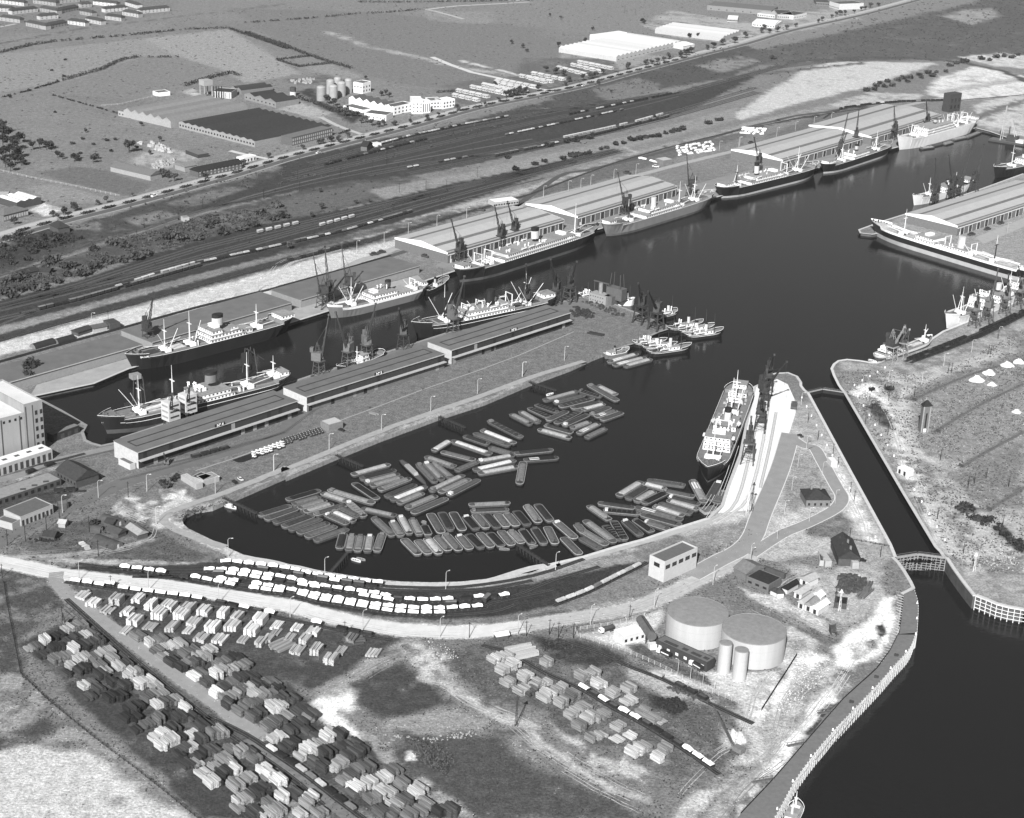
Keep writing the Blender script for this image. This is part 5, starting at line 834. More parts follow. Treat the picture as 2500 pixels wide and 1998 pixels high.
# inner rail, raking struts and gangways
fence('dark handrail along the landward edge of the jetty', "g:862,1560 840,1720 d3:1045,530 990,640 900,760 690,950 480,1190 350,1340 210,1500 20,1700", 3, 1.1, DPST, mat(tone(50)), 'handrail', 'handrail')
st = thing('raking_shore', 'row of pale raking shores propping the jetty on its land side', 'timber shores', (0, 0, 0))
for k in range(2, 30):
    q = i_[k]; dn = (i_[k]-o_[k]).normalized(); e = q+dn*(3.2+rnd.uniform(-.5, .5))
    MB().tube((q.x, q.y, -.3), (e.x, e.y, .9), .3, .26, 5).build('strut', mat(tone(175), .2), st)
for n_, (k, L_) in enumerate(((49, 7), (60, 9), (72, 10))):
    q = i_[k]; dn = (i_[k]-o_[k]).normalized(); e = q+dn*L_; g_ = thing('gangway', 'short timber gangway from bank to jetty, %s from the lock' % nth(n_+1), 'gangway', (q.x, q.y, 0), ang(q, e), 'jetty gangways')
    MB().box(L_/2, 0, .2, L_, 1.8, .2).build('deck', mat(tone(120)), g_)
    for y in (-.9, .9):
        MB().box(L_/2, y, 1.2, L_, .1, .1).build('rail', DARK, g_)
        for x in range(0, int(L_), 2): MB().box(x+.3, y, .3, .1, .1, 1).build('post', DARK, g_)
# open timber fender wall on the far river bank
fw = gp("g:1640,1310 1750,1352 1870,1402 1990,1432 2154,1460 2400,1500"); ft = thing('fender_wall', 'pale open timber fender grid along the far river bank', 'fender wall', (0, 0, 0)); PT = mat(tone(215), .1)
pl = along(fw, 3.0)
for k, (p, hd) in enumerate(pl): MB().tube((p.x, p.y-1.5, ZR-1), (p.x, p.y-1.2, .5), .28, None, 5).build('pile', PT, ft)
for z in (.1, -2, -4, -6):
    for (p, _), (q, _) in zip(pl[:-2:2], pl[2::2]): MB().tube((p.x, p.y-1.5, z), (q.x, q.y-1.5, z), .24, None, 4).build('waling', PT, ft)
# ---------------------------------------------------------------- mooring jetties in the barge basin
def dolphin(label, s, w=1.6):
    a, b = gp(s, .5); L = (b-a).length; t = thing('mooring_jetty', label, 'jetty', (a.x, a.y, 0), ang(a, b)); m = mat(tone(62), .3, .6)
    MB().box(L/2, 0, .2, L, w, .3).build('deck', m, t)
    for i in range(int(L/3)+1):
        for y in (-w/2, w/2): MB().tube((i*3+.2, y, ZW-1), (i*3+.2, y, 1.0), .17, None, 5).build('pile', m, t)
    for y in (-w/2, w/2): MB().box(L/2, y, .9, L, .1, .12).build('rail', m, t)
dolphin('dark mooring jetty beside the white launch at the head of the basin', "c0:1680,970 1930,1090"); dolphin('dark mooring jetty off the pier bank by the small cube building', "c1:680,650 880,735"); dolphin('dark mooring jetty off the middle of the pier bank', "c1:1455,360 1650,445"); dolphin('dark mooring jetty near the far end of the pier bank', "c2:285,100 485,165")
dolphin('pale plank jetty from the curved bank to the row of five barges', "c1:640,1530 765,1385", 1.8); dolphin('dark jetty from the curved bank to the long barge rows', "c2:430,1480 190,1320")
# ---------------------------------------------------------------- ships
def hullform(L, B, D, fc=.10, pp=.10, fch=2.3, pph=2.2, isl=None, tug=False):
    def top(t):
        z = D+1.9*max(0, 1-t/.4)**2+1.0*max(0, (t-.7)/.3)**2
        if t < fc: z += fch
        if t > 1-pp: z += pph
        if isl and isl[0] <= t <= isl[1]: z += isl[2]
        return z+.9
    def hb(t, s):
        s = max(0, min(1, s)); eb = .30-.10*s; f = min(1, t/eb); w = 1-(1-f)**(1.7+1.0*s)
        er = .26-.14*s; g = min(1, (1-t)/er); ws = (1-(1-g)**2) if s < .5 else math.sqrt(max(0, 1-(1-g)**2.2)); k = min(1, max(0, (s-.35)/.4)); ws = (1-(1-g)**2)*(1-k)+math.sqrt(max(0, 1-(1-g)**2.2))*k
        return B/2*min(w, ws)*(.97+.03*s)
    def X(t, s):
        s = max(0, min(1.1, s)); return L*(1-t)-(1-s)*L*.045*max(0, 1-t/.3)**2+(1-s)*L*.035*max(0, (t-.8)/.2)**2
    T = sorted(set([0, .006, .02, .04, .07, fc-.002, fc+.001, .13, .17, .21, .25, .3, .36, .43, .5, .57, .64, .7, .75, .8, .85, 1-pp-.001, 1-pp+.002, .93, .955, .975, .99, 1.0]+([isl[0]-.001, isl[0]+.001, isl[1]-.001, isl[1]+.001] if isl else [])))
    return top, hb, X, T
def ship(name, label, bow, stern, B, D, hull=HULLB, boot=None, strake=None, rail=None, feats='', fc=.10, pp=.10, isl=None, bootz=1.8, deck=DECK, cat='ship', lname=None, zb=None, zs=None, strake_z=.62, sc=1.0, fch=2.3, pph=2.2, house=WHITE, seed=1):
    r = random.Random(seed); zb = ZW+D+4 if zb is None else zb; zs = ZW+D+3 if zs is None else zs
    b, s = G(bow, zb), G(stern, zs); b.z = s.z = ZW; L = (b-s).length
    t = thing(name, label, cat, (s.x, s.y, ZW), ang(s, b))
    top, hb, X, T = hullform(L, B, D, fc, pp, fch, pph, isl)
    def band(nm, z0, z1, m, out=0.0):
        v = []; f = []
        for q in T:
            for z in (z0(q), z1(q)):
                w = hb(q, z/top(q))+out; x = X(q, z/top(q)); v += [(x, w, z), (x, -w, z)]
        for i in range(len(T)-1):
            k = 4*i; f += [(k, k+2, k+6, k+4), (k+3, k+1, k+5, k+7)]
        n = 4*(len(T)-1); f += [(n, n+2, n+3, n+1)]
        return MB().add(v, f).build(nm, m, t)
    zt = lambda q: top(q); z_b = bootz if boot else -1
    if boot: band('boot_topping', lambda q: -1.2, lambda q: bootz, boot)
    if rail:
        band('hull', lambda q: z_b, lambda q: top(q)-1.6, hull); band('bulwark', lambda q: top(q)-1.6, zt, rail)
    else: band('hull', lambda q: z_b, zt, hull)
    if strake: band('strake', lambda q: (D+1.9*max(0, 1-q/.4)**2+1.0*max(0, (q-.7)/.3)**2)*strake_z, lambda q: (D+1.9*max(0, 1-q/.4)**2+1.0*max(0, (q-.7)/.3)**2)*strake_z+.35, strake, .05)
    v = []
    for q in T:
        z = top(q)-.95; w = max(.02, hb(q, 1)-.15); x = X(q, 1)
        v += [(x, w, z), (x, -w, z)]
    MB().add(v, [(2*i, 2*i+1, 2*i+3, 2*i+2) for i in range(len(T)-1)]).build('deck', deck, t)
    dz = lambda q: top(q)-.95
    mbr = MB()
    for sd_ in (1, -1):
        for q0, q1 in zip(T, T[1:]):
            if abs(dz(q0)-dz(q1)) < 1.2: mbr.tube((X(q0, 1), sd_*hb(q0, 1), top(q0)+.05), (X(q1, 1), sd_*hb(q1, 1), top(q1)+.05), .12)
    mbr.build('rail', house if rail is None else rail, t)
    W2 = B; nd = 0
    def house_box(f0, f1, w, z, h, m=house, win=True, nm='deckhouse'):
        x0, x1 = L*(1-f1), L*(1-f0); MB().box((x0+x1)/2, 0, z, x1-x0, w, h).build(nm, m, t); MB().box((x0+x1)/2, 0, z+h, x1-x0+.8, w+.8, .18).build('house_deck', mat(tone(150), .2, .6), t)
        if win and h > 1.8:
            n = max(2, int((x1-x0)/2.6)); mb = MB()
            for i in range(n):
                for y in (-w/2-.03, w/2+.03): mb.box(x0+(x1-x0)*(i+.5)/n, y, z+h*.42, 1.2, .08, 1.0)
            for i in range(max(2, int(w/2.2))):
                y = -w/2+w*(i+.5)/max(2, int(w/2.2)); mb.box(x1+.03, y, z+h*.45, .08, 1.1, .9)
            mb.build('porthole', DARK, t)['kind'] = 'stuff'
        return z+h
    for ft in feats.split():
        a = ft.split(':'); k = a[0]; p = [float(q) for q in a[1].split(',')] if len(a) > 1 else []
        if k == 'h':      # hatch f0,f1[,tone]
            x0, x1 = L*(1-p[1]), L*(1-p[0]); z = dz((p[0]+p[1])/2); w = min(W2*.42, 1.5*hb((p[0]+p[1])/2, 1)*.8)
            MB().box((x0+x1)/2, 0, z, x1-x0, w, .9).build('hatch_coaming', mat(tone(150), .15), t); MB().box((x0+x1)/2, 0, z+.9, x1-x0-.5, w-.4, .25).build('hatch_cover', mat(tone(p[2] if len(p) > 2 else 95), .3, .5), t)
        elif k == 'd':    # deckhouse tiers f0,f1,wfrac,levels
            z = dz((p[0]+p[1])/2); nd += 1
            z += .03*nd
            for lv in range(int(p[3])):
                kf = lv*.012; z = house_box(p[0]+kf*.3, p[1]-kf*1.6, W2*p[2]*(1-.035*lv), z, 2.8)
            if len(p) > 4:    # bridge wings
                x = L*(1-p[0]-.012*p[3]); MB().box(x-2.5, 0, z-2.4, 3.2, W2*.98, 1.1).build('bridge_wing', house, t); MB().box(x-3.2, 0, z, 4.5, W2*.4, 2.2).build('wheelhouse', house, t)
                mb = MB()
                for i in range(7): mb.box(x-.93, W2*.4*((i+.5)/7-.5), z+1.0, .1, .55, .7)
                mb.build('wheelhouse_window', DARK, t)['kind'] = 'stuff'
        elif k == 'f':    # funnel f,z,r,h,body,top
            x = L*(1-p[0]); n = 20; z0 = dz(p[0])+p[1]
            for nm, za, zc, m, kk in (('funnel', 0, p[3]*.72, p[4], 1), ('funnel_top', p[3]*.72, p[3], p[5], 1.01)):
                v = []
                for z in (za, zc):
                    for i in range(n): v.append((x-z*.06+p[2]*1.35*kk*math.cos(2*math.pi*i/n), p[2]*kk*math.sin(2*math.pi*i/n), z0+z))
                MB().add(v, [(i, (i+1) % n, n+(i+1) % n, n+i) for i in range(n)]+[tuple(range(n, 2*n))]).build(nm, mat(tone(m), .1, .5, .6) if m > 40 else BLACK, t)
        elif k in 'mkM':  # mast f,h,derricks(raise pattern) ; kingposts
            x = L*(1-p[0]); z = dz(p[0]); h = p[1]; dk = BLACK if k == 'M' else OFFW; hw = W2*.5; MB().box(x, 0, z, 4.2, hw, 2.3).build('mast_house', house, t); z += 2.3
            pst = [0] if k != 'k' else [-hw*.4, hw*.4]
            for y in pst: MB().tube((x, y, z), (x, y, z+h*.62), .5 if k != 'k' else .42, .42, 8).build('mast' if k != 'k' else 'king_post', dk, t)
            if k != 'k': MB().tube((x, 0, z+h*.6), (x, 0, z+h), .24, .12, 6).build('topmast', OFFW, t); MB().box(x, 0, z+h*.58, .9, hw*.5, .3).build('crosstree', dk, t)
            else: MB().box(x, 0, z+h*.6, .5, hw*.9, .4).build('crosstree', dk, t)
            for i in range(4):
                sg = (1, 1, -1, -1)[i]; yy = (hw*.4, -hw*.4)[i % 2]; e = [p[2], p[3], p[4], p[5]][i] if len(p) > 5 else 8
                if e < 0: continue
                ln = h*.72; MB().tube((x+sg*1.2, yy, z+.3), (x+sg*(1.2+ln*math.cos(R(e))), yy*(1+.5*math.sin(R(e))), z+.3+ln*math.sin(R(e))), .26, .2, 6).build('derrick', OFFW, t)
            for i in range(4): MB().box(x+(3.4, -3.4)[i % 2], (hw*.3, -hw*.3)[i//2], z-2.3, 1.4, 1.7, 1.1).build('winch', DARK, t)
        elif k == 't': x = L*(1-p[0]); MB().tube((x, 0, dz(p[0])), (x-.6, 0, dz(p[0])+p[1]), .17, .09, 5).build('mast', DARK, t)
        elif k == 'l':    # lifeboats f,z,n
            for j in range(int(p[2])):
                for sd_ in (1, -1):
                    x = L*(1-p[0])-j*9.5; y = sd_*W2*.41; z = dz(p[0])+p[1]; v = []; 
                    for u_, w_ in ((-3.6, .15), (-2, 1.05), (0, 1.3), (2, 1.05), (3.6, .15)): v += [(x+u_, y-w_, z+1), (x+u_, y+w_, z+1), (x+u_, y, z)]
                    f = []
                    for i in range(4): o_2 = 3*i; f += [(o_2+2, o_2+5, o_2+3, o_2), (o_2+1, o_2+4, o_2+5, o_2+2), (o_2, o_2+3, o_2+4, o_2+1)]
                    MB().add(v, f).build('lifeboat', OFFW, t)
                    for u_ in (-2.6, 2.6): MB().tube((x+u_, y-sd_*1.8, z-1.2), (x+u_, y, z+2.4), .14, .12, 4).build('davit', OFFW, t)
        elif k == 'v':    # ventilators f,n
            for j in range(int(p[1])):
                x = L*(1-p[0])+r.uniform(-4, 4); y = r.choice((-1, 1))*W2*r.uniform(.14, .3); z = dz(p[0])+(p[2] if len(p) > 2 else 0); hh = r.uniform(1.8, 3.2); mb = MB().tube((x, y, z), (x, y, z+hh), .35, .35, 8); mb.dome(x+.15, y, z+hh, .6, .6, 8, 2); mb.build('ventilator', house, t)
        elif k == 'c':    # small deck gear
            mb = MB()
            for j in range(int(p[2])):
                f_ = r.uniform(p[0], p[1]); w = hb(f_, 1)*.75; mb.box(L*(1-f_), r.uniform(-w, w), dz(f_), r.uniform(.5, 1.8), r.uniform(.5, 1.4), r.uniform(.5, 1.5), r.uniform(0, 3))
            mb.build('deck_gear', mat(tone(r.choice((60, 190, 110)))), t)['kind'] = 'stuff'
        elif k == 'n':    # ship's name on the bow
            f_ = .075; w = hb(f_, .82)
            for sd_ in (1, -1):
                a_ = math.atan2(hb(.10, .82)-hb(.05, .82), L*.05); lettering(lname, 1.7, 'name_lettering', WHITE, t, (X(f_, .82), sd_*(w+.14), top(f_)*.80), (math.pi/2, 0, math.pi-a_ if sd_ > 0 else a_))
    return t
HG, CW = mat(tone(118), .1, .12, .5), mat(tone(215), .08, .12, .5)
SBOOT = mat(tone(92), .25, .2, .6); LBOOT = mat(tone(185), .12, .15, .6); WSTR = WHITE; DK2 = mat(tone(120), .2, .4)
ship('cargo_ship', 'black cargo ship with tall white midship house, at the north west quay', (305, 868), (712, 768), 19, 7.6, HULLB, None, None, None, 'h:.10,.185,70 m:.225,20,58,8,66,10 h:.26,.33,200 m:.37,22,-1,-1,74,6 h:.40,.445,110 d:.45,.66,.95,2 d:.455,.56,.93,3,1 d:.56,.61,.8,2 f:.535,9.4,3.1,7.5,205,20 l:.60,5.4,1 d:.60,.72,.6,1 h:.68,.74,110 m:.775,15,5,5,4,4 h:.80,.88,95 d:.905,.985,.62,1 d:.93,.975,.4,1 v:.62,4,2.6 v:.4,4 c:.01,.09,14 c:.9,.98,10 n', lname='BATURI', seed=3)
ship('cargo_ship', 'black cargo ship with white bow bulwark and white stripe, moored behind the No 4 shed', (238, 1019), (704, 909), 20, 8.2, HULLB, SBOOT, WSTR, None, 'h:.10,.17,120 m:.205,22,62,55,6,5 h:.235,.34,190 m:.375,24,4,4,6,5 h:.41,.46,110 d:.47,.66,.95,2 d:.47,.63,.8,2,1 f:.575,9.4,3.0,7,120,22 l:.62,3,1 h:.67,.74,100 m:.77,21,7,7,8,5 h:.80,.90,95 m:.915,12,4,4,-1,-1 d:.935,.98,.45,1 v:.5,8,7 v:.39,5 v:.7,4 c:.01,.09,18 c:.36,.42,10', bootz=2.8, strake_z=.78, seed=5)
ship('motor_ship', 'grey hulled motor ship with white bulwark and large white house in the narrow arm', (798, 748), (1040, 690), 15, 6.0, HG, None, None, WHITE, 'h:.10,.19,110 m:.235,19,64,60,60,58 h:.27,.38,100 d:.39,.80,.95,1 d:.40,.66,.9,2,1 f:.60,7.6,1.9,5,90,20 h:.70,.84,120 k:.855,10,62,50,8,8 d:.93,.975,.45,1 v:.55,4,7 c:.01,.09,8 c:.8,.92,8', pph=1.5, seed=7)
ship('steam_tug', 'little steam tug moored astern of the grey hulled motor ship', (1094, 671), (1036, 705), 7, 2.4, HULLB, None, None, None, 'd:.35,.55,.5,1 d:.36,.44,.36,1 f:.55,2.8,.8,5,205,20 t:.24,11 c:.6,.95,8', fc=.3, pp=.05, fch=.8, pph=.2, cat='tug', seed=9)
ship('cargo_liner', 'large black cargo liner with white promenade decks and pale funnel with broad black top', (1465, 547), (1111, 659), 20, 8.6, HULLB, LBOOT if False else SBOOT, None, None, 'c:.01,.08,16 h:.10,.15,80 m:.19,26,8,8,8,8 d:.225,.74,.98,1 d:.24,.73,.88,2 d:.25,.40,.8,2,1 f:.475,9.2,2.9,9,205,22 l:.50,6,3 d:.62,.73,.7,2 k:.79,14,6,6,8,8 h:.76,.80,90 k:.855,13,5,5,58,58 h:.82,.89,100 d:.93,.975,.45,1 v:.45,6,5.2 v:.55,5,5.2 v:.68,4,5.2', bootz=2.2, house=WHITE, pp=.13, seed=11)
ship('cargo_ship', 'pale grey hulled cargo ship with long white midship house, stern against the black liner', (1746, 465), (1472, 549), 19, 8.4, HULLG, SBOOT, None, None, 'c:.01,.08,10 h:.10,.16,110 m:.20,21,60,55,62,50 h:.24,.31,100 m:.34,20,8,8,8,8 d:.38,.70,.92,1 d:.39,.66,.84,2 d:.39,.50,.72,2,1 f:.57,5.4,2.1,9,205,205 l:.6,5.5,2 M:.79,17,6,6,8,8 h:.72,.77,95 h:.82,.9,95 d:.92,.975,.45,1 v:.52,5,5 v:.62,5,5 v:.4,4', bootz=2.0, seed=13)
ship('cargo_ship', 'black cargo ship with white stern house and plain white funnel, third along the north quay', (1999, 396), (1750, 458), 19, 8.2, HULLB, LBOOT, None, None, 'c:.01,.08,10 h:.11,.18,110 m:.22,22,50,55,50,40 h:.26,.33,100 k:.36,15,8,8,8,8 d:.40,.74,.94,1 d:.42,.70,.84,2 d:.42,.54,.74,2,1 f:.63,8,2.1,10,215,30 l:.66,5.5,2 M:.82,18,60,8,8,8 h:.76,.80,95 d:.88,.96,.5,1 v:.58,5,5 v:.5,4,5', bootz=1.8, pp=.14, seed=15)
ship('cargo_ship', 'smaller black cargo ship with white midship house between two larger ships', (2178, 345), (2007, 402), 16, 7.2, HULLB, LBOOT, None, None, 'c:.01,.08,8 h:.11,.20,110 m:.24,18,50,8,8,8 h:.28,.38,130 d:.42,.64,.94,2 d:.44,.56,.8,1,1 f:.53,7.8,1.8,5,205,30 h:.67,.78,140 m:.73,16,55,60,55,60 d:.86,.96,.5,1 v:.6,4,5', bootz=1.8, seed=17)
ship('cargo_ship', 'big white hulled cargo ship at the end of the north quay', (2191, 337), (2381, 287), 20, 10.0, HULLW, None, None, None, 'c:.01,.08,10 h:.11,.18,120 k:.21,16,58,60,50,8 d:.28,.64,.94,3 d:.32,.55,.84,2,1 f:.46,10.4,2.1,4,180,90 l:.56,5.6,1 k:.66,18,62,62,60,58 k:.72,18,60,60,60,62 h:.74,.82,120 k:.84,16,58,60,60,58 h:.86,.92,120 d:.945,.985,.6,1 v:.5,5,10', seed=19, deck=mat(tone(190)))
ship('cargo_liner', 'black cargo liner with black funnel and white band, moored behind the No 6 shed', (1004, 789), (1352, 719), 19, 8.0, HULLB, None, WSTR, None, 'c:.01,.09,18 h:.10,.14,80 M:.22,25,-1,60,-1,58 h:.16,.20,90 h:.25,.31,90 d:.33,.66,.96,1 d:.34,.64,.86,2 d:.34,.45,.8,2,1 k:.36,12,40,50,-1,-1 k:.46,13,50,50,50,-1 f:.535,6,2.6,11,24,22 l:.52,5.6,3 d:.60,.66,.6,2 k:.67,15,60,-1,60,-1 h:.69,.75,90 m:.79,24,55,60,50,62 h:.81,.88,80 d:.90,.975,.45,1 d:.93,.98,.5,1 v:.5,5,5.2 v:.58,5,5.2', strake_z=.80, seed=21)
ship('cargo_ship', 'black cargo ship with square white bridge front moored bow on by the lock quay', (1727.5, 1144), (1811, 934), 19.5, 8.0, HULLB, SBOOT, WSTR, None, 'c:.01,.12,30 m:.145,17,-1,-1,8,10 h:.17,.215,90 d:.24,.36,.84,3,1 k:.38,16,7,7,8,8 h:.40,.46,190 d:.47,.60,.7,1 f:.55,2.8,2.2,7.5,205,22 l:.5,3,1 m:.665,22,48,8,50,8 h:.69,.78,110 m:.80,20,50,7,8,8 d:.86,.90,.6,1 d:.92,.975,.45,1 v:.5,8,2.8 v:.34,5 c:.6,.9,20', bootz=1.2, strake_z=.06, seed=23)
ship('cargo_ship', 'long black ship with deep pale waterline band at the gabled pier shed', (2126, 537), (2545, 664), 19, 8.6, HULLB, LBOOT, None, WHITE, 'c:.01,.1,10 m:.21,20,6,6,5,5 h:.12,.18,180 d:.31,.44,.88,2 d:.32,.41,.8,2,1 h:.24,.30,180 k:.47,12,5,5,5,5 d:.44,.60,.6,1 f:.545,2.8,2.5,10,220,205 k:.62,12,50,8,8,8 h:.64,.7,190 M:.74,20,6,6,6,6 h:.76,.85,190 d:.9,.98,.7,1 v:.5,5,2.6', bootz=3.6, deck=mat(tone(185)), seed=25)
ship('reefer_ship', 'white hulled ship with raised derricks at the coal wagon quay', (2308, 770), (2487, 701), 15, 7.4, HULLW, None, None, None, 'h:.08,.15,90 m:.20,19,68,66,64,60 h:.25,.33,100 d:.40,.50,.9,3,1 k:.48,16,62,70,-1,-1 d:.62,.76,.9,2 f:.70,8,2,5,215,205 m:.86,18,60,62,66,60 d:.93,.98,.8,2 v:.5,5,8', seed=27)
ship('coaster', 'small coaster with white stern house under the cranes by the pierhead', (2276, 818), (2137, 868), 10, 4.4, mat(tone(85), .3, .2), None, None, CW, 'c:.02,.12,10 h:.16,.36,200 m:.14,11,40,-1,8,-1 m:.55,11,8,8,8,8 h:.58,.72,120 d:.76,.92,.8,1 d:.78,.88,.6,2,1 f:.86,7,1,3,200,90', fch=1.6, pph=1.2, seed=29)
ship('coaster', 'small white coaster with black topped funnel behind the dark pier cranes', (2228, 480), (2371, 438), 12, 5.4, HULLW, None, None, None, 'c:.02,.1,8 h:.12,.22,120 m:.27,15,58,60,8,8 h:.31,.42,120 d:.46,.66,.9,2 d:.48,.60,.7,1,1 f:.57,7.8,1.3,3,200,30 h:.69,.78,120 m:.72,13,60,60,8,8 d:.86,.98,.8,1 v:.6,3,5', seed=31)
ship('cargo_ship', 'black cargo ship with white house cut by the frame behind the pier', (2426, 409), (2590, 370), 17, 7.4, HULLB, None, None, None, 'c:.01,.1,10 h:.13,.22,150 m:.26,20,8,8,8,8 h:.3,.38,150 d:.40,.64,.9,2 d:.42,.56,.8,2,1 f:.54,10,2,5,205,30 h:.7,.8,120 m:.76,18,8,8,8,8 d:.9,.98,.7,1 v:.5,4,5', seed=33)
ship('coaster', 'small coaster with white house lying between the cranes behind the No 5 shed', (822, 893), (935, 852), 9, 3.6, HULLB, None, None, None, 'h:.15,.40,60 d:.46,.62,.8,2 m:.43,10,8,8,8,8 f:.6,5,1,3,60,30 h:.66,.85,50 c:.1,.9,10', fch=1.2, pph=1.0, seed=35)
TG = 'd:.30,.62,.5,1 d:.31,.42,.42,1 f:%s,3.0,.85,%s,215,%s t:.24,%s t:.82,9 l:.66,1.5,1 v:.55,3,3 c:.66,.94,8'
TUGS = [('steam tug with slim white funnel, outermost of the front trio at the pier corner', 'i:1637,1085', 'i:1020,1195', .48, 6.0, 215, 11, HULLB), ('steam tug with round white wheelhouse, middle of the front trio at the pier corner', 'i:1440,1075', 'i:935,1110', .55, 3, 215, 10, HULLB), ('steam tug with round white wheelhouse, innermost of the front trio at the pier corner', 'i:1300,1020', 'i:815,1060', .55, 3, 205, 10, HULLB),
        ('steam tug with tall black topped funnel, outermost of the rear trio off the pier', 'i:2078,870', 'i:1550,965', .46, 6.5, 22, 14, HULLB), ('steam tug squeezed in the middle of the rear trio off the pier', 'i:1955,810', 'i:1460,910', .5, 4, 30, 14, HULLB), ('steam tug with tall black topped funnel, innermost of the rear trio off the pier', 'i:1800,760', 'i:1305,870', .42, 6.5, 22, 13, HULLB),
        ('steam tug with black topped funnel moored at the crane pontoon', 'i:1430,600', 'i:1170,690', .45, 6, 22, 13, HULLB), ('white steam tug lying behind the pontoon grab barge', 'i:850,460', 'i:575,475', .40, 6, 22, 12, OFFW), ('small steam tug half hidden beside the heavy pier cranes', 'i:240,370', 'i:95,420', .5, 5, 22, 10, HULLB)]
for j, (lab, b, s, ff, fh, ftp, mh, hm) in enumerate(TUGS): ship('steam_tug', lab, pts(b)[0], pts(s)[0], 7.2, 2.3, hm, None, OFFW, None, TG % (ff, fh, ftp, mh), fc=.28, pp=.04, fch=.9, pph=.2, cat='tug', zb=ZW+4.5, zs=ZW+3, strake_z=.95, seed=40+j)
ship('steam_tug', 'small tug with thin dark funnel beside the three pale barges', pts('i:770,1150')[0], pts('i:428,1235')[0], 6, 1.8, mat(tone(110)), None, None, None, 'd:.62,.85,.7,1 f:.58,1.5,.6,5,150,25 c:.1,.5,8', fc=.2, pp=.04, fch=.7, pph=.2, cat='tug', zb=ZW+3.6, zs=ZW+2.6, seed=55)
ship('pilot_launch', 'launch with pale wheelhouse passing below the jetty at the bottom edge', (1950, 1958), (1915, 2030), 6.5, 2.0, HULLB, None, None, None, 'd:.30,.62,.7,1 d:.32,.45,.55,1 m:.26,8,-1,-1,-1,-1 m:.5,7,-1,-1,-1,-1 c:.6,.9,8', fc=.2, pp=.04, fch=.6, pph=.2, cat='launch', zb=ZR+4, zs=ZR+3, seed=56)
bpy.data.objects['pilot_launch'].location.z = ZR
# lighters alongside the white ship
def pontoon(label, s, B=7, h=1.6, m=None, name='pontoon', cat='pontoon'):
    a, b = gp(s, ZW+1.5); L = (b-a).length; t = thing(name, label, cat, (a.x, a.y, ZW), ang(a, b)); MB().box(L/2, 0, -.5, L, B, h+.5).build('hull', m or DARK, t); MB().box(L/2, 0, h, L-.6, B-.6, .1).build('deck', mat(tone(110), .3), t); return t, L
t, L = pontoon('dark crane pontoon with tall white sheerlegs at the dock end', 'p:1580,520 2150,610', 14, 2)
for x, z, xx in ((L*.3, 40, L*.33), (L*.75, 26, L*.5)): MB().tube((x, -4, 2), (xx, -1, z), .5, .3, 6).build('sheerleg', mat(tone(190)), t); MB().tube((x, 4, 2), (xx, 1, z), .5, .3, 6).build('sheerleg', mat(tone(190)), t)
MB().box(L*.62, 0, 2, 12, 8, 6).build('engine_house', mat(tone(70)), t); MB().box(L*.85, 0, 2, 8, 9, 3).build('cabin', OFFW, t); MB().tube((L*.5, 0, 2), (L*.5, 0, 18), .8, .6, 8).build('mast', DARK, t)
t, L = pontoon('grab dredger pontoon with pale slab sided house moored at the pier end', 'i:210,470 540,560', 13, 2.2, mat(tone(60)))
MB().box(L*.5, 0, 2.2, L*.7, 9, 7).build('deckhouse', mat(tone(160), .1), t); MB().box(L*.86, 2, 2.2, 7, 8, 7).build('deckhouse', mat(tone(100), .1), t)
for i in range(6):
    for zz in (4, 7): MB().box(L*(.22+i*.1), -4.53, zz, .8, .1, .9).build('window', DARK, t)
MB().tube((L*.45, 1, 9), (L*.45, 1, 17), 1.6, 1.5, 12).build('funnel', mat(tone(150)), t)
for x in (.12, .3, .62, .7): MB().tube((L*x, 3, 2), (L*x, 3, 17), .3, None, 4).build('post', DARK, t)
MB().box(L*.4, 3, 16.6, L*.62, .6, .8).build('gantry', mat(tone(85)), t); MB().box(L*.95, 6, 6, 14, 7, 9).build('bucket_house', mat(tone(95)), t)
for i in range(4): MB().tube((L*.95-5+10*(i % 2), 3+6*(i//2), 12), (L*.95-4+8*(i % 2), 4+4*(i//2), 26), .3, None, 4).build('tower_leg', mat(tone(80)), t)
t, L = pontoon('floating lattice grain elevator between the two black ships in the narrow arm', 'c0:1770,120 2010,60', 10, 2, DARK)
for i in range(4): MB().tube((L*.3+8*(i % 2), -4+8*(i//2), 2), (L*.3+2+4*(i % 2), -2+4*(i//2), 24), .35, None, 4).build('tower_leg', DARK, t)
MB().box(L*.4, 0, 2, 12, 7, 5).build('engine_house', mat(tone(42)), t); MB().tube((L*.38, 0, 24), (L*.9, 0, 14), .6, .4, 5).build('boom', DARK, t); MB().box(L*.36, 0, 14, 5, 5, 7).build('hopper', mat(tone(50)), t)
t, L = pontoon('floating elevator with pale lattice head in the dark water beyond the white bowed ship', 'm:360,440 560,395', 9, 1.6, DARK)
for i in range(4): MB().tube((L*.4+6*(i % 2), -3+6*(i//2), 2), (L*.4+1+4*(i % 2), -2+4*(i//2), 22), .25, None, 4).build('tower_leg', mat(tone(85)), t)
MB().box(L*.48, 0, 21, 6, 5, 3).build('hopper', mat(tone(140)), t); MB().tube((L*.48, 0, 18), (L*.9, 0, 12), .5, .3, 5).build('boom', mat(tone(120)), t); MB().box(L*.2, 0, 1.7, 7, 6, 3.5).build('engine_house', mat(tone(50)), t)
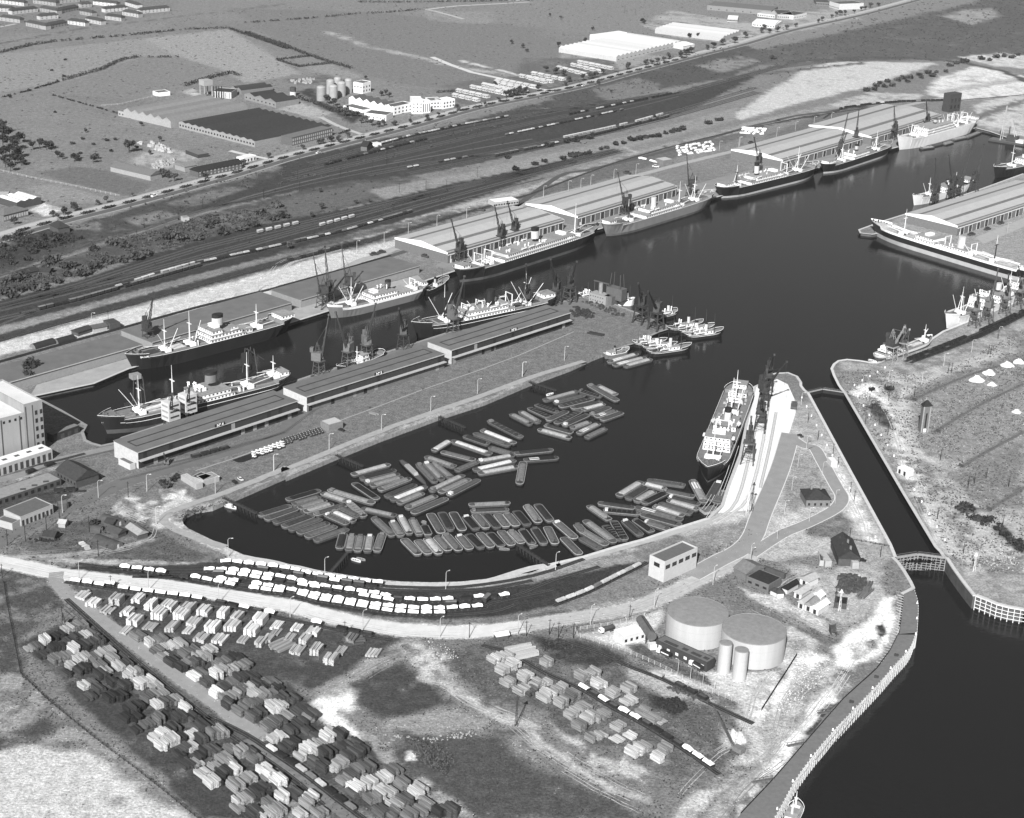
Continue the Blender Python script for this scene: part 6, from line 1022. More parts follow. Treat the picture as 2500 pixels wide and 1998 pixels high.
# ---------------------------------------------------------------- barges
BM = {}
def barge_mesh(kind, part, m):
    k = (kind, part, m.name)
    if k in BM: return BM[k]
    L, B, H = 22.0, 5.2, 1.5; mb = MB()
    def outline(o, z, e=3.2):
        out = []
        for sg in (1, -1):
            for i in range(9):
                a = -math.pi/2+math.pi*i/8; p = .55 if kind != 'keel' or sg < 0 else .8
                out.append((sg*(L/2-e-o*.0)+sg*(e-o)*abs(math.cos(a))**p, sg*(B/2-o)*(abs(math.sin(a))**.75)*(1 if math.sin(a) >= 0 else -1), z))
        return out
    if part == 'hull':
        b = outline(.35, -.6); t_ = outline(0, H); n = len(b); mb.add(b+t_, [(i, (i+1) % n, n+(i+1) % n, n+i) for i in range(n)])
    elif part == 'gunwale':
        b, t_, u = outline(-.08, H-.3), outline(-.08, H), outline(.28, H+.02); n = len(b)
        mb.add(b+t_+u, [(i, (i+1) % n, n+(i+1) % n, n+i) for i in range(n)]+[(n+i, n+(i+1) % n, 2*n+(i+1) % n, 2*n+i) for i in range(n)])
    elif part == 'deck':
        t_ = outline(.25, H-.12); mb.add(t_, [tuple(range(len(t_)))])
    elif part == 'hatch_cover':
        n = 7; v = []; x0, x1 = -L/2+3.2, L/2-3.0; w = B/2-.75
        for x in (x0, x1):
            v += [(x, -w, H-.1)]+[(x, -w+2*w*i/(n-1), H+.35+.45*math.sin(math.pi*i/(n-1))) for i in range(n)]+[(x, w, H-.1)]
        k2 = n+2; mb.add(v, [(i, k2+i, k2+i+1, i+1) for i in range(k2-1)]+[tuple(range(k2)), tuple(range(2*k2-1, k2-1, -1))])
    elif part == 'hold':
        x0, x1 = -L/2+3.2, L/2-3.0; w = B/2-.7
        mb.box(0, w, H-.1, x1-x0, .2, .6).box(0, -w, H-.1, x1-x0, .2, .6).box(x0, 0, H-.1, .2, 2*w, .6).box(x1, 0, H-.1, .2, 2*w, .6).box(0, 0, H-.08, x1-x0, 2*w, .05)
    elif part == 'sheet_part':
        w = B/2-.7; mb.add([(-L/2+3.4, -w, H+.42), (-1.5, -w, H+.42), (-1.5, 0, H+.86), (-L/2+3.4, 0, H+.86), (-1.5, w, H+.42), (-L/2+3.4, w, H+.42)], [(0, 1, 2, 3), (3, 2, 4, 5)])
    elif part == 'cabin': mb.box(-L/2+1.9, 0, H, 1.7, 2.6, 1.0, 0, .9).box(-L/2+1.9, 0, H+1, 1.9, 2.7, .1)
    elif part == 'winch': mb.box(L/2-1.6, 0, H-.1, .9, 1.6, .8).tube((L/2-2.2, -.2, H), (L/2-2.2, -.2, H+1.8), .12)
    elif part == 'beam': 
        for i in range(5): mb.box(-L/2+5+i*3.0, 0, H+.3, .18, B-1.5, .14)
    me = mb.mesh('barge_'+part, m); BM[k] = me; return me
def btone(d): return mat(tone(int(round(d/12.0))*12), .3, .8, .9, .06)
def bword(d): return 'black' if d < 56 else 'dark' if d < 82 else 'grey' if d < 116 else 'pale' if d < 165 else 'bright'
def barge(label, a, b, d, B, group, kind='', rim=None):
    p, q = G(a, ZW+1.3), G(b, ZW+1.3); L = (q-p).length; c = (p+q)/2
    t = thing('barge', label, 'barge', (c.x, c.y, ZW), ang(p, q), group); t.scale = (L/22, B/5.2, 1)
    hm = btone(rnd.choice((70, 84, 96))); rm = btone(rim or rnd.choice((110, 130, 150)))
    link('hull', barge_mesh(kind, 'hull', hm), t); link('gunwale', barge_mesh(kind, 'gunwale', rm), t); link('deck', barge_mesh(kind, 'deck', btone(84)), t)
    if 'o' in kind: link('hold', barge_mesh('', 'hold', btone(d)), t); link('beam', barge_mesh('', 'beam', btone(120)), t)['kind'] = 'stuff'
    else: link('hatch_cover', barge_mesh('', 'hatch_cover', btone(d)), t)
    if 'w' in kind: link('cover_sheet', barge_mesh('', 'sheet_part', mat(tone(225), .08)), t)
    if 'h' in kind or rnd.random() < .25: link('cabin', barge_mesh('', 'cabin', btone(rnd.choice((96, 120, 216)))), t)
    if rnd.random() < .6: link('winch', barge_mesh('', 'winch', btone(rnd.choice((60, 96)))), t)
    return t
RAFTS = [
 ('slanting raft by the basin head', 5.0, '', "c1", "95,1105 340,1030 75;145,1135 390,1050 80;210,1160 440,1085 70;275,1190 510,1105 70;325,1215 570,1130 90;390,1240 625,1160 85;450,1268 680,1185 95;515,1295 770,1205 100"),
 ('small raft above the slanting raft', 5.0, '', "c1", "305,990 560,915 55;350,1022 560,965 105;395,1052 605,990 110;440,1080 655,1015 130;515,1100 760,1020 80"),
 ('pair across the head rafts', 4.8, '', "c1", "572,935 765,1000 140;620,910 970,1015 125"),
 ('huddle behind the slanting raft', 4.6, 'h', "c1", "600,1095 770,1170 95 o;650,1072 820,1150 170;700,1040 855,1115 90;765,1000 895,1115 120 o"),
 ('single barge bridging two rafts', 4.6, '', "c1", "870,1050 1135,1110 125"),
 ('big middle raft', 4.8, '', "c1", "795,800 1085,720 150;860,830 1130,762 60;895,860 1155,792 120;940,885 1180,815 125;1000,915 1240,825 110;1050,965 1280,872 75;1092,992 1360,885 200;1145,1015 1335,935 120"),
 ('dark barge lying crosswise below the big middle raft', 4.8, '', "c1", "810,860 995,985 50"),
 ('fan beside the slim craft', 4.6, 'h', "c1", "1295,715 1430,855 100;1350,705 1480,840 120;1410,710 1550,825 110"),
 ('trio below the middle raft', 4.8, '', "c1", "1385,920 1640,800 140;1455,935 1685,830 115;1520,955 1755,835 90 h"),
 ('pair below the middle rafts', 4.9, '', "c1", "1205,1050 1435,955 120;1250,1090 1515,975 90"),
 ('tangle off the middle jetty', 4.8, '', "c1", "1410,620 1540,540 165;1470,625 1725,690 95;1545,540 1850,645 165;1640,505 1830,570 60;1350,660 1580,740 120;1580,770 1745,700 100;1715,485 1990,580 90;1770,462 2030,565 220;1825,390 2080,520 75 o;1830,590 2020,645 95"),
 ('pale trio beside the lone upright barge', 5.0, '', "c1", "1745,700 2020,650 150;1710,765 2030,690 170;1745,790 2050,735 150"),
 ('pair above the lone barge', 5.0, '', "c2", "170,640 465,610 60;240,690 505,670 40 w"),
 ('lone upright barge hanging below the crossing pair', 5.0, '', "c2", "240,700 210,870 110"),
 ('two long barges capping the back row', 4.4, '', "c1", "1675,1025 1990,1010 120;1690,1072 1980,1060 70"),
 ('long back row of upright barges', 5.2, 'keel', "c1", "1385,1090 1475,1240 90;1470,1080 1545,1215 65;1555,1080 1635,1220 75;1650,1110 1740,1210 55;1725,1095 1815,1200 100;1800,1090 1900,1200 65;1890,1095 1965,1190 95;1960,1090 2040,1185 100;2030,1070 2125,1180 50;2110,1030 2206,1160 110;2190,1020 2295,1150 65;2330,1150 2480,1280 95"),
 ('long front row of upright barges', 5.0, 'keel', "c1", "1185,1280 1305,1400 105;1290,1290 1380,1395 105;1360,1275 1460,1395 160;1435,1265 1530,1370 105;1500,1245 1610,1370 100;1600,1255 1690,1360 100;1670,1245 1780,1350 45;1755,1235 1850,1345 95;1830,1235 1930,1340 40;1915,1220 2005,1330 95;1990,1220 2080,1315 110;2075,1210 2160,1325 40;2168,1200 2248,1320 65;2265,1190 2330,1320 95;2385,1270 2515,1400 90"),
 ('stubby group by the front row', 4.6, 'h', "c1", "960,1120 1110,1260 105;1100,1150 1170,1260 110;1160,1110 1235,1245 150;1250,1130 1310,1250 120;1340,1180 1375,1250 50"),
 ('five upright barges at the plank jetty', 4.8, 'h', "c1", "735,1240 705,1355 60;800,1250 775,1370 120;865,1255 840,1375 110;935,1255 915,1380 130;1030,1240 985,1375 105"),
 ('slanting raft against the south quay', 5.0, '', "c2", "640,1172 700,1240 95 h;700,1140 930,1310 120;650,1200 870,1330 115;670,1270 820,1355 90;850,1180 980,1290 50 o"),
 ('flat bundle above the south quay raft', 4.8, '', "c2", "730,1030 890,1140 130;800,1010 1080,1050 70;840,1065 1120,1090 50 o"),
 ('upright trio touching the south quay', 5.0, '', "c2", "915,1145 1005,1290 45 o;995,1140 1125,1255 75;1075,1135 1210,1230 55"),
 ('outer fan at the quay corner', 5.2, '', "c2", "950,960 1130,850 150;1020,980 1165,890 75;1085,1000 1225,920 140;1140,1015 1315,930 45"),
 ('long pile in the quay corner', 4.9, '', "c2", "1170,838 1460,880 90 o;1140,862 1310,905 165;1290,915 1530,965 85;1330,962 1570,1025 70;1320,988 1560,1060 150;1260,1012 1510,1090 90;1215,1035 1450,1110 150 w;1080,1040 1440,1140 100 w;1120,1095 1430,1180 75;1150,1150 1335,1210 100"),
 ('loose trio under the black bow', 5.4, 'h', "c2", "1510,840 1600,1010 130 w;1715,850 1635,990 80;1750,925 1690,1015 95"),
 ('pier side of the outer raft', 4.8, '', "c2", "390,240 650,170 130;470,260 700,200 90;510,290 770,225 70 o;600,300 830,250 75"),
 ('dark middle of the outer raft', 4.8, '', "c2", "280,295 440,370 60 o;330,270 500,330 60 o;145,340 300,420 120;215,320 360,405 130;420,390 570,320 80;480,415 670,320 70 o;540,430 730,345 70"),
 ('dock side of the outer raft', 4.8, '', "c2", "680,310 850,265 160;750,345 890,290 80;780,365 940,315 100 w;825,388 985,330 80"),
 ('trio below the outer raft', 4.8, '', "c2", "600,450 740,400 120;650,490 810,412 130 w;710,522 860,450 105"),
 ('long pair below the outer raft', 4.8, '', "c2", "350,455 600,525 150;400,425 610,485 75"),
 ('tip of the outer raft', 5.2, 'h', "c2", "730,120 950,245 90;800,130 940,200 140;660,165 830,215 65 o"),
 ('three pale barges off the pier corner', 5.0, '', "i", "480,1335 890,1210 150 w;550,1380 1000,1260 140 w;700,1390 1085,1285 145"),
 ('lighters alongside the white ship', 6.0, '', "p", "440,680 660,650 150 o;560,650 820,590 90;820,610 960,570 120;960,540 1190,490 130;1190,500 1410,410 120 o"),
]
for rname, B, kind, tl, s in RAFTS:
    it = sorted(s.split(';'), key=lambda e: float(e.split(',')[0])+float(e.split()[1].split(',')[0])); n = len(it)
    for j, e in enumerate(it):
        w = e.split(); d = max(36, min(200, 98+(float(w[2])-98)*1.4)); a, b = pts(tl+':'+w[0])[0], pts(tl+':'+w[1])[0]; k = kind+(w[3] if len(w) > 3 else '')
        wd = bword(d); what = 'open hold barge' if 'o' in k else 'part white sheeted barge' if 'w' in k else wd+' hatched barge'
        lab = (what+', '+nth(j+1)+' from silo side, '+rname) if n > 1 else what+', the '+rname
        barge(lab, a, b, d, B, 'barges in the basin' if tl != 'p' else 'lighters by the white ship', k, 165 if 'keel' in k and d > 60 else None)
t, L = pontoon('square pale work pontoon at the quay corner', 'c2:1580,1065 1695,1045', 7, 1.4, mat(tone(165))); t['label'] = 'square pale work pontoon at the quay corner'
def boat(label, s, B, m, cabin=None, name='rowing_boat'):
    a, b = gp(s, ZW+.6); L = (b-a).length; t = thing(name, label, 'boat', (a.x, a.y, ZW), ang(a, b)); v = []; f = []
    X_ = (0, .12, .35, .65, .88, 1); Wd = (.5, .85, 1, .95, .55, .04)
    for x, w in zip(X_, Wd): v += [(x*L, w*B/2, .9), (x*L, -w*B/2, .9), (x*L, w*B*.3, -.2), (x*L, -w*B*.3, -.2), (x*L, w*B*.4, .9), (x*L, -w*B*.4, .9)]
    for i in range(5): k = 6*i; f += [(k+2, k+8, k+6, k), (k+1, k+7, k+9, k+3), (k, k+6, k+10, k+4), (k+5, k+11, k+7, k+1)]
    MB().add(v, f+[(0, 1, 3, 2)]).build('hull', m, t); MB().add([(x*L, w*B*.38*sg, .45) for x, w in zip(X_, Wd) for sg in (1, -1)], [(2*i, 2*i+1, 2*i+3, 2*i+2) for i in range(5)]).build('floor', mat(tone(90)), t)
    for x in (.35, .6): MB().box(x*L, 0, .65, .4, B*.85, .12).build('thwart', m, t)
    if cabin: MB().box(L*.42, 0, .7, L*.4, B*.6, 1.5, 0, .85).build('cabin', cabin, t)
boat('white motor launch at the dark jetty by the basin head', "c0:1692,1030 1780,1052", 3.2, WHITE, OFFW, 'motor_launch'); boat('pale rowing boat off the plank jetty', "c1:795,1430 865,1452", 2.2, OFFW); boat('smaller rowing boat tied to the pale rowing boat', "c1:830,1425 900,1440", 2.0, mat(tone(150)))
boat('small boat at the foot of the long front barge row', "c1:1905,1355 1985,1360", 2.2, mat(tone(140))); boat('rowing boat under the jetty end by the front barge row', "c2:290,1350 350,1330", 2.2, mat(tone(130))); boat('white dinghy beside the dark mooring jetty of the outer raft', "c2:415,200 470,185", 2.4, OFFW); boat('slim craft with white wheelhouse driven between the middle rafts', "c1:1165,690 1360,880", 4.6, mat(tone(70)), mat(tone(150)), 'motor_barge')
boat('tiny raft boat afloat above the front barge row', "c1:1322,1150 1358,1160", 2.6, mat(tone(150))); boat('white work boat on the pierhead quay edge', "f:1180,40 1290,70", 3.0, OFFW); bpy.data.objects['rowing_boat.006'].location.z = .2 if 'rowing_boat.006' in bpy.data.objects else 0
# ---------------------------------------------------------------- railway wagons
WMSH = {}
def wmesh(k, i, m):
    key = (k, i, m.name)
    if key in WMSH: return WMSH[key]
    mb = MB(); r = random.Random(i*7+len(k))
    if k == 'underframe':
        mb.box(0, 0, .75, 5.3, 2.1, .3)
        for x in (-1.5, 1.5):
            for y in (-.75, .75): mb.tube((x, y-.07, .45), (x, y+.07, .45), .45, None, 8)
        for x in (-2.9, 2.9):
            for y in (-.6, .6): mb.tube((x-.25, y, .95), (x+.25, y, .95), .14, None, 6)
    elif k == 'body': mb.box(0, 0, 1.05, 5.3, 2.4, 1.15)
    elif k == 'low_body': mb.box(0, 0, 1.05, 5.3, 2.4, .4)
    elif k == 'van_body': mb.box(0, 0, 1.05, 5.3, 2.45, 2.0)
    elif k == 'van_roof': mb.add([(x, 1.3*math.cos(math.pi*j/6), 3.04+.42*math.sin(math.pi*j/6)) for x in (-2.75, 2.75) for j in range(7)], [(j, 7+j, 8+j, j+1) for j in range(6)]+[tuple(range(6, -1, -1)), tuple(range(7, 14))])
    elif k == 'sheet':
        v = []; n = 5
        for a, x in enumerate((-2.6, -1.2, .6, 2.6)):
            h = 2.55+r.uniform(.2, 1.2)*(1 if 0 < a < 3 else .5); o = r.uniform(-.15, .15)
            for y, z in ((-1.3, 1.95+r.uniform(-.25, .2)), (-1.28, 2.2), (-.6, 2.2+(h-2.2)*.75), (o, h), (.6, 2.2+(h-2.2)*.75), (1.28, 2.2), (1.3, 1.95+r.uniform(-.25, .2))): v.append((x, y, z))
        f = [(7*a+j, 7*a+7+j, 7*a+8+j, 7*a+j+1) for a in range(3) for j in range(6)]+[tuple(range(6, -1, -1)), tuple(range(21, 28))]; mb.add(v, f)
    elif k == 'load': mb.box(0, 0, 1.5, 4.8, 2.0, r.uniform(.6, 1.3), 0, .85)
    elif k == 'plank_load': mb.box(0, 0, 1.46, 5.6, 2.0, r.uniform(.5, 1.0)).box(.3, 0, 2.1, 4.6, 1.6, .4)
    me = mb.mesh('wagon_'+k, m); WMSH[key] = me; return me
SHEET = mat(.80, .05, .9, .7, .04); VANB = mat(tone(60), .25, .8); VANR = mat(tone(120), .2, .6, .8, .2); WAGB = mat(tone(48), .3, .8)
def wagon(kind, label, p, hd, group):
    t = thing(kind, label, 'wagon', (p.x, p.y, .14), hd, group); i = rnd.randrange(4); link('underframe', wmesh('underframe', 0, DARK), t)
    if kind == 'sheeted_wagon': link('body', wmesh('body', 0, WAGB), t); link('sheet', wmesh('sheet', i, SHEET), t)
    elif kind == 'covered_van': link('body', wmesh('van_body', 0, VANB), t); link('roof', wmesh('van_roof', 0, VANR), t)
    elif kind == 'pale_van': link('body', wmesh('van_body', 0, mat(tone(150), .15)), t); link('roof', wmesh('van_roof', 0, mat(tone(195), .1)), t)
    elif kind == 'open_wagon':
        link('body', wmesh('body', 0, WAGB), t)
        if i: link('load', wmesh('load', i, mat(tone((40, 90, 60)[i-1]), .3)), t)
    elif kind == 'flat_wagon': link('body', wmesh('low_body', 0, WAGB), t); link('load', wmesh('plank_load', i, mat(tone((205, 175, 190, 120)[i]), .25)), t)
    elif kind == 'hopper_wagon': link('body', wmesh('body', 0, WAGB), t); link('load', wmesh('load', 1+i % 3, mat(tone(34), .3)), t)
    return t
WNAME = dict(sheeted_wagon='white sheeted wagon', covered_van='dark covered van', pale_van='pale covered van', open_wagon='dark open wagon', flat_wagon='plank loaded wagon', hopper_wagon='coal wagon')
def seg(key, a, b):
    ps = K[key]; P = [Vector((p.x, p.y, 0)) for p in ps]; cum = [0]
    for x, y in zip(P, P[1:]): cum.append(cum[-1]+(y-x).length)
    def proj(q):
        g = G(q); best = (1e9, 0)
        for i in range(len(P)-1):
            d = P[i+1]-P[i]; l = d.length_squared
            if l < 1e-9: continue
            s_ = max(0, min(1, (g-P[i]).dot(d)/l)); e = (g-P[i]-d*s_).length
            if e < best[0]: best = (e, cum[i]+s_*d.length)
        return best[1]
    return P, proj(pts(a)[0]), proj(pts(b)[0])
def train(key, a, b, rname, mix, pitch=6.35, gap=.03, group='wagons'):
    P, s0, s1 = seg(key, a, b); k = 0; s_ = min(s0, s1); e = max(s0, s1)
    while s_ < e:
        if rnd.random() > gap:
            q, hd = along(P, 1e9, s_, s_+1)[0]; x = rnd.random(); kd = mix[-1][0]
            for nm, w in mix:
                if x < w: kd = nm; break
                x -= w
            k += 1; wagon(kd, WNAME[kd]+', '+nth(k)+' from '+('silo' if group != 'coal wagons on the lock side quay' else 'pierhead')+' end, '+rname.replace('the ', '', 1), q, hd, group)
        s_ += pitch*rnd.uniform(.99, 1.03)
SW, CV, OW, FWG, HW, PV = 'sheeted_wagon', 'covered_van', 'open_wagon', 'flat_wagon', 'hopper_wagon', 'pale_van'
g_ = 'sheeted wagons in the timber sidings'
train('K1', 'd0:1465,75', 'd1:870,210', 'the siding next to the basin', [(SW, .95), (OW, .05)], 6.2, .02, g_); train('K1b', 'd1:110,133', 'd1:970,246', 'the second siding from the basin', [(CV, .55), (OW, .25), (SW, .2)], 6.4, .25, g_)
train('K2', 'd0:1360,128', 'd1:1345,320', 'the third siding from the basin', [(SW, .94), (OW, .06)], 6.2, .03, g_); train('K2', 'd1:1430,312', 'd1:1750,284', 'the curved end of the third siding', [(SW, .6), (OW, .4)], 6.3, 0, g_)
train('K3', 'd0:1420,152', 'd1:980,332', 'the fourth siding from the basin', [(SW, .75), (CV, .15), (OW, .1)], 6.4, .1, g_); train('K3', 'd1:1330,345', 'd1:1700,305', 'the tail of the fourth siding', [(CV, .5), (SW, .3), (OW, .2)], 6.4, .4, g_)
train('K4', 'd0:1440,192', 'd1:1590,355', 'the fifth siding from the basin', [(SW, .93), (OW, .07)], 6.2, .04, g_); train('K5', 'd0:815,112', 'd1:1335,407', 'the siding next to the sand road', [(SW, .94), (OW, .06)], 6.3, .05, g_)
g_ = 'sheeted wagons beside the timber yard'
train('S1', 'd0:490,205', 'd0:1350,322', 'the timber yard siding below the sand road', [(SW, .95), (OW, .05)], 6.3, .06, g_); train('S2', 'd0:640,205', 'd0:960,255', 'the short line above the timber yard siding', [(SW, 1)], 6.4, .35, g_)
train('S1', 'd0:1430,342', 'd1:215,418', 'the middle of the timber yard siding', [(SW, .8), (OW, .2)], 6.6, .1, g_); train('S1', 'd1:460,474', 'd1:960,565', 'the end of the timber yard siding', [(SW, .6), (OW, .4)], 6.6, .45, g_)
train('D1', 'd2:450,325', 'd2:985,78', 'the line curving up to the pump house', [(FWG, .95), (OW, .05)], 6.3, 0, 'plank wagons by the pump house'); train('D2', 'd2:600,895', 'd2:1450,1420', 'the dark siding among the new timber stacks', [(SW, .62), (OW, .38)], 6.3, .04, 'wagons among the new timber'); train('D3', 'd2:1090,800', 'd2:1440,940', 'the scrap siding by the tank fence', [(OW, .7), (FWG, .3)], 6.5, .1, 'scrap siding wagons')
train('LN', 'd1:170,1290', 'd1:720,1700', 'the dark lane through the timber yard', [(FWG, .7), (OW, .3)], 6.6, .1, 'wagons in the timber yard lane')
train('P2', 'c0:1475,675', 'c0:1690,610', 'the pier road line', [(OW, .8), (HW, .2)], 6.4, 0, 'dark wagons on the pier road'); train('P1', 'c0:235,790', 'c0:400,735', 'the silo line', [(CV, .5), (OW, .5)], 6.5, .1, 'wagons under the silo'); train('W1', 'c0:445,945', 'c0:545,935', 'the garage line', [(OW, 1)], 6.4, 0, 'wagons by the garage block')
g_ = 'coal wagons on the lock side quay'
train('Q1', 'b3:1310,1325', 'b3:1780,1140', 'the quay edge line of the coal berth', [(HW, .7), (OW, .3)], 6.3, .03, g_); train('Q2', 'b3:1350,1330', 'b3:2150,988', 'the inner line of the coal berth', [(HW, .75), (OW, .25)], 6.3, .02, g_); train('Q1', 'b3:1850,1110', 'b3:2156,965', 'the upper part of the quay edge line', [(HW, .7), (OW, .3)], 6.3, .1, g_)
g_ = 'wagons in the lower marshalling yard'
train('Y1', 'b0:300,940', 'b0:1500,615', 'the long van line, lower yard', [(CV, .8), (OW, .2)], 6.35, .02, g_); train('Y2', 'b0:1060,745', 'b0:1510,625', 'the pale line beside the long vans', [(PV, .85), (OW, .15)], 7.0, .05, g_); train('Y2', 'b0:1420,685', 'b1:1160,190', 'the mixed line in the lower yard', [(FWG, .45), (OW, .3), (CV, .25)], 6.4, .03, g_)
train('Y3', 'b1:240,415', 'b1:500,345', 'the first stub of pale topped wagons', [(PV, 1)], 9.5, 0, g_); train('Y0', 'b1:545,310', 'b1:820,245', 'the second stub of pale topped wagons', [(PV, 1)], 9, 0, g_); train('N1', 'b1:265,555', 'b1:700,410', 'the dark line below the lower yard', [(HW, .8), (CV, .2)], 6.4, .05, g_); train('Y2', 'b0:830,820', 'b0:1010,775', 'the short line by the long vans', [(OW, .7), (FWG, .3)], 6.4, 0, g_)
g_ = 'wagons in the upper marshalling yard'
train('Y6', 'a1:1180,1190', 'a1:1650,1060', 'the pale loads of the upper yard', [(FWG, .9), (OW, .1)], 6.8, .08, g_); train('Y9', 'a1:1870,1000', 'a2:780,795', 'the mixed loads of the upper yard', [(FWG, .65), (OW, .35)], 6.8, .08, g_); train('Y4', 'a2:700,890', 'a2:1430,700', 'the top lines of the upper yard', [(HW, .5), (FWG, .4), (OW, .1)], 6.8, .08, g_)
train('Y7', 'a2:520,1035', 'a2:1210,860', 'the pale vans of the upper yard', [(PV, .95), (OW, .05)], 7.2, .04, g_); train('Y8', 'a2:560,1060', 'a2:1290,870', 'the dark vans of the upper yard', [(CV, .6), (HW, .4)], 6.6, .03, g_); train('Y7', 'a1:1260,1300', 'a1:1810,1180', 'the near loads of the upper yard', [(FWG, .7), (OW, .3)], 8.0, .15, g_); train('Y8', 'a1:1830,1165', 'a2:480,1075', 'the near dark vans of the upper yard', [(CV, .7), (FWG, .3)], 7, .08, g_)
train('Y5', 'a1:640,1255', 'a1:1390,1065', 'the dark loads by the crossing house', [(OW, .5), (FWG, .25), (HW, .25)], 6.6, .06, g_); train('Y6', 'a1:1700,1105', 'a2:420,950', 'the even pale loads of the upper yard', [(FWG, .8), (HW, .2)], 6.7, .03, g_)
train('N2', 'a3:715,815', 'a3:1560,765', 'the line leading to the coal hoist', [(HW, .9), (FWG, .1)], 6.6, .04, 'coal wagons by the hoist')
# ---------------------------------------------------------------- cranes
def crane(label, base, tip, tz=40.0, m=None, hm=None, w=6.5, ph=11.0, qd=None, top='house', bz=0.0, heavy=False, fx=True):
    m = m or STEEL; hm = hm or m; b = G(pts(base)[0], bz); q = G(pts(tip)[0], tz); d = q-b; d.z = 0
    if d.length > 30: d *= 30/d.length
    if d.length < 4: d = (d if d.length > .1 else Vector((0, 1, 0))).normalized()*4
    hd = qd if qd is not None else .0; t = thing('portal_crane', label, 'crane', b, hd); a = math.atan2(d.y, d.x)-hd; rc = d.length; tr = w*.36
    for sx in (1, -1):
        for sy in (1, -1):
            mb = MB().tube((sx*w/2, sy*w/2, 0), (sx*tr, sy*tr, ph), .34 if not heavy else .75, .28 if not heavy else .6, 4); mb.box(sx*w/2, sy*w/2, 0, 1.8, .9, .9); mb.build('leg', m, t)
    for z in (.35, .7):
        k = w/2+(tr-w/2)*z
        for (x0, y0, x1, y1) in ((-k, -k, k, -k), (k, -k, k, k), (k, k, -k, k), (-k, k, -k, -k)):
            MB().tube((x0, y0, ph*z), (x1, y1, ph*z), .2 if not heavy else .5, None, 4).build('tie', m, t)
            if not heavy: 
                k2 = w/2+(tr-w/2)*(z-.33 if z > .5 else .03); s = k2/k; MB().tube((x0*s, y0*s, ph*(z-.33 if z > .5 else .03)), (x1, y1, ph*z), .12, None, 4).build('brace', m, t)
    MB().box(0, 0, ph, 2*tr+1.6, 2*tr+1.6, .6).build('platform', m, t); ca, sa = math.cos(a), math.sin(a)
    P = lambda x, y, z: (x*ca-y*sa, x*sa+y*ca, z)
    bx = MB().box(-1.2*ca, -1.2*sa, ph+.6, 6.6, 4.8, 5.6 if not heavy else 7, a); bx.build('machine_house', hm, t); MB().box(1.9*ca-1.6*sa, 1.9*sa+1.6*ca, ph+1.6, 2.0, 1.6, 2.4, a).build('cab', hm, t)
    ap = ph+13 if not heavy else ph+11; mb = MB()
    for y in (-1.2, 1.2): mb.tube(P(-2.6, y, ph+5), P(-1.2, y*.4, ap), .22, .16, 4).tube(P(1.4, y, ph+5), P(-1.2, y*.4, ap), .22, .16, 4)
    for z in (.35, .7): mb.tube(P(-2.1, -.9, ph+5+(ap-ph-5)*z), P(.6, .9, ph+5+(ap-ph-5)*z), .12, None, 4)
    mb.build('gantry', m, t); MB().box(*P(-4.6, 0, ap-7)[:2], ap-7, 2.4, 2.6, 3.2, a).build('counterweight', hm, t)
    jz = ph+3.2; tpz = tz-bz; mb = MB(); J0, J1 = (2.4, jz), (rc, tpz); n = 9
    def jp(f, y, o): x = J0[0]+(J1[0]-J0[0])*f; z = J0[1]+(J1[1]-J0[1])*f; k = 1-.75*abs(f-.25)/.75; return P(x-o*.8*k, y*k, z+o*.5*k)
    for y in (-.9, .9):
        for o in (0, 1.3): mb.tube(jp(0, y, o), jp(1, y*.5, o*.3), .26, .2, 4)
    for i in range(n):
        f0, f1 = i/n, (i+1)/n; s_ = 1 if i % 2 else -1
        mb.tube(jp(f0, s_*.9, 0), jp(f1, -s_*.9, 0), .15, None, 3).tube(jp(f0, .9, 0 if i % 2 else 1.3), jp(f1, .9, 1.3 if i % 2 else 0), .15, None, 3).tube(jp(f0, -.9, 0 if i % 2 else 1.3), jp(f1, -.9, 1.3 if i % 2 else 0), .15, None, 3)
    mb.build('jib', m, t); MB().tube(P(-1.2, 0, ap), jp(.72, 0, 1), .1, None, 3).build('jib_tie', m, t); e = jp(1, 0, 0); MB().box(e[0], e[1], e[2]-.6, 1.2, 1.2, 1.2, a).build('jib_head', m, t); MB().tube((e[0], e[1], e[2]-.6), (e[0], e[1], max(ph*.6, e[2]-16)), .06, None, 3).build('hoist_rope', m, t)
    return t
qs = ang(G((300, 1070)), G((1284, 755))); qn = ang(G((1110, 661)), G((2381, 312))); qw = ang(G((312, 900)), G((710, 787))); CG = mat(tone(88), .25, .5); CGH = mat(tone(112), .2, .5)
SP = 'grey portal crane on the pier, '
crane(SP+'tall jib up, beside the No 5 shed', 'n:125,1350', 'n:290,330', 44, CG, CGH, qd=qs); crane(SP+'jib over the little coaster', 'n:600,1190', 'n:400,290', 44, CG, CGH, qd=qs); crane(SP+'beside the stern of the little coaster', 'n:910,1075', 'n:1060,150', 46, CG, CGH, qd=qs); crane(SP+'standing before the bow of the liner', 'n:1515,905', 'n:1420,280', 40, mat(tone(64)), CG, qd=qs)
crane(SP+'in front of the liner bridge', 'l:645,895', 'l:790,180', 46, CG, CGH, qd=qs); crane('dark portal crane in front of the liner after mast', 'l:1565,625', 'l:1560,40', 46, STEEL, STEEL, qd=qs); crane('dark portal crane at the stern of the liner', 'k:1380,1310', 'k:1320,720', 42, STEEL, STEEL, qd=qs)
HV = mat(tone(60), .25, .5)
crane('heavy dark pier crane with twin jibs raised together', 'k:1560,1285', 'k:1660,750', 40, STEEL, HV, 8, 12, qs, heavy=True); crane('massive four legged crane on the pier end beside the pontoon', 'i:930,785', 'i:900,240', 36, HV, HV, 8.5, 13, qs, heavy=True); crane('massive four legged crane on the pier end beside the tugs', 'i:1140,880', 'i:1040,350', 36, HV, mat(tone(80)), 8.5, 13, qs, heavy=True)
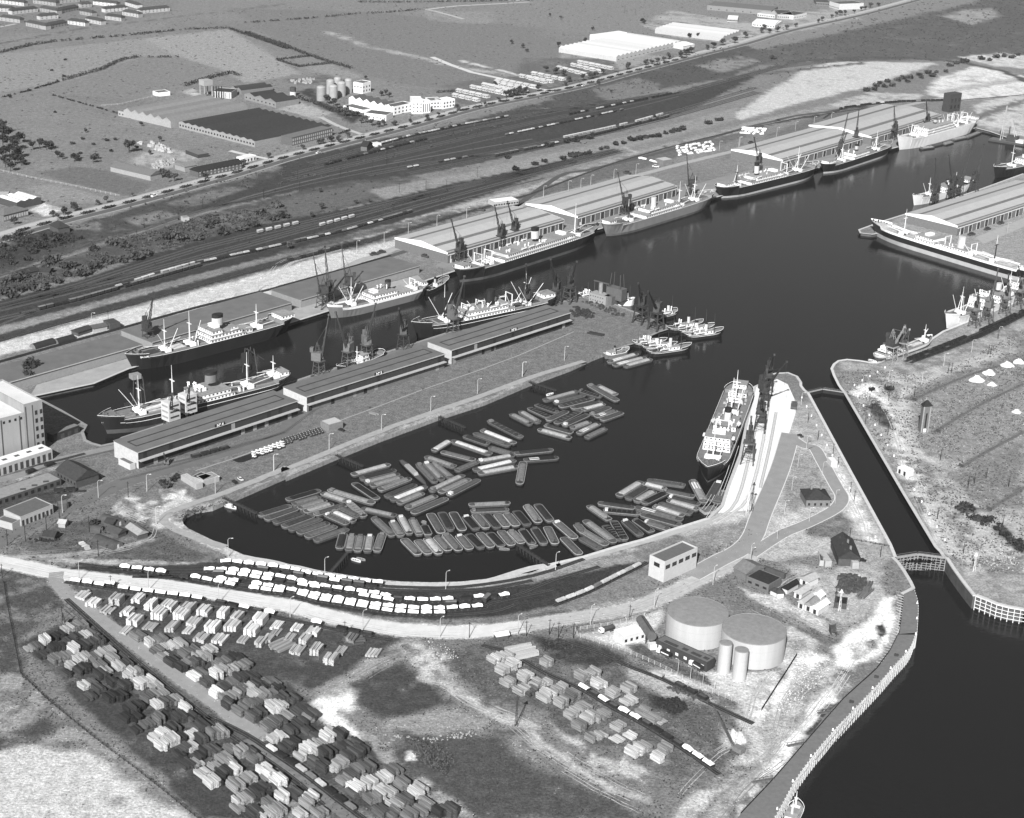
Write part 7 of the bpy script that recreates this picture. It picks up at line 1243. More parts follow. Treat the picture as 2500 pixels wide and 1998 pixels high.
for i, (bs, tp) in enumerate((('m:830,640', 'm:840,280'), ('m:1010,560', 'm:1030,230'))):
    t = crane('pier crane with big white slatted house, %s from the silo end' % nth(i+1), bs, tp, 34, STEEL, CREAM, 7, 9, qs); b = MB()
    MB().box(0, 0, 6, 8.5, 7.5, 12).build('slatted_house', CREAM, t)
    for z in (8, 11.5, 15): MB().box(0, -3.8, z, 6.4, .14, 1.1).build('slat_gap', mat(tone(70)), t); MB().box(-4.3, 0, z, .14, 5.6, 1.1).build('slat_gap', mat(tone(150)), t)
crane('dark portal crane beside the mast of the black ship on the far quay', 'b0:1115,1215', 'b0:1155,815', 42, STEEL, STEEL, qd=qw)
for i, (bs, tp) in enumerate((('b1:575,930', 'b1:505,520'), ('b1:625,905', 'b1:595,470'), ('b1:770,860', 'b1:720,455'))): crane('dark portal crane by the bow of the grey motor ship, %s from the bow outwards' % nth(i+1), bs, tp, 42, STEEL, STEEL, qd=qw)
for lab, bs, tp in (('at the stern of the black liner', 'k:110,760', 'k:10,200'), ('behind the funnel of the black liner, paired', 'k:655,565', 'k:580,10'), ('behind the black liner, second of the pair', 'k:835,485', 'k:750,-40'), ('between the black liner and the grey cargo ship', 'b2:1000,235', 'a2:950,1300'), ('behind the forward mast of the grey cargo ship', 'a2:1490,1480', 'a2:1468,1165'), ('in the gap between the second and third sheds', 'a2:2000,1300', 'a2:1975,1035'), ('behind the smaller black ship, on the bow side', 'a3:885,1100', 'a3:915,830'), ('behind the smaller black ship, on the stern side', 'a3:770,1180', 'a3:835,850'), ('between the smaller black ship and the white ship', 'a3:1175,1050', 'a3:1180,800'), ('behind the derricks of the white ship', 'a3:1420,990', 'a3:1345,840')):
    crane('dark north quay crane '+lab, bs, tp, 40, STEEL, STEEL, 6, 10, qn)
qe = ang(G((2157, 541)), G((2500, 425)))
for i, (bs, tp) in enumerate((('p:665,1590', 'p:690,840'), ('p:930,1500', 'p:905,790'), ('p:1060,1460', 'p:1260,685'), ('p:1310,1380', 'p:1475,615'))): crane('tall black pier crane beside the small white coaster, %s from its bow' % nth(i+1), bs, tp, 46, STEEL, STEEL, 6.5, 12, qe)
ql = ang(G((2144, 887)), G((2500, 732)))
for i, (bs, tp) in enumerate((('o:1360,1200', 'o:1380,880'), ('o:1520,1150', 'o:1660,490'), ('o:1735,1050', 'o:1740,700'), ('o:1915,960', 'o:1900,480'))): crane('grey portal crane beside the white ship with raised derricks, %s from its bow' % nth(i+1), bs, tp, 40, CG, CGH, 6.5, 12, ql)
for i, (bs, tp) in enumerate((('o:325,1640', 'o:500,1210'), ('o:455,1585', 'o:560,1240'))): crane('portal crane with pale legs and black jib over the coaster, %s from its stern' % nth(i+1), bs, tp, 28, mat(tone(150)), STEEL, 7, 11, ql)
qk = ang(G((1846, 942)), G((1781, 1189)))
crane('portal crane with pale legs beside the bow of the lock quay ship', 'j:1025,1390', 'j:1080,770', 34, mat(tone(95)), mat(tone(78)), 7.5, 13, qk); crane('dark crane abreast of the funnel of the lock quay ship', 'j:1190,960', 'j:1215,560', 34, STEEL, STEEL, 7, 12, qk); crane('dark crane with long jib leaning over the pierhead', 'j:1235,650', 'j:1560,20', 40, STEEL, STEEL, 7, 12, qk); crane('dark crane next to the pierhead beside the lock quay ship', 'j:1290,450', 'j:1420,120', 38, STEEL, STEEL, 7, 12, qk)
def mobile_crane(label, q, tip, tz, s=1.0, m=None):
    b, e = G(pts(q)[0]), G(pts(tip)[0], tz); d = e-b; a = math.atan2(d.y, d.x); t = thing('crawler_crane', label, 'crane', b, a); m = m or mat(tone(120)); rc = math.hypot(d.x, d.y)
    for y in (-1.4, 1.4): MB().box(0, y*s, 0, 4.6*s, .8*s, 1.0*s).build('crawler_track', DARK, t)
    MB().box(-1*s, 0, 1.0*s, 4.6*s, 3.0*s, 2.2*s).build('cab', m, t); mb = MB()
    for y in (-.5, .5):
        for z in (0, .9): mb.tube((1.4*s, y*s, 1.6*s+z*s), (rc, y*.5*s, tz+z*.5*s), .12*s+.04, None, 4)
    for i in range(10): f, g = i/10, (i+1)/10; mb.tube((1.4*s+(rc-1.4*s)*f, -.5*s, 1.6*s+(tz-1.6*s)*f), (1.4*s+(rc-1.4*s)*g, .5*s, 1.6*s+(tz-1.6*s)*g+.8*s), .09*s, None, 3)
    mb.build('jib', DARK, t)
mobile_crane('crawler crane with long dark jib resting low over the rubble', 'd2:1590,1295', 'd2:1440,1000', 16); mobile_crane('small mobile crane with V shaped jib on the road beside the No 4 shed', 'm:785,1030', 'm:745,910', 9, .9); mobile_crane('derelict excavator with spread arms on the chalk bank by the stores', 'q:1455,1180', 'q:1490,1060', 6, .9, DARK); mobile_crane('small crane beside the timber mill trestle', 'd0:430,465', 'd0:405,390', 8, .7)
# ---------------------------------------------------------------- timber stacks
PK = {}
def pack_mesh(i, d):
    d = int(round(d/14.0))*14; k = (i, d)
    if k in PK: return PK[k]
    r = random.Random(i*31+d); mb = MB(); n = 5; z = 0
    for j in range(n):
        h = 1/n; a, b = r.uniform(-.06, .04), r.uniform(-.06, .04); mb.box((a-b)/2, 0, z, 1-.0+a*.5+b*.5, .97-r.uniform(0, .05), h*.90); z += h
    for j in range(3): y = -.33+.33*j; mb.box(r.uniform(-.04, .04), y, z-.02, 1-.06*r.random(), .26, .05+.03*r.random())
    m = grain(tone(d)); me = mb.mesh('timber_pack', m); PK[k] = me; return me
RDIR = ang(G(pts('d0:470,300')[0]), G(pts('d0:1450,1020')[0]))
BASEM = mat(tone(60), .3)
def stack(label, p, d, h, name, group, hd=None, L=6.6, n=None, w=1.15):
    hd = (RDIR+rnd.uniform(-.05, .05)) if hd is None else hd; t = thing(name, label, 'timber stack', (p.x, p.y, 0), hd, group); n = n or rnd.choice((3, 3, 4, 4)); h *= .7; LL = L*rnd.uniform(.85, 1.1)
    for j in range(n):
        o = link('timber_pack', pack_mesh(rnd.randrange(5), max(34, min(245, d+rnd.uniform(-12, 12)))), t, (rnd.uniform(-.7, .7), (j-(n-1)/2)*(w+.14), .25)); o.scale = (LL*rnd.uniform(.8, 1.12), w, h*rnd.uniform(.72, 1.12))
    MB().box(0, 0, .04, LL*.85, n*w, .2).build('bearer', BASEM, t)
WEST = "d0:190,630,150,1.5 240,615,90,2 290,585,190,5 380,550,60,3 440,515,160,4 490,495,120,4 530,490,110,3.5 560,550,170,3 600,535,100,3 450,585,70,3 500,565,65,4 540,620,60,4 600,600,80,4 650,590,80,5 355,625,65,3 395,622,70,3 480,650,190,5.5 280,675,70,1.5 360,700,120,4 430,685,120,3 520,705,180,3 555,682,150,3 605,692,100,3 650,668,170,3.5 705,655,160,3 455,745,170,3.5 520,778,65,4 560,762,65,4 430,790,70,1.5 650,745,110,3 690,775,160,3 730,695,140,4 770,750,180,4 820,735,75,4 650,805,70,4 735,858,60,4 810,880,65,5 840,810,180,5 890,795,140,5 905,870,190,4.5 965,850,190,4 1010,875,160,3 545,875,190,3 600,862,100,3 640,892,75,3 580,940,75,2 720,955,55,4 775,942,60,4 960,955,90,4 1000,925,140,3 1060,925,150,3 1020,1000,190,4.5 1080,985,90,4 1140,965,150,3 900,1010,60,4 850,1040,65,5 820,1085,50,4 885,1085,60,3 960,1122,100,2.5 1030,1100,110,5 1100,1065,70,4 1160,1085,70,4 1205,1020,200,4 1250,1085,70,4 880,1160,60,2 1060,1185,200,4 1010,1212,190,3 1050,1270,200,5 1110,1235,190,5 1125,1155,70,4 1180,1215,55,4 1250,1192,190,3 1285,1150,70,4 1320,1135,65,3 1310,1225,80,4 1380,1200,110,5 1430,1185,150,5 1240,1272,170,2.5 1195,1285,80,3 1160,1312,65,2 1290,1335,65,3 1340,1305,70,4 1390,1305,80,4 1210,1382,70,2 1270,1372,150,2 1450,1350,140,4 1500,1295,120,3 1560,1310,140,5 1615,1315,100,4 1650,1345,110,3 1400,1405,150,3 1450,1435,70,4 1490,1385,150,4 1530,1425,200,4.5 1320,1442,180,3 1380,1510,190,5 1415,1482,60,4 1620,1475,160,4 1580,1492,140,3 1530,1530,150,5 1720,1425,200,4 1685,1565,60,4 1750,1565,70,4 1740,1465,130,2 1800,1510,220,5 1830,1600,200,5 1640,1595,75,4 1550,1630,170,4 1600,1605,150,4 1540,1665,140,2 1650,1695,70,3 1750,1655,110,3 1800,1685,150,4 1720,1705,180,3 d1:20,1480,150,4 150,1450,200,4 40,1590,60,4 105,1565,70,5 220,1505,220,5 150,1645,110,4 240,1610,200,4 320,1585,80,4 420,1605,190,4 400,1645,150,4 480,1695,130,3 350,1705,170,3 60,1695,75,3 190,1702,150,3"
EAST = "d0:900,558,120,4 970,600,190,5 1040,585,120,4 1015,645,110,3 1062,622,180,2 1110,612,180,3 1160,602,170,3 1200,670,100,4 1250,645,100,3 1290,688,160,4 1335,695,150,4 1362,642,170,3 1062,682,150,2 1115,718,60,4 1180,758,65,4 1230,725,120,3 1275,725,75,4 1420,745,110,3 1450,712,110,2.5 1500,692,65,3 1545,692,60,3 1262,815,210,3 1300,792,100,3 1342,858,85,4 1400,810,200,5 1440,785,160,5 1500,778,170,4 1550,752,130,3 1592,742,110,3 1465,885,80,3 1510,858,120,4 1560,828,70,4 1605,825,60,4 1645,812,70,3 1400,930,220,5 1480,965,130,4 1475,1000,70,5 1530,938,150,4 1580,905,100,4 1620,895,180,4 1655,940,160,5 1665,862,70,3 1725,872,60,3 1755,852,100,3 1800,882,60,3 1700,940,120,5 1780,945,100,4 1830,965,75,4 1610,1005,120,4 1560,1040,110,4 1680,1045,70,4 1645,1080,80,5 1765,1015,190,4.5 1805,1035,180,4 1755,1135,110,3 1805,1115,90,4 d1:30,910,160,4 110,940,150,5 60,985,100,3 170,935,110,3 240,970,75,5 310,962,70,3 130,855,100,3 182,862,100,2.5 20,1005,120,4 85,1055,70,4 172,1025,190,5 222,1003,180,4 272,1072,150,2.5 330,1042,80,2 382,1022,70,2 432,1062,75,3 400,1092,120,3 352,1125,80,4 180,1115,110,3 140,1135,130,2.5 230,1208,190,4 182,1225,180,4 292,1165,80,4 302,1255,70,4 260,1285,75,4 402,1172,70,3 442,1195,80,3 520,1218,200,4.5 560,1185,180,4 612,1198,70,5 480,1255,150,3 402,1290,200,5 450,1295,180,4 360,1335,180,3 512,1325,70,5 440,1375,90,4 502,1410,80,5 572,1405,170,4 540,1292,65,3 642,1275,70,4 700,1265,75,4 722,1318,75,5 762,1295,70,4 662,1348,80,5 622,1375,150,4 722,1422,120,3 792,1405,90,4 682,1462,90,4 642,1492,130,3 722,1545,210,4 800,1508,180,4 842,1482,100,3 902,1475,190,4 962,1425,100,4 882,1565,180,4 942,1575,160,4 1012,1515,120,4 702,1562,100,3 822,1612,120,4 1100,1575,200,4 1132,1545,180,4 972,1642,160,3 1032,1625,90,4 1172,1645,130,4 1132,1682,120,3 1252,1695,70,4 1322,1695,75,5 882,1692,90,3 952,1702,110,3 1062,1712,110,3"
TOP = "d0:540,285,200,2 610,335,230,3 760,325,180,5 900,312,230,3 985,355,240,5 830,395,220,3.5 700,382,170,1.5 880,455,210,5 1040,415,220,5 1100,362,210,4 980,485,180,1.5 820,507,180,1 1120,495,180,4 1180,420,230,5 1220,375,190,4 1330,395,210,4 1260,465,200,3 1230,508,190,1.5 1380,500,230,5 1450,410,230,5 1510,495,210,4.5 1540,432,200,4 1310,562,190,3 1430,572,210,2.5 1640,520,240,5 1690,455,230,5 1580,572,170,1.5 1690,592,180,3.5 1790,522,150,1 1800,482,220,2 d1:150,562,170,2 335,492,210,2 385,580,190,4 440,525,210,3 290,552,170,1 460,650,190,5 550,710,190,4.5 335,642,180,2 690,575,130,4 620,642,170,1.5 830,657,180,1.5"
RIGHT = "d2:20,705,180,4 85,690,170,4 140,745,190,5 65,775,160,4 110,860,150,4.5 215,815,180,4.5 200,908,160,4.5 290,868,160,4 350,852,170,3 245,915,90,4 350,945,180,5 440,900,150,4 450,990,140,5 525,940,110,5 512,1065,150,4.5 592,1025,150,4 572,1140,110,5 622,1095,180,5 662,1085,140,4 722,1065,130,3 650,1212,140,3 702,1192,160,2 822,1135,160,3 355,725,150,4 592,820,150,5 652,805,150,5 692,868,200,4 792,928,160,4.5 882,898,150,4.5 892,972,180,2.5 982,1045,140,4 1042,1095,150,4 1092,1097,170,1 902,1192,200,1.5 932,1305,190,4 982,1275,150,4 1075,1340,200,4 1122,1288,140,4.5 820,1218,190,1"
def swd(d): return 'black' if d < 68 else 'dark' if d < 95 else 'grey' if d < 135 else 'pale' if d < 185 else 'bright'
def block(s, name, group, where, axis, hd=None, **k):
    it = []
    for q in pts(s):
        p = G(q[:2]); it.append((p.x*math.cos(axis)+p.y*math.sin(axis), -p.x*math.sin(axis)+p.y*math.cos(axis), p, q[2], q[3]))
    a0 = min(i[0] for i in it); rows = {}
    for i in it: rows.setdefault(int((i[0]-a0)/8.2), []).append(i)
    for rn, key in enumerate(sorted(rows)):
        for sn, i in enumerate(sorted(rows[key], key=lambda z: z[1])):
            stack('%s timber stack, %s in %s row of the %s' % (swd(i[3]), nth(sn+1), nth(rn+1), where), i[2], i[3], i[4], name, group, hd, **k)
block(WEST, 'timber_stack', 'stacks in the fence side yard', 'fence yard from the sand road', RDIR); block(EAST, 'timber_stack', 'stacks across the yard road', 'inner yard from the sand road', RDIR); block(TOP, 'new_timber_stack', 'bright new timber by the sidings', 'bright yard beside the sidings', RDIR, ang(G(pts('d0:690,410')[0]), G(pts('d0:860,250')[0])), L=7.5, w=1.35)
block(RIGHT, 'new_timber_stack', 'timber by the tank yard', 'yard below the tanks', ang(G(pts('d2:120,650')[0]), G(pts('d2:1265,1290')[0])), ang(G(pts('d2:120,650')[0]), G(pts('d2:1265,1290')[0])), L=6.2, w=1.5)
def plankpile(label, c, d, L, w, n, hd, name='plank_pile'):
    p = gp(c)[0]; t = thing(name, label, 'plank pile', (p.x, p.y, 0), hd)
    for i in range(n): MB().box(rnd.uniform(-.6, .6), (i-(n-1)/2)*w/n, .1, L*rnd.uniform(.8, 1.05), w/n*.8, rnd.uniform(.3, 1.2), rnd.uniform(-.06, .06)).build('plank', mat(tone(d+rnd.randint(-15, 15)), .15, 2), t)
plankpile('broad pale pile of long planks near the sand road', 'd2:200,645', 190, 14, 12, 14, .5); plankpile('loose grey poles laid out at the end of the bright yard', 'd0:1830,605', 140, 11, 9, 9, .9); plankpile('dark wall of stacked baulks beside the bright yard', 'd1:700,575', 90, 10, 8, 9, .3)
plankpile('heap of long rusty poles beside the small stores', 'q:1800,520', 90, 16, 14, 16, 1.2); plankpile('rail lengths lying beside the pole heap', 'q:1900,630', 110, 15, 5, 6, 1.0); plankpile('two big dark log rolls on the pier end', 'i:310,950', 55, 14, 4, 2, -.45, 'log_roll'); plankpile('row of white bundles beside the lone dark hut', 'c0:640,1340', 190, 3, 9, 8, .6, 'bundle_row')
# ---------------------------------------------------------------- lamps and poles
def lamp_mesh(): 
    return
_lp = [MB().tube((0, 0, 0), (0, 0, 9.6), .22, .14, 6), MB().path([(0, 0, 9.5), (.3, 0, 10.2), (1.0, 0, 10.5), (1.9, 0, 10.4)], .11, 5), MB().box(2.2, 0, 10.2, 1.0, .4, .25)]
_lm = [b.mesh(n, m) for b, n, m in zip(_lp, ('post', 'bracket', 'lantern'), (mat(tone(190), .1), mat(tone(190), .1), OFFW))]
def lamp(label, p, group, hd=0.0, s=1.0):
    t = thing('street_lamp', label, 'lamp post', (p.x, p.y, 0), hd, group)
    for me in _lm: o = link(me.name, me, t)
    t.scale = (s, s, s); return t
def lamps(s, where, group, hd=0, sc=1.0):
    n = len(pts(s))
    for i, p in enumerate([G(q) for q in sorted(pts(s))]): lamp('pale lamp post, '+nth(i+1)+' from silo side '+where, p, group, hd, sc)
lamps("c0:1620,940 2060,770 c1:210,770 627,612 1020,465 1390,325 1742,190 2080,62 b2:230,1447 547,1327", 'along the basin bank', 'lamps on the basin bank', .3)
lamps("c0:470,1085 740,972 1105,925 1175,1172 1717,1415", 'round the head of the basin', 'lamps round the basin head', .3); lamps("d0:515,178 965,242 1420,327 d1:288,418 760,502 1260,548 d2:170,530 642,467 1055,362 1437,207 1678,62", 'along the sand road', 'lamps on the sand road', .9)
lamps("d1:513,147 1298,236 d2:415,112", 'on the basin side of the sidings', 'lamps by the sidings', .8, .95); lamps("c3:100,1452 300,1280 355,1095 410,915 455,745", 'along the lock road', 'lamps on the lock road', .2, .8); lamps("c3:520,605 640,800 735,1015 540,1150", 'round the loop road', 'lamps on the loop road', .4, .8)
lamps("b0:692,1072 1192,1005 1568,892 1942,802 b1:93,806 835,516 1040,450 1222,376 1437,320 1660,260", 'along the pale road behind the north west sheds', 'lamps behind the north west sheds', 0, 1.0); lamps("a2:390,1480 577,1442 670,1422 745,1397 918,1352 1085,1310 1712,1135 1865,1102 a3:10,1105 295,1030 435,985 575,945 705,915", 'along the road behind the transit sheds', 'lamps behind the transit sheds', 0, 1.0)
lamps("b3:1385,1505 1550,1367 1760,1262 1960,1162 2030,362", 'on the coal wagon quay', 'lamps on the coal quay', 0, .9); lamps("d2:1210,770 1290,820 1370,860 1445,905", 'inside the tank yard fence', 'lamps in the tank yard', 2.6, .62); lamps("c3:480,270 1137,100 940,140", 'on the pierheads by the lock', 'lamps by the lock', 0, .8)
_pm = MB().tube((0, 0, 0), (0, 0, 8.5), .2, .14, 5).mesh('pole', mat(tone(38))); _pa = MB().box(0, 0, 7.6, 1.8, .14, .16).mesh('cross_arm', mat(tone(45)))
def poles(s, where, group, h=1.0, arm=True):
    for i, p in enumerate([G(q) for q in sorted(pts(s))]):
        t = thing('telegraph_pole', 'dark timber pole, '+nth(i+1)+' from silo side '+where, 'pole', (p.x, p.y, 0), rnd.uniform(-.3, .3), group); link('pole', _pm, t)
        if arm: link('cross_arm', _pa, t)
        t.scale = (1, 1, h)
poles("c0:57,1332 192,1297 350,1217 450,1157 672,1227 740,1412 965,967", 'by the road bend below the silo', 'poles below the silo', 1.1); poles("d1:643,545 1450,552 1820,542 d2:375,532 433,550 530,555 895,437", 'beside the sand road bend', 'poles by the sand road'); poles("d0:15,160 720,235 1450,390 405,440", 'among the timber stacks', 'poles in the timber yard', .9)
poles("c3:1137,245 1065,425 1130,500 960,420 1010,335", 'on the far bank by the inner gate', 'poles by the inner gate', .85); poles("c3:1527,690 1735,892 2040,890 1995,1187 1700,1392 1505,1132 1870,830 1780,870", 'on the rough ground beyond the lock', 'poles on the rough ground', .85); poles("c3:605,540 530,410 720,640 755,740 850,930 878,1000 845,1280 1075,1420", 'on the strip between lock and loop road', 'poles on the lock strip', .8)
poles("b3:1585,1425 1610,1420 1885,1285 1905,1280 1960,1165 1330,1600", 'along the coal quay road', 'poles on the coal quay road', .9); poles("b0:1085,330 1340,270 1525,185 1985,110 1030,430 815,1040", 'along the upper railway', 'poles by the upper railway', 1.1); poles("a1:135,1500 405,1440 710,1330 955,1280 1060,1240 390,1350 1510,1430 1155,1450 1355,1430 1740,1330", 'along the lines beside the pale field', 'poles by the pale field', 1.1); poles("a2:1000,100 1080,110", 'in the far field', 'poles in the far field')
for i, (q, h, lab) in enumerate((('d1:1755,1125', 13, 'steel navigation beacon mast with triangle top beside the chalk track'), ('q:1545,870', 10, 'navigation beacon with white triangle beside the black hut'), ('c2:1920,1100', 20, 'tall pale signal mast at the edge of the white apron'), ('c2:1955,1075', 16, 'shorter signal mast beside the tall signal mast'), ('q:1480,830', 11, 'dark pointed beacon post beside the black hut'), ('g:1625,1060', 9, 'pale lattice beacon tower on the rubble near the outer gate'))):
    p = gp(q)[0]; t = thing('beacon_mast', lab, 'mast', p); m = OFFW if 'pale' in lab or 'white' in lab else STEEL
    for x, y in ((-.6, -.4), (.6, -.4), (0, .7)): MB().tube((x, y, 0), (x*.4, y*.4, h), .14, .1, 4).build('leg', m, t)
    for k in range(int(h/2.5)): MB().tube((-.5, -.35, k*2.5), (.45, -.3, k*2.5+2.4), .08, None, 3).build('brace', m, t)
    MB().add([(-1.1, 0, h), (1.1, 0, h), (0, 0, h+2.2), (-1.1, .2, h), (1.1, .2, h), (0, .2, h+2.2)], [(0, 1, 2), (4, 3, 5), (0, 3, 4, 1), (1, 4, 5, 2), (2, 5, 3, 0)]).build('topmark', m, t)
bl('black_hut', 'black square hut behind the navigation beacon', 'hut', "q:1475,830 1640,855 1500,740", 3, wall=DARK, roof=BLACK, par=.1)
# ---------------------------------------------------------------- cars, tractors, drums
def car(label, q, q2, m, name='parked_car', group=None, s=1.0):
    a, b = gp(q+' '+q2); t = thing(name, label, 'car', (a.x, a.y, .08), ang(a, b), group); MB().box(0, 0, .35, 4.3, 1.7, .65).build('body', m, t); MB().box(-.2, 0, 1.0, 2.3, 1.5, .6, 0, .8).build('cabin', GLASS, t); MB().box(-.2, 0, 1.58, 1.7, 1.2, .08).build('roof', m, t)
    for x in (-1.4, 1.4):
        for y in (-.8, .8): MB().tube((x, y-.1, .33), (x, y+.1, .33), .33, None, 10).build('wheel', DARK, t)
    t.scale = (s, s, s)
    return t
car('black car parked beside the basin road', 'c0:1765,862', 'c0:1790,880', BLACK); car('pale car parked next to the black car', 'c0:1808,840', 'c0:1830,855', OFFW); car('dark saloon parked by the rails of the lock apron', 'f:290,1005', 'f:330,1025', DARK); car('dark van parked behind the long gabled building', 'g:450,950', 'g:490,960', BLACK); car('white car beside the long gabled building', 'g:410,915', 'g:430,930', WHITE); car('white van on the main road', 'b0:1160,95', 'b0:1190,85', WHITE, s=1.6); car('pale car on the main road by the works', 'a1:545,1155', 'a1:575,1145', OFFW, s=1.3); car('dark car near the cube building', 'c1:720,470', 'c1:735,475', BLACK)
car('pale car on the main road at the works bend', 'a2:690,650', 'a2:720,642', OFFW, s=1.3); car('dark lorry on the road behind the second shed', 'a2:1020,1310', 'a2:1050,1318', DARK, 'parked_lorry', None, 1.9); car('white lorry by the pale bundles', 'a2:1235,1260', 'a2:1250,1262', OFFW, 'parked_lorry', None, 1.6); car('dark lorry on the north road', 'a2:1950,1080', 'a2:1980,1075', DARK, 'parked_lorry', None, 1.6); car('dark railway lorry on the lock apron', 'f:205,620', 'f:215,540', mat(tone(85)), 'parked_lorry', None, 2.3)
for i, (q, q2) in enumerate((('b1:965,535', 'b1:1000,530'), ('b1:1020,520', 'b1:1060,512'), ('b1:1350,550', 'b1:1410,565'), ('b1:1770,200', 'b1:1800,205'))): car('dark lorry parked near the gable of the longest shed, %s from the dark road' % nth(i+1), q, q2, DARK, 'parked_lorry', 'lorries near the shed gable', 1.7)
for i, (q, q2) in enumerate((('b3:1760,385', 'b3:1790,380'), ('b3:1880,345', 'b3:1900,340'), ('b3:1980,300', 'b3:2000,295'))): car('dark lorry along the wall of the pier shed, %s from the gable' % nth(i+1), q, q2, DARK, 'parked_lorry', 'lorries by the pier shed', 1.7)
# tractors and bales laid out in ranks
def rank(name, label, cat, s, nu, nv, group, make, jit=.25, drop=.0):
    q = gp(s); k = 0; shared = None
    for v in range(nv):
        for u in range(nu):
            if rnd.random() < drop: continue
            p = q[0]+(q[1]-q[0])*((u+.5)/nu)+(q[2]-q[0])*((v+.5)/nv); p += Vector((rnd.uniform(-jit, jit), rnd.uniform(-jit, jit), 0)); k += 1
            t = thing(name, label % (nth(u+1), nth(v+1)), cat, p, ang(q[0], q[1])+rnd.uniform(-.15, .15)+(math.pi/2 if name == 'tractor' else 0), group); make(t)
_tm = [MB().box(.3, 0, .7, 2.2, .7, .8).mesh('bonnet', mat(.75, .08)), MB().tube((-.8, -.95, .75), (-.8, -.6, .75), .75, None, 10).mesh('wheel', mat(tone(60))), MB().tube((-.8, .6, .75), (-.8, .95, .75), .75, None, 10).mesh('wheel', mat(tone(60))), MB().box(-.9, 0, 1.2, .7, 1.8, .5).mesh('mudguard', mat(.75, .08)), MB().tube((1.1, -.7, .4), (1.1, .7, .4), .4, None, 8).mesh('wheel', mat(tone(90)))]
def tractor(t):
    for me in _tm: link(me.name, me, t)
rank('tractor', 'white tractor, %s in the %s rank on the pier road', 'tractor', "c0:1895,690 2140,600 c0:1890,640", 8, 3, 'white tractors on the pier', tractor, .2, .12)
_dm = [MB().tube((0, 0, 0), (0, 0, .95), .55, None, 10).mesh('drum', mat(tone(60))), MB().tube((0, 0, .95), (0, 0, 1.0), .3, None, 10).mesh('lid', mat(tone(190)))]
def drum(t):
    for me in _dm: link(me.name, me, t)
    t.scale = (1.35, 1.35, 1.35)
rank('cable_drum', 'dark drum with pale end, %s in the %s rank by the cube building', 'drum', "c1:290,585 590,490 c1:262,540", 14, 4, 'drums by the cube building', drum, .15, .08)
_bm = [MB().box(0, 0, .15, 4.6, 2.0, .9).mesh('bale', mat(.72, .1)), MB().box(0, .2, 1.05, 3.8, 1.4, .5).mesh('cover', mat(.78, .06))]
def bale(t):
    for me in _bm: link(me.name, me, t)
    t.rotation_euler.z += rnd.choice((0, .4, 1.2))
rank('bale', 'white bundle, %s in the %s rank on the grass behind the sheds', 'bundle', "a2:1400,1180 1690,1140 a2:1380,1100", 9, 5, 'white bundles behind the sheds', bale, 1.0, .15); rank('bale', 'white bundle, %s in the %s rank by the curving dark road', 'bundle', "a2:1860,1010 2040,1020 a2:1890,960", 7, 4, 'white bundles by the dark road', bale, 1.0, .2); rank('bale', 'pale bundle, %s in the %s rank beside the grey box shed', 'bundle', "a2:1080,1190 1290,1240 a2:1090,1180", 8, 1, 'bundles by the box shed', bale, .6, .1)
sheet('drum_slab', gp("c0:1745,690 1890,640 1960,622 1990,650 1830,705 1790,708"), .12, mat(tone(42), .15))
# ---------------------------------------------------------------- trees, hedges, scrub
def leaves(mb, r, c, rad, n, size):
    for _ in range(n):
        u = Vector((r.gauss(0, 1), r.gauss(0, 1), r.gauss(0, 1))).normalized()*(r.random()**.4); p = Vector((c[0]+u.x*rad[0], c[1]+u.y*rad[1], c[2]+u.z*rad[2]))
        a = Vector((r.gauss(0, 1), r.gauss(0, 1), r.gauss(0, 1))).normalized(); b = a.orthogonal().normalized()*size*r.uniform(.6, 1.2); d = a.cross(b).normalized()*size*r.uniform(.6, 1.2); mb.add([p-b-d, p+b-d*.6, p+b*.7+d, p-b*.8+d], [(0, 1, 2, 3)])
TV = []
for i in range(6):
    r = random.Random(100+i); tr = MB(); tr.tube((0, 0, 0), (.2, 0, 3.6), .32, .2, 6)
    cr = MB(); lob = [(r.uniform(-1.8, 1.8), r.uniform(-1.8, 1.8), r.uniform(3.6, 6.6)) for _ in range(6)]
    for L_ in lob: tr.tube((.1, 0, 2.6), L_, .14, .05, 4); leaves(cr, r, L_, (1.6+r.random(), 1.6+r.random(), 1.4), 34, .55)
    TV.append((tr.mesh('trunk', TRUNK), [cr.mesh('crown', m) for m in (FOL, FOLD)]))
BV = []
for i in range(5):
    r = random.Random(200+i); cr = MB()
    for _ in range(4): leaves(cr, r, (r.uniform(-1.5, 1.5), r.uniform(-1.5, 1.5), r.uniform(.5, 1.6)), (1.3, 1.3, .9), 22, .5)
    BV.append([cr.mesh('foliage', m) for m in (FOL, FOLD)])
def trees(s, what, where, group, h=7.5, dark=0, bush=False):
    for i, q in enumerate(sorted(pts(s))):
        p = G(q[:2]); hh = q[2] if len(q) > 2 else h*rnd.uniform(.8, 1.2); lab = what+', '+nth(i+1)+' from silo side '+where
        if bush: t = thing('bush', lab, 'bush', p, rnd.uniform(0, 6), group); link('foliage', rnd.choice(BV)[dark], t); k = hh/2.4
        else:
            t = thing('broadleaf_tree', lab, 'tree', p, rnd.uniform(0, 6), group); a, b = rnd.choice(TV); link('trunk', a, t); link('crown', b[dark], t); k = hh/7.4
        t.scale = (k*rnd.uniform(.9, 1.15), k*rnd.uniform(.9, 1.15), k)
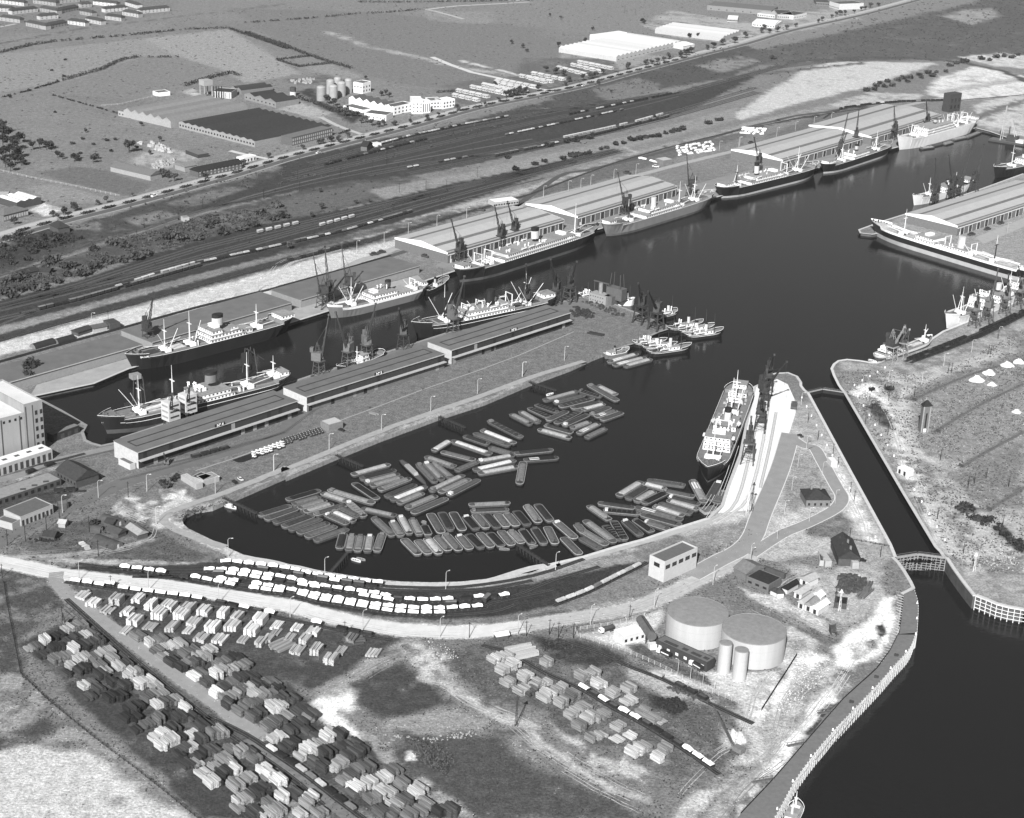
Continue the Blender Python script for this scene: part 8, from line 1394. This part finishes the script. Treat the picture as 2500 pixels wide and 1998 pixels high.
trees("a0:40,1060,15 15,1010,14 105,1130,13 25,1120,14 75,1180,12 150,1080,11 115,1240,11 40,1260,11 160,1250,9 20,1190,12 130,1190,12 80,1290,10", 'big dark tree', 'in the wood at the frame edge', 'trees in the left edge wood', dark=1); trees("a0:250,1130,9 300,1120,10 350,1130,9 390,1120,8 430,1190,7 560,1220,8 590,1200,6 470,1200,6", 'round tree', 'beside the houses in the wood', 'trees beside the wood houses', dark=1)
trees("a0:970,1150,13 1030,1130,5 1125,1165,5 1060,950,5 645,1000,5 700,1230,9 720,1200,6 1220,1340,9 1265,1345,8 1310,1365,8 1200,1070,6 1510,1330,6 1545,1350,6 1830,1245,6", 'bushy tree', 'on the farmland above the main road', 'trees on the farmland'); trees("a0:620,1050 550,1088 800,1062 700,1092 860,1055 830,1142 600,1158 410,850 490,455 390,535 480,580 435,618 375,640 220,685 80,735", 'dark bush', 'in the fields above the silo', 'bushes in the left fields', 2.6, 1, True)
trees("a1:430,1130,6 550,1090,6 640,1075,8 700,1060,6 765,1045,7 690,1070,5 575,1085,6 170,1195,6 610,790,11 660,800,9 750,880,12 700,850,8 800,880,8 840,880,7 900,925,8 950,950,8 1000,960,8 1040,950,7 1120,950,6 870,930,6 740,640,6 905,600,5 1050,720,7 1020,725,7 1080,735,6", 'leafy tree', 'round the factories and along their road', 'trees round the factories'); trees("a1:1235,925,5 1360,905,6 1590,840,8 1450,880,5 1110,945,5 1900,770,6 1960,735,8 2010,720,8 2050,725,8 1800,800,5", 'leafy tree', 'on the verge before the white works', 'trees before the white works')
trees("a2:130,735,9 185,725,9 210,700,8 260,705,8 355,690,9 240,720,7 480,562,9 410,545,8 545,575,8 580,620,8 690,610,9 740,600,9 780,590,9 840,565,8 555,650,7 30,650,6", 'leafy tree', 'among the prefab houses', 'trees among the prefabs'); trees("a2:1160,495 1205,487 1250,475 1295,465 1335,450 1420,432 1465,422 1500,405 1020,527 1625,378 1670,370 1740,345 1830,330 1910,290", 'round verge tree', 'in the avenue before the ribbed factory', 'avenue trees by the ribbed factory', 8.5)
trees("a2:1485,285 1555,290 1150,185 1135,175 760,230 700,322 500,360 1600,230 2050,215", 'dark tree', 'round the far white buildings', 'trees round the far buildings', 7, 1); trees("a3:610,172 640,162 710,140 740,128 770,120 805,115 880,105 935,85 960,78 1000,60 1060,50 200,225 240,255 300,245 370,225 440,205 180,250", 'round tree', 'in the line at the top of the main road', 'trees at the top of the main road', 7.5); trees("a2:150,335,6 235,365,7 265,395,5 440,125,5 520,150,6 800,640,5 900,700,4", 'small tree', 'in the open field', 'trees in the open field', 5)
trees("a2:170,1285 330,1245 395,1225 525,1200 605,1180 650,1170 700,1165 745,1160 830,1130 870,1120 930,1095 990,1085 1060,1060 1110,1050 1150,1040 1200,1035 1250,1030 1310,1010 1350,1000 1390,990 1440,978 1620,935 1710,910 120,1190 430,1105 560,1080 640,1070 750,1050", 'dark bush', 'along the edge of the pale grass by the yard', 'bushes by the pale grass', 4.6, 1, True)
trees("a3:985,690 1040,650 1080,635 1130,620 1160,650 1210,610 1250,600 1300,590 1360,570 1420,555 1460,580 1500,550 1560,545 1600,500 1650,485 1690,475 1020,680 1100,660 1280,620 1390,590 270,445 1720,470 1890,460 1950,440 2000,430 2060,440 2120,420 1840,450", 'dark bush', 'in the thicket between the pale fields', 'thicket bushes', 5, 0, True)
trees("b0:480,235,8 565,205,8 805,145,7 740,160,5 110,305,7 400,250,6 430,262,5 1000,95,4 b1:570,190,6 330,490,6 560,65,5 830,150,4 930,138,4 500,250,5 240,170,5", 'round tree', 'beside the main road and the lower yard', 'trees by road and yard'); trees("b0:190,700 130,720 60,740 160,800 330,780 250,790 430,740 500,690 600,690 640,650 560,620 480,640 700,640 820,600 900,590 1000,570 1100,540 1240,420 1300,400 1680,380 1800,350 1900,320 2050,270 2120,260 1350,430 1480,420 1950,230 2080,170 700,500 850,450 360,600 400,580 300,800 90,850 30,840 950,480 1550,330 1620,300", 'big scrub bush', 'in the scrub above the lower yard', 'scrub bushes above the lower yard', 5.5, 0, True)
trees("b0:400,430 180,450 100,500 60,560 250,520 300,480 350,420 150,390 20,470 200,570 90,600 430,400", 'scrub bush', 'on the allotments under the main road', 'allotment bushes', 4.5, 1, True); trees("c0:240,60,12 200,40,8 c0:230,110,9", 'dark tree', 'on the bank behind the silo', 'trees behind the silo', 9, 1); trees("c0:1230,870 1290,850 1320,830 1260,890 720,1170 840,1240", 'low scrub bush', 'round the huts of the pier head', 'bushes round the huts', 3, 1, True)
trees("c3:1680,1060 1720,1040 1760,1070 1800,1140 1850,1150 1900,1140 1950,1220 2000,1260 2050,1300 2100,1320 2140,1350 1130,160 1010,170", 'dark gorse bush', 'on the rough bank beyond the lock', 'gorse beyond the lock', 3, 1, True)
def hedge(label, s, w, h, gaps=0.0, m=FOLD, dens=1.0):
    ps = gp(s); mb = MB(); r = random.Random(len(label)); o = ps[0]
    for p, hd in along(ps, 2.2):
        if r.random() < gaps: continue
        q = p-o; leaves(mb, r, (q.x, q.y, h*.45), (w*.75, w*.75, h*.55), int(9*dens), .75)
    tag(link('hedge', mb.mesh('hedge', m), None, o), label, 'hedge')
hedge('thick dark hedge at the start of the long field boundary', "a0:0,400 250,340 420,315", 5, 4); hedge('straggling hedge running across the middle of the long field boundary', "a0:420,315 900,275 1400,225 1700,215", 3.5, 3.2, .45); hedge('dense hedge slanting down to the tennis ground', "a0:1720,220 1900,280 2156,370 a1:0,250 250,330 420,400 620,470 800,520", 5, 4); hedge('short thick hedge slanting across the pasture', "a0:480,605 750,530 930,450 1050,430", 5, 4); hedge('broken hedge continuing from the short thick hedge', "a0:1120,435 1370,432", 3.5, 3, .4); hedge('thin hedge leading up to the short thick hedge', "a0:-20,745 200,690 480,605", 2, 2, .45)
hedge('dark hedge above the water tower', "a0:1390,650 1600,585 1730,555 1800,575", 5, 4.5); hedge('long broken hedge across the top of the fields', "a1:0,175 150,165 500,140 800,110 1100,95 1350,70", 3.5, 3, .5); hedge('hedge along the far road at the top edge', "a1:850,20 1300,20 1700,15 2156,5", 4, 3.5, .4); hedge('dark clipped hedge round the tennis ground, upper side', "a1:235,455 480,425", 2.5, 3); hedge('dark clipped hedge round the tennis ground, lower side', "a1:400,505 640,480", 2.5, 3); hedge('dark clipped hedge round the tennis ground, end sides', "a1:235,455 400,505", 2.5, 3)
hedge('hedge between works yard and white works', "a1:390,740 560,800 700,860", 5, 5, .1); hedge('low garden hedge before the office block', "a1:700,1010 780,985", 2, 2); hedge('hedge behind the prefab rows', "a1:1440,700 1570,690", 3, 3); hedge('thin hedge at the edge of the middle field', "a0:400,720 900,860", 1.6, 1.6, .5)
oval = MB(); leaves(oval, random.Random(5), (0, 0, .6), (8.5, 2.6, .9), 90, .8); ovm = oval.mesh('shrubs', FOLD)
k = 0
for p, hd in along(offset(mp_, .6), 24, 60):
    if (p.x-G((0, 580)).x) > -10 and p.y < 2300:
        k += 1; tag(link('median_bed', ovm, None, p, hd), 'dark oval planting bed, %s along the main road median' % nth(k), 'planting bed', 'median planting beds')
def scrub(name, s, n, size, hgt, m=FOL):
    q = gp(s); r = random.Random(n); xs, ys = [p.x for p in q], [p.y for p in q]; poly = [(p.x, p.y) for p in q]; P = np.array([(r.uniform(min(xs), max(xs)), r.uniform(min(ys), max(ys))) for _ in range(n*3)]); P = P[inside(P, poly)]
    dn = fbm(P, 22, 3, 9); mb = MB()
    for (x, y), d in zip(P[:n*2], dn):
        if d > -.1: leaves(mb, r, (x, y, hgt*.3), (2.2, 2.2, hgt*(.4+.8*max(0, d))), 7, size)
    link(name, mb.mesh(name, m), None, None, 0, None, 'stuff')
scrub('undergrowth', "s:-40,625 290,522 500,450 700,402 1000,330 1300,252 1600,186 1800,130 1800,150 1300,290 830,425 480,510 -40,690", 2300, .6, 2.2, FOL); scrub('undergrowth', "b0:0,700 380,590 900,410 1200,350 1500,250 2156,140 2156,240 1500,420 1000,570 500,720 0,860", 1500, .6, 2.6, FOL); scrub('undergrowth', "b0:0,400 360,330 640,410 330,500 0,620", 420, .6, 2.0, FOLD); scrub('undergrowth', "a3:0,390 500,250 900,130 1400,20 2156,-60 2156,330 1400,320 500,420", 700, .7, 1.5, FOL); scrub('undergrowth', "c3:1640,1000 1800,1040 1950,1150 2150,1330 2150,1400 1900,1220 1700,1100", 160, .5, 1.5, FOLD)
scrub('undergrowth', "d2:300,560 600,570 860,700 700,760 400,700", 120, .4, .8, FOLD); scrub('reeds', "d1:1050,1200 1250,1260 1350,1350 1300,1450 1150,1350 1080,1250", 200, .4, 1.2, mat(tone(90), .3)); scrub('undergrowth', "c0:1330,1130 1400,1080 1500,1040 1680,1000 1690,1020 1500,1070 1400,1120 1360,1180", 60, .3, .7, FOL)
# scrap heaps, spoil and rubble
def heap(name, s, n, size, m, label=None):
    q = gp(s); r = random.Random(n+len(name)); xs, ys = [p.x for p in q], [p.y for p in q]; poly = [(p.x, p.y) for p in q]; mb = MB(); k = 0
    P = np.array([(r.uniform(min(xs), max(xs)), r.uniform(min(ys), max(ys))) for _ in range(n*4)]); P = P[inside(P, poly)][:n]
    for x, y in P: mb.box(x, y, -.1, size*r.uniform(.4, 1.6), size*r.uniform(.4, 1.4), size*r.uniform(.3, 1.1), r.uniform(0, 3), r.uniform(.5, 1))
    link(name, mb.mesh(name, m), None, None, 0, None, 'stuff')
heap('scrap', "q:1540,400 1700,360 1900,440 1850,600 1640,650 1540,580", 90, 2.4, mat(tone(75), .4)); heap('rubble', "d3:130,1010 330,800 500,650 640,720 500,880 300,1060", 260, .45, mat(tone(230), .12)); heap('rubble', "d1:870,1180 1200,1200 1500,1150 1560,1090 1500,1190 1200,1240", 110, .6, mat(tone(175), .3)); heap('rubble', "d1:1160,570 1320,600 1400,690 1250,700", 50, .5, mat(tone(210), .2)); heap('rubble', "c3:1700,1300 2156,1400 2156,1530 1750,1480", 120, .6, mat(tone(190), .3)); heap('scrap', "i:0,560 280,640 300,720 60,680", 60, 1.8, mat(tone(60), .4)); heap('scrap', "i:80,480 330,520 640,620 740,700 560,690 300,580", 60, 1.6, mat(tone(70), .5))
heap('scrap', "d2:1070,940 1200,950 1290,1010 1180,1050 1080,1000", 70, 1.6, mat(tone(50), .4)); heap('scrap', "d2:1130,870 1330,900 1450,950 1400,970 1200,910", 60, 1.4, mat(tone(80), .5)); heap('rubble', "d2:1560,1160 1650,1180 1640,1240 1570,1230", 50, 1.4, mat(tone(225), .1)); heap('scrap', "a0:1130,1240 1300,1190 1330,1220 1180,1280", 60, 2.2, mat(tone(170), .4)); heap('scrap', "a0:1030,1070 1200,1080 1310,1150 1280,1160 1100,1110", 40, 2.6, mat(tone(180), .3)); heap('scrap', "b2:590,950 760,990 750,1020 620,1000", 40, 1.6, mat(tone(60), .3)); heap('rubble', "c3:860,200 1010,110 1060,160 980,230", 50, .9, mat(tone(225), .1)); heap('scrap', "c0:200,1290 460,1270 440,1300 330,1310", 30, 1.4, mat(tone(50), .3)); heap('scrap', "a1:340,610 520,590 500,630 380,640", 40, 2.4, mat(tone(160), .4))
for i, (u, v, r_) in enumerate(((1800, 90, 5.5), (1895, 40, 5), (1915, 125, 3.5), (2030, -20, 5), (2115, -45, 4.5), (2100, 330, 3.5))):
    p = gp('c3:%d,%d' % (u, v))[0]; r = random.Random(i); mb = MB(); n = 14; v_ = []
    for j in range(4):
        for k in range(n): a = 2*math.pi*k/n; rr = r_*(1-j*.25)*r.uniform(.85, 1.12); v_.append((rr*math.cos(a), rr*math.sin(a)*.8, r_*.2*j*r.uniform(.9, 1.1)))
    mb.add(v_, [(j*n+k, j*n+(k+1) % n, (j+1)*n+(k+1) % n, (j+1)*n+k) for j in range(3) for k in range(n)]+[tuple(range(3*n, 4*n))])
    tag(link('spoil_heap', mb.mesh('spoil_heap', mat(tone(225), .1)), None, p), 'white spoil heap, %s beyond the brick tower on the rough ground' % nth(i+1), 'spoil heap', 'white spoil heaps')
for i, (u, v) in enumerate(((1330, 240), (1510, 478), (1682, 738), (1895, 1065))):
    p = gp('c3:%d,%d' % (u, v))[0]; t = thing('buffer_stop', 'timber buffer stop, %s from the brick tower towards the river' % nth(i+1), 'buffer stop', p, .6, 'buffer stops'); MB().box(0, 0, 0, .8, 3.2, 1.6).build('beam', DARK, t); MB().tube((-2.5, 1.2, 0), (0, 1.2, 1.4), .2).tube((-2.5, -1.2, 0), (0, -1.2, 1.4), .2).build('strut', DARK, t)
# white bollards along the lock edges
def bollards(a, b, n, off, where):
    A, B = G(a), G(b); hd = ang(A, B); w = Vector((-math.sin(hd), math.cos(hd), 0))*off
    me = bollards.me
    for i in range(n): tag(link('bollard', me, None, A+(B-A)*((i+.5)/n)+w), 'small white bollard, %s %s' % (nth(i+1), where), 'bollard', 'bollards '+where)
bollards.me = MB().tube((0, 0, 0), (0, 0, .8), .45, .35, 8).dome(0, 0, .8, .5, .35, 8, 2).mesh('bollard', WHITE)
bollards((2170, 1329), (1972, 962), 14, 5.5, 'along the jetty side of the lock'); bollards((2064, 958), (2288, 1336), 14, 6.5, 'along the far side of the lock'); bollards((2050, 940), (2144, 887), 5, -8, 'on the far pierhead')
heap('scrap', "f:1130,520 1260,500 1290,590 1180,590", 14, 1.5, mat(tone(150), .3)); scrub('undergrowth', "f:1290,470 1440,700 1430,860 1330,830 1180,600", 60, .35, .6, FOLD)
plankpile('flat cart with a few long planks on the pier road', 'c1:965,345', 150, 6.5, 2.6, 3, -.55, 'plank_cart')
for i, (u, v) in enumerate(((930, 300), (1330, 160), (285, 545), (1680, 30))):
    p = gp('c1:%d,%d' % (u, v))[0]; t = thing('capstan', 'small dark capstan on the pier kerb line, %s from the drums' % nth(i+1), 'capstan', p, 0, 'pier capstans'); MB().tube((0, 0, 0), (0, 0, 1.2), .5, .35, 8).build('drum', DARK, t); MB().box(0, 0, 1.2, 2.4, .2, .2).build('bar', DARK, t)

# ---------------------------------------------------------------- wheel ruts, worn paths and ground litter
def ruts(s, n, spread, d0, d1, w=.7, z=.035):
    ps = smoothline(gp(s), 4); by = {}
    dm = (d0+d1)/2; d0 = d0*.55+dm*.45; d1 = d1*.55+dm*.45
    for i in range(n):
        o = rnd.uniform(-spread, spread); k = rnd.uniform(-.3, .3); w_ = w*rnd.uniform(.35, .7); q = offset(ps, o); a = rnd.randrange(0, max(1, len(q)*2//3)); b = rnd.randrange(a+len(q)//4, a+len(q)*3//4+1)
        q = [p+Vector((rnd.uniform(-.3, .3)+k*j, rnd.uniform(-.3, .3), 0)) for j, p in enumerate(q[a:b])]
        if len(q) < 2: continue
        m = mat(tone(int(rnd.uniform(d0, d1)//12*12)), .35, .5, .95, 0); zz = z+i*.0007
        for e in (-.9, .9):
            mb = by.setdefault(m.name, (MB(), m))[0]; l, r = offset(q, e+w_/2), offset(q, e-w_/2); v = []
            for A, B in zip(l, r): j = rnd.uniform(-.12, .12); v += [(A.x+j, A.y+j, zz+e*.0002), (B.x+j, B.y-j, zz+e*.0002)]
            mb.add(v, [(2*j, 2*j+1, 2*j+3, 2*j+2) for j in range(len(q)-1)])
    for mb, m in by.values(): mb.build('wheel_ruts', m)['kind'] = 'stuff'
ruts("d3:20,1690 200,1480 400,1230 600,1010 760,800 900,560 960,330", 9, 13, 150, 250); ruts("d2:1300,1700 1560,1420 1800,1230 d3:330,900 620,690", 9, 14, 110, 240); ruts("d2:0,1000 170,1105 330,1250 520,1380 800,1530 1050,1640", 5, 6, 140, 230); ruts("d1:430,960 620,860 850,720 1040,620", 6, 6, 110, 190); ruts("d1:1150,800 1320,870 1480,970 1700,1060 1861,1150", 4, 4, 170, 225)
ruts("c3:900,150 1100,240 1230,480 1270,700 1320,820 d3:1400,10 1640,30", 7, 8, 150, 240); ruts("c3:1050,60 1300,100 1560,0 2156,-150", 6, 9, 150, 225); ruts("c3:1290,560 1400,680 1600,760 1720,740", 4, 6, 160, 220); ruts("c3:640,600 720,760 840,920 960,1140 1010,1300", 6, 7, 170, 245); ruts("d3:0,260 300,420 560,530 760,520", 6, 9, 120, 220); ruts("d3:250,300 420,180 640,120 900,60", 5, 9, 130, 215)
ruts("c0:20,1420 500,1400 800,1370 1130,1290 1200,1200", 5, 5, 130, 200); ruts("c0:300,1440 800,1450 1600,1475", 5, 3, 120, 210); ruts("c0:830,1000 1000,1080 1150,1140", 5, 9, 130, 230); ruts("d0:-60,1560 200,1500 450,1560 700,1720", 4, 25, 185, 215, .6)
ruts("d0:420,330 620,500 1000,800 1400,1110", 5, 3, 70, 130, .5); ruts("b0:-20,1240 500,1080 1000,960 1500,830 2000,700 b1:300,580 700,480", 7, 10, 150, 228, .8); ruts("c0:950,860 1300,750 1750,620 2156,500 c1:500,300 1000,150", 7, 16, 95, 150, .8); ruts("b2:0,1330 500,1130 800,1050", 5, 24, 95, 160, .8); ruts("c2:1700,1150 1850,900 1980,500 2060,200", 6, 12, 190, 235, .6, .075); ruts("d0:-40,55 450,155 1000,210 1861,350 d1:500,410 1000,505 1400,525", 6, 3.5, 170, 235, .5, .085); ruts("d2:0,515 400,445 860,375 1200,248 1660,38", 5, 3, 140, 215, .5, .085)
def litter(name, n, lo, hi, size, m, zone, tall, seed):
    """small loose things nobody could count: grass tufts on dark ground, stones on pale ground"""
    q = gp(zone); xs, ys = [p.x for p in q], [p.y for p in q]; g = np.random.RandomState(seed); P = np.stack([g.uniform(min(xs), max(xs), n*2), g.uniform(min(ys), max(ys), n*2)], 1)
    P = P[inside(P, [(p.x, p.y) for p in q])]; P = P[~inside(P, DOCKW) & ~inside(P, RIVW)]; D = ground_tone(P); k = (D > lo) & (D < hi) & (fbm(P, 9, 3, seed) > -.15); P = P[k][:n]; N = len(P)
    s_ = size*g.uniform(.4, 1.5, N); a = g.uniform(0, 6.28, N); h = s_*tall*g.uniform(.5, 1.3, N); V = np.zeros((N, 4, 3))
    for j in range(3): V[:, j, 0] = P[:, 0]+s_*np.cos(a+j*2.1); V[:, j, 1] = P[:, 1]+s_*np.sin(a+j*2.1); V[:, j, 2] = -.02
    V[:, 3, :2] = P+g.uniform(-.3, .3, (N, 2))*s_[:, None]; V[:, 3, 2] = h; i4 = np.arange(N)*4; F = np.concatenate([np.stack([i4+x, i4+y, i4+3], 1) for x, y in ((0, 1), (1, 2), (2, 0))]).tolist()
    me = bpy.data.meshes.new(name); me.from_pydata(V.reshape(-1, 3).tolist(), [], F); me.materials.append(m); link(name, me, None, None, 0, None, 'stuff')
NEAR = "s:-40,1395 400,1420 1000,1560 1500,1490 1640,1380 1900,1250 2180,1380 2230,1450 1990,1770 1780,2040 -60,2040"; RB = "c3:740,20 1000,10 1500,60 2156,-300 2156,1500 1900,1540 1650,1480 1250,850 820,190"
litter('grass', 26000, 50, 148, .42, mat(tone(62), .4, .5), NEAR, .8, 1); litter('grass', 9000, 90, 200, .4, mat(tone(120), .4, .5), NEAR, .6, 2); litter('pebbles', 9000, 130, 260, .25, mat(tone(225), .2, .5), NEAR, .7, 3); litter('grass', 12000, 60, 200, .6, mat(tone(78), .4, .5), RB, .7, 4); litter('pebbles', 4500, 130, 260, .26, mat(tone(215), .2, .5), RB, .7, 5)
litter('grass', 14000, 40, 125, 1.3, mat(tone(58), .4, .3), "s:-60,560 700,370 1800,90 2500,-40 2500,150 1900,200 1300,420 700,600 -60,800", .7, 6); litter('grass', 9000, 90, 160, 1.6, mat(tone(88), .4, .3), "s:-60,40 2500,-40 1800,100 700,370 -60,560", .5, 7); litter('grass', 3500, 60, 130, .5, mat(tone(58), .4, .3), "c0:0,700 2156,1480 0,1500", .7, 8)
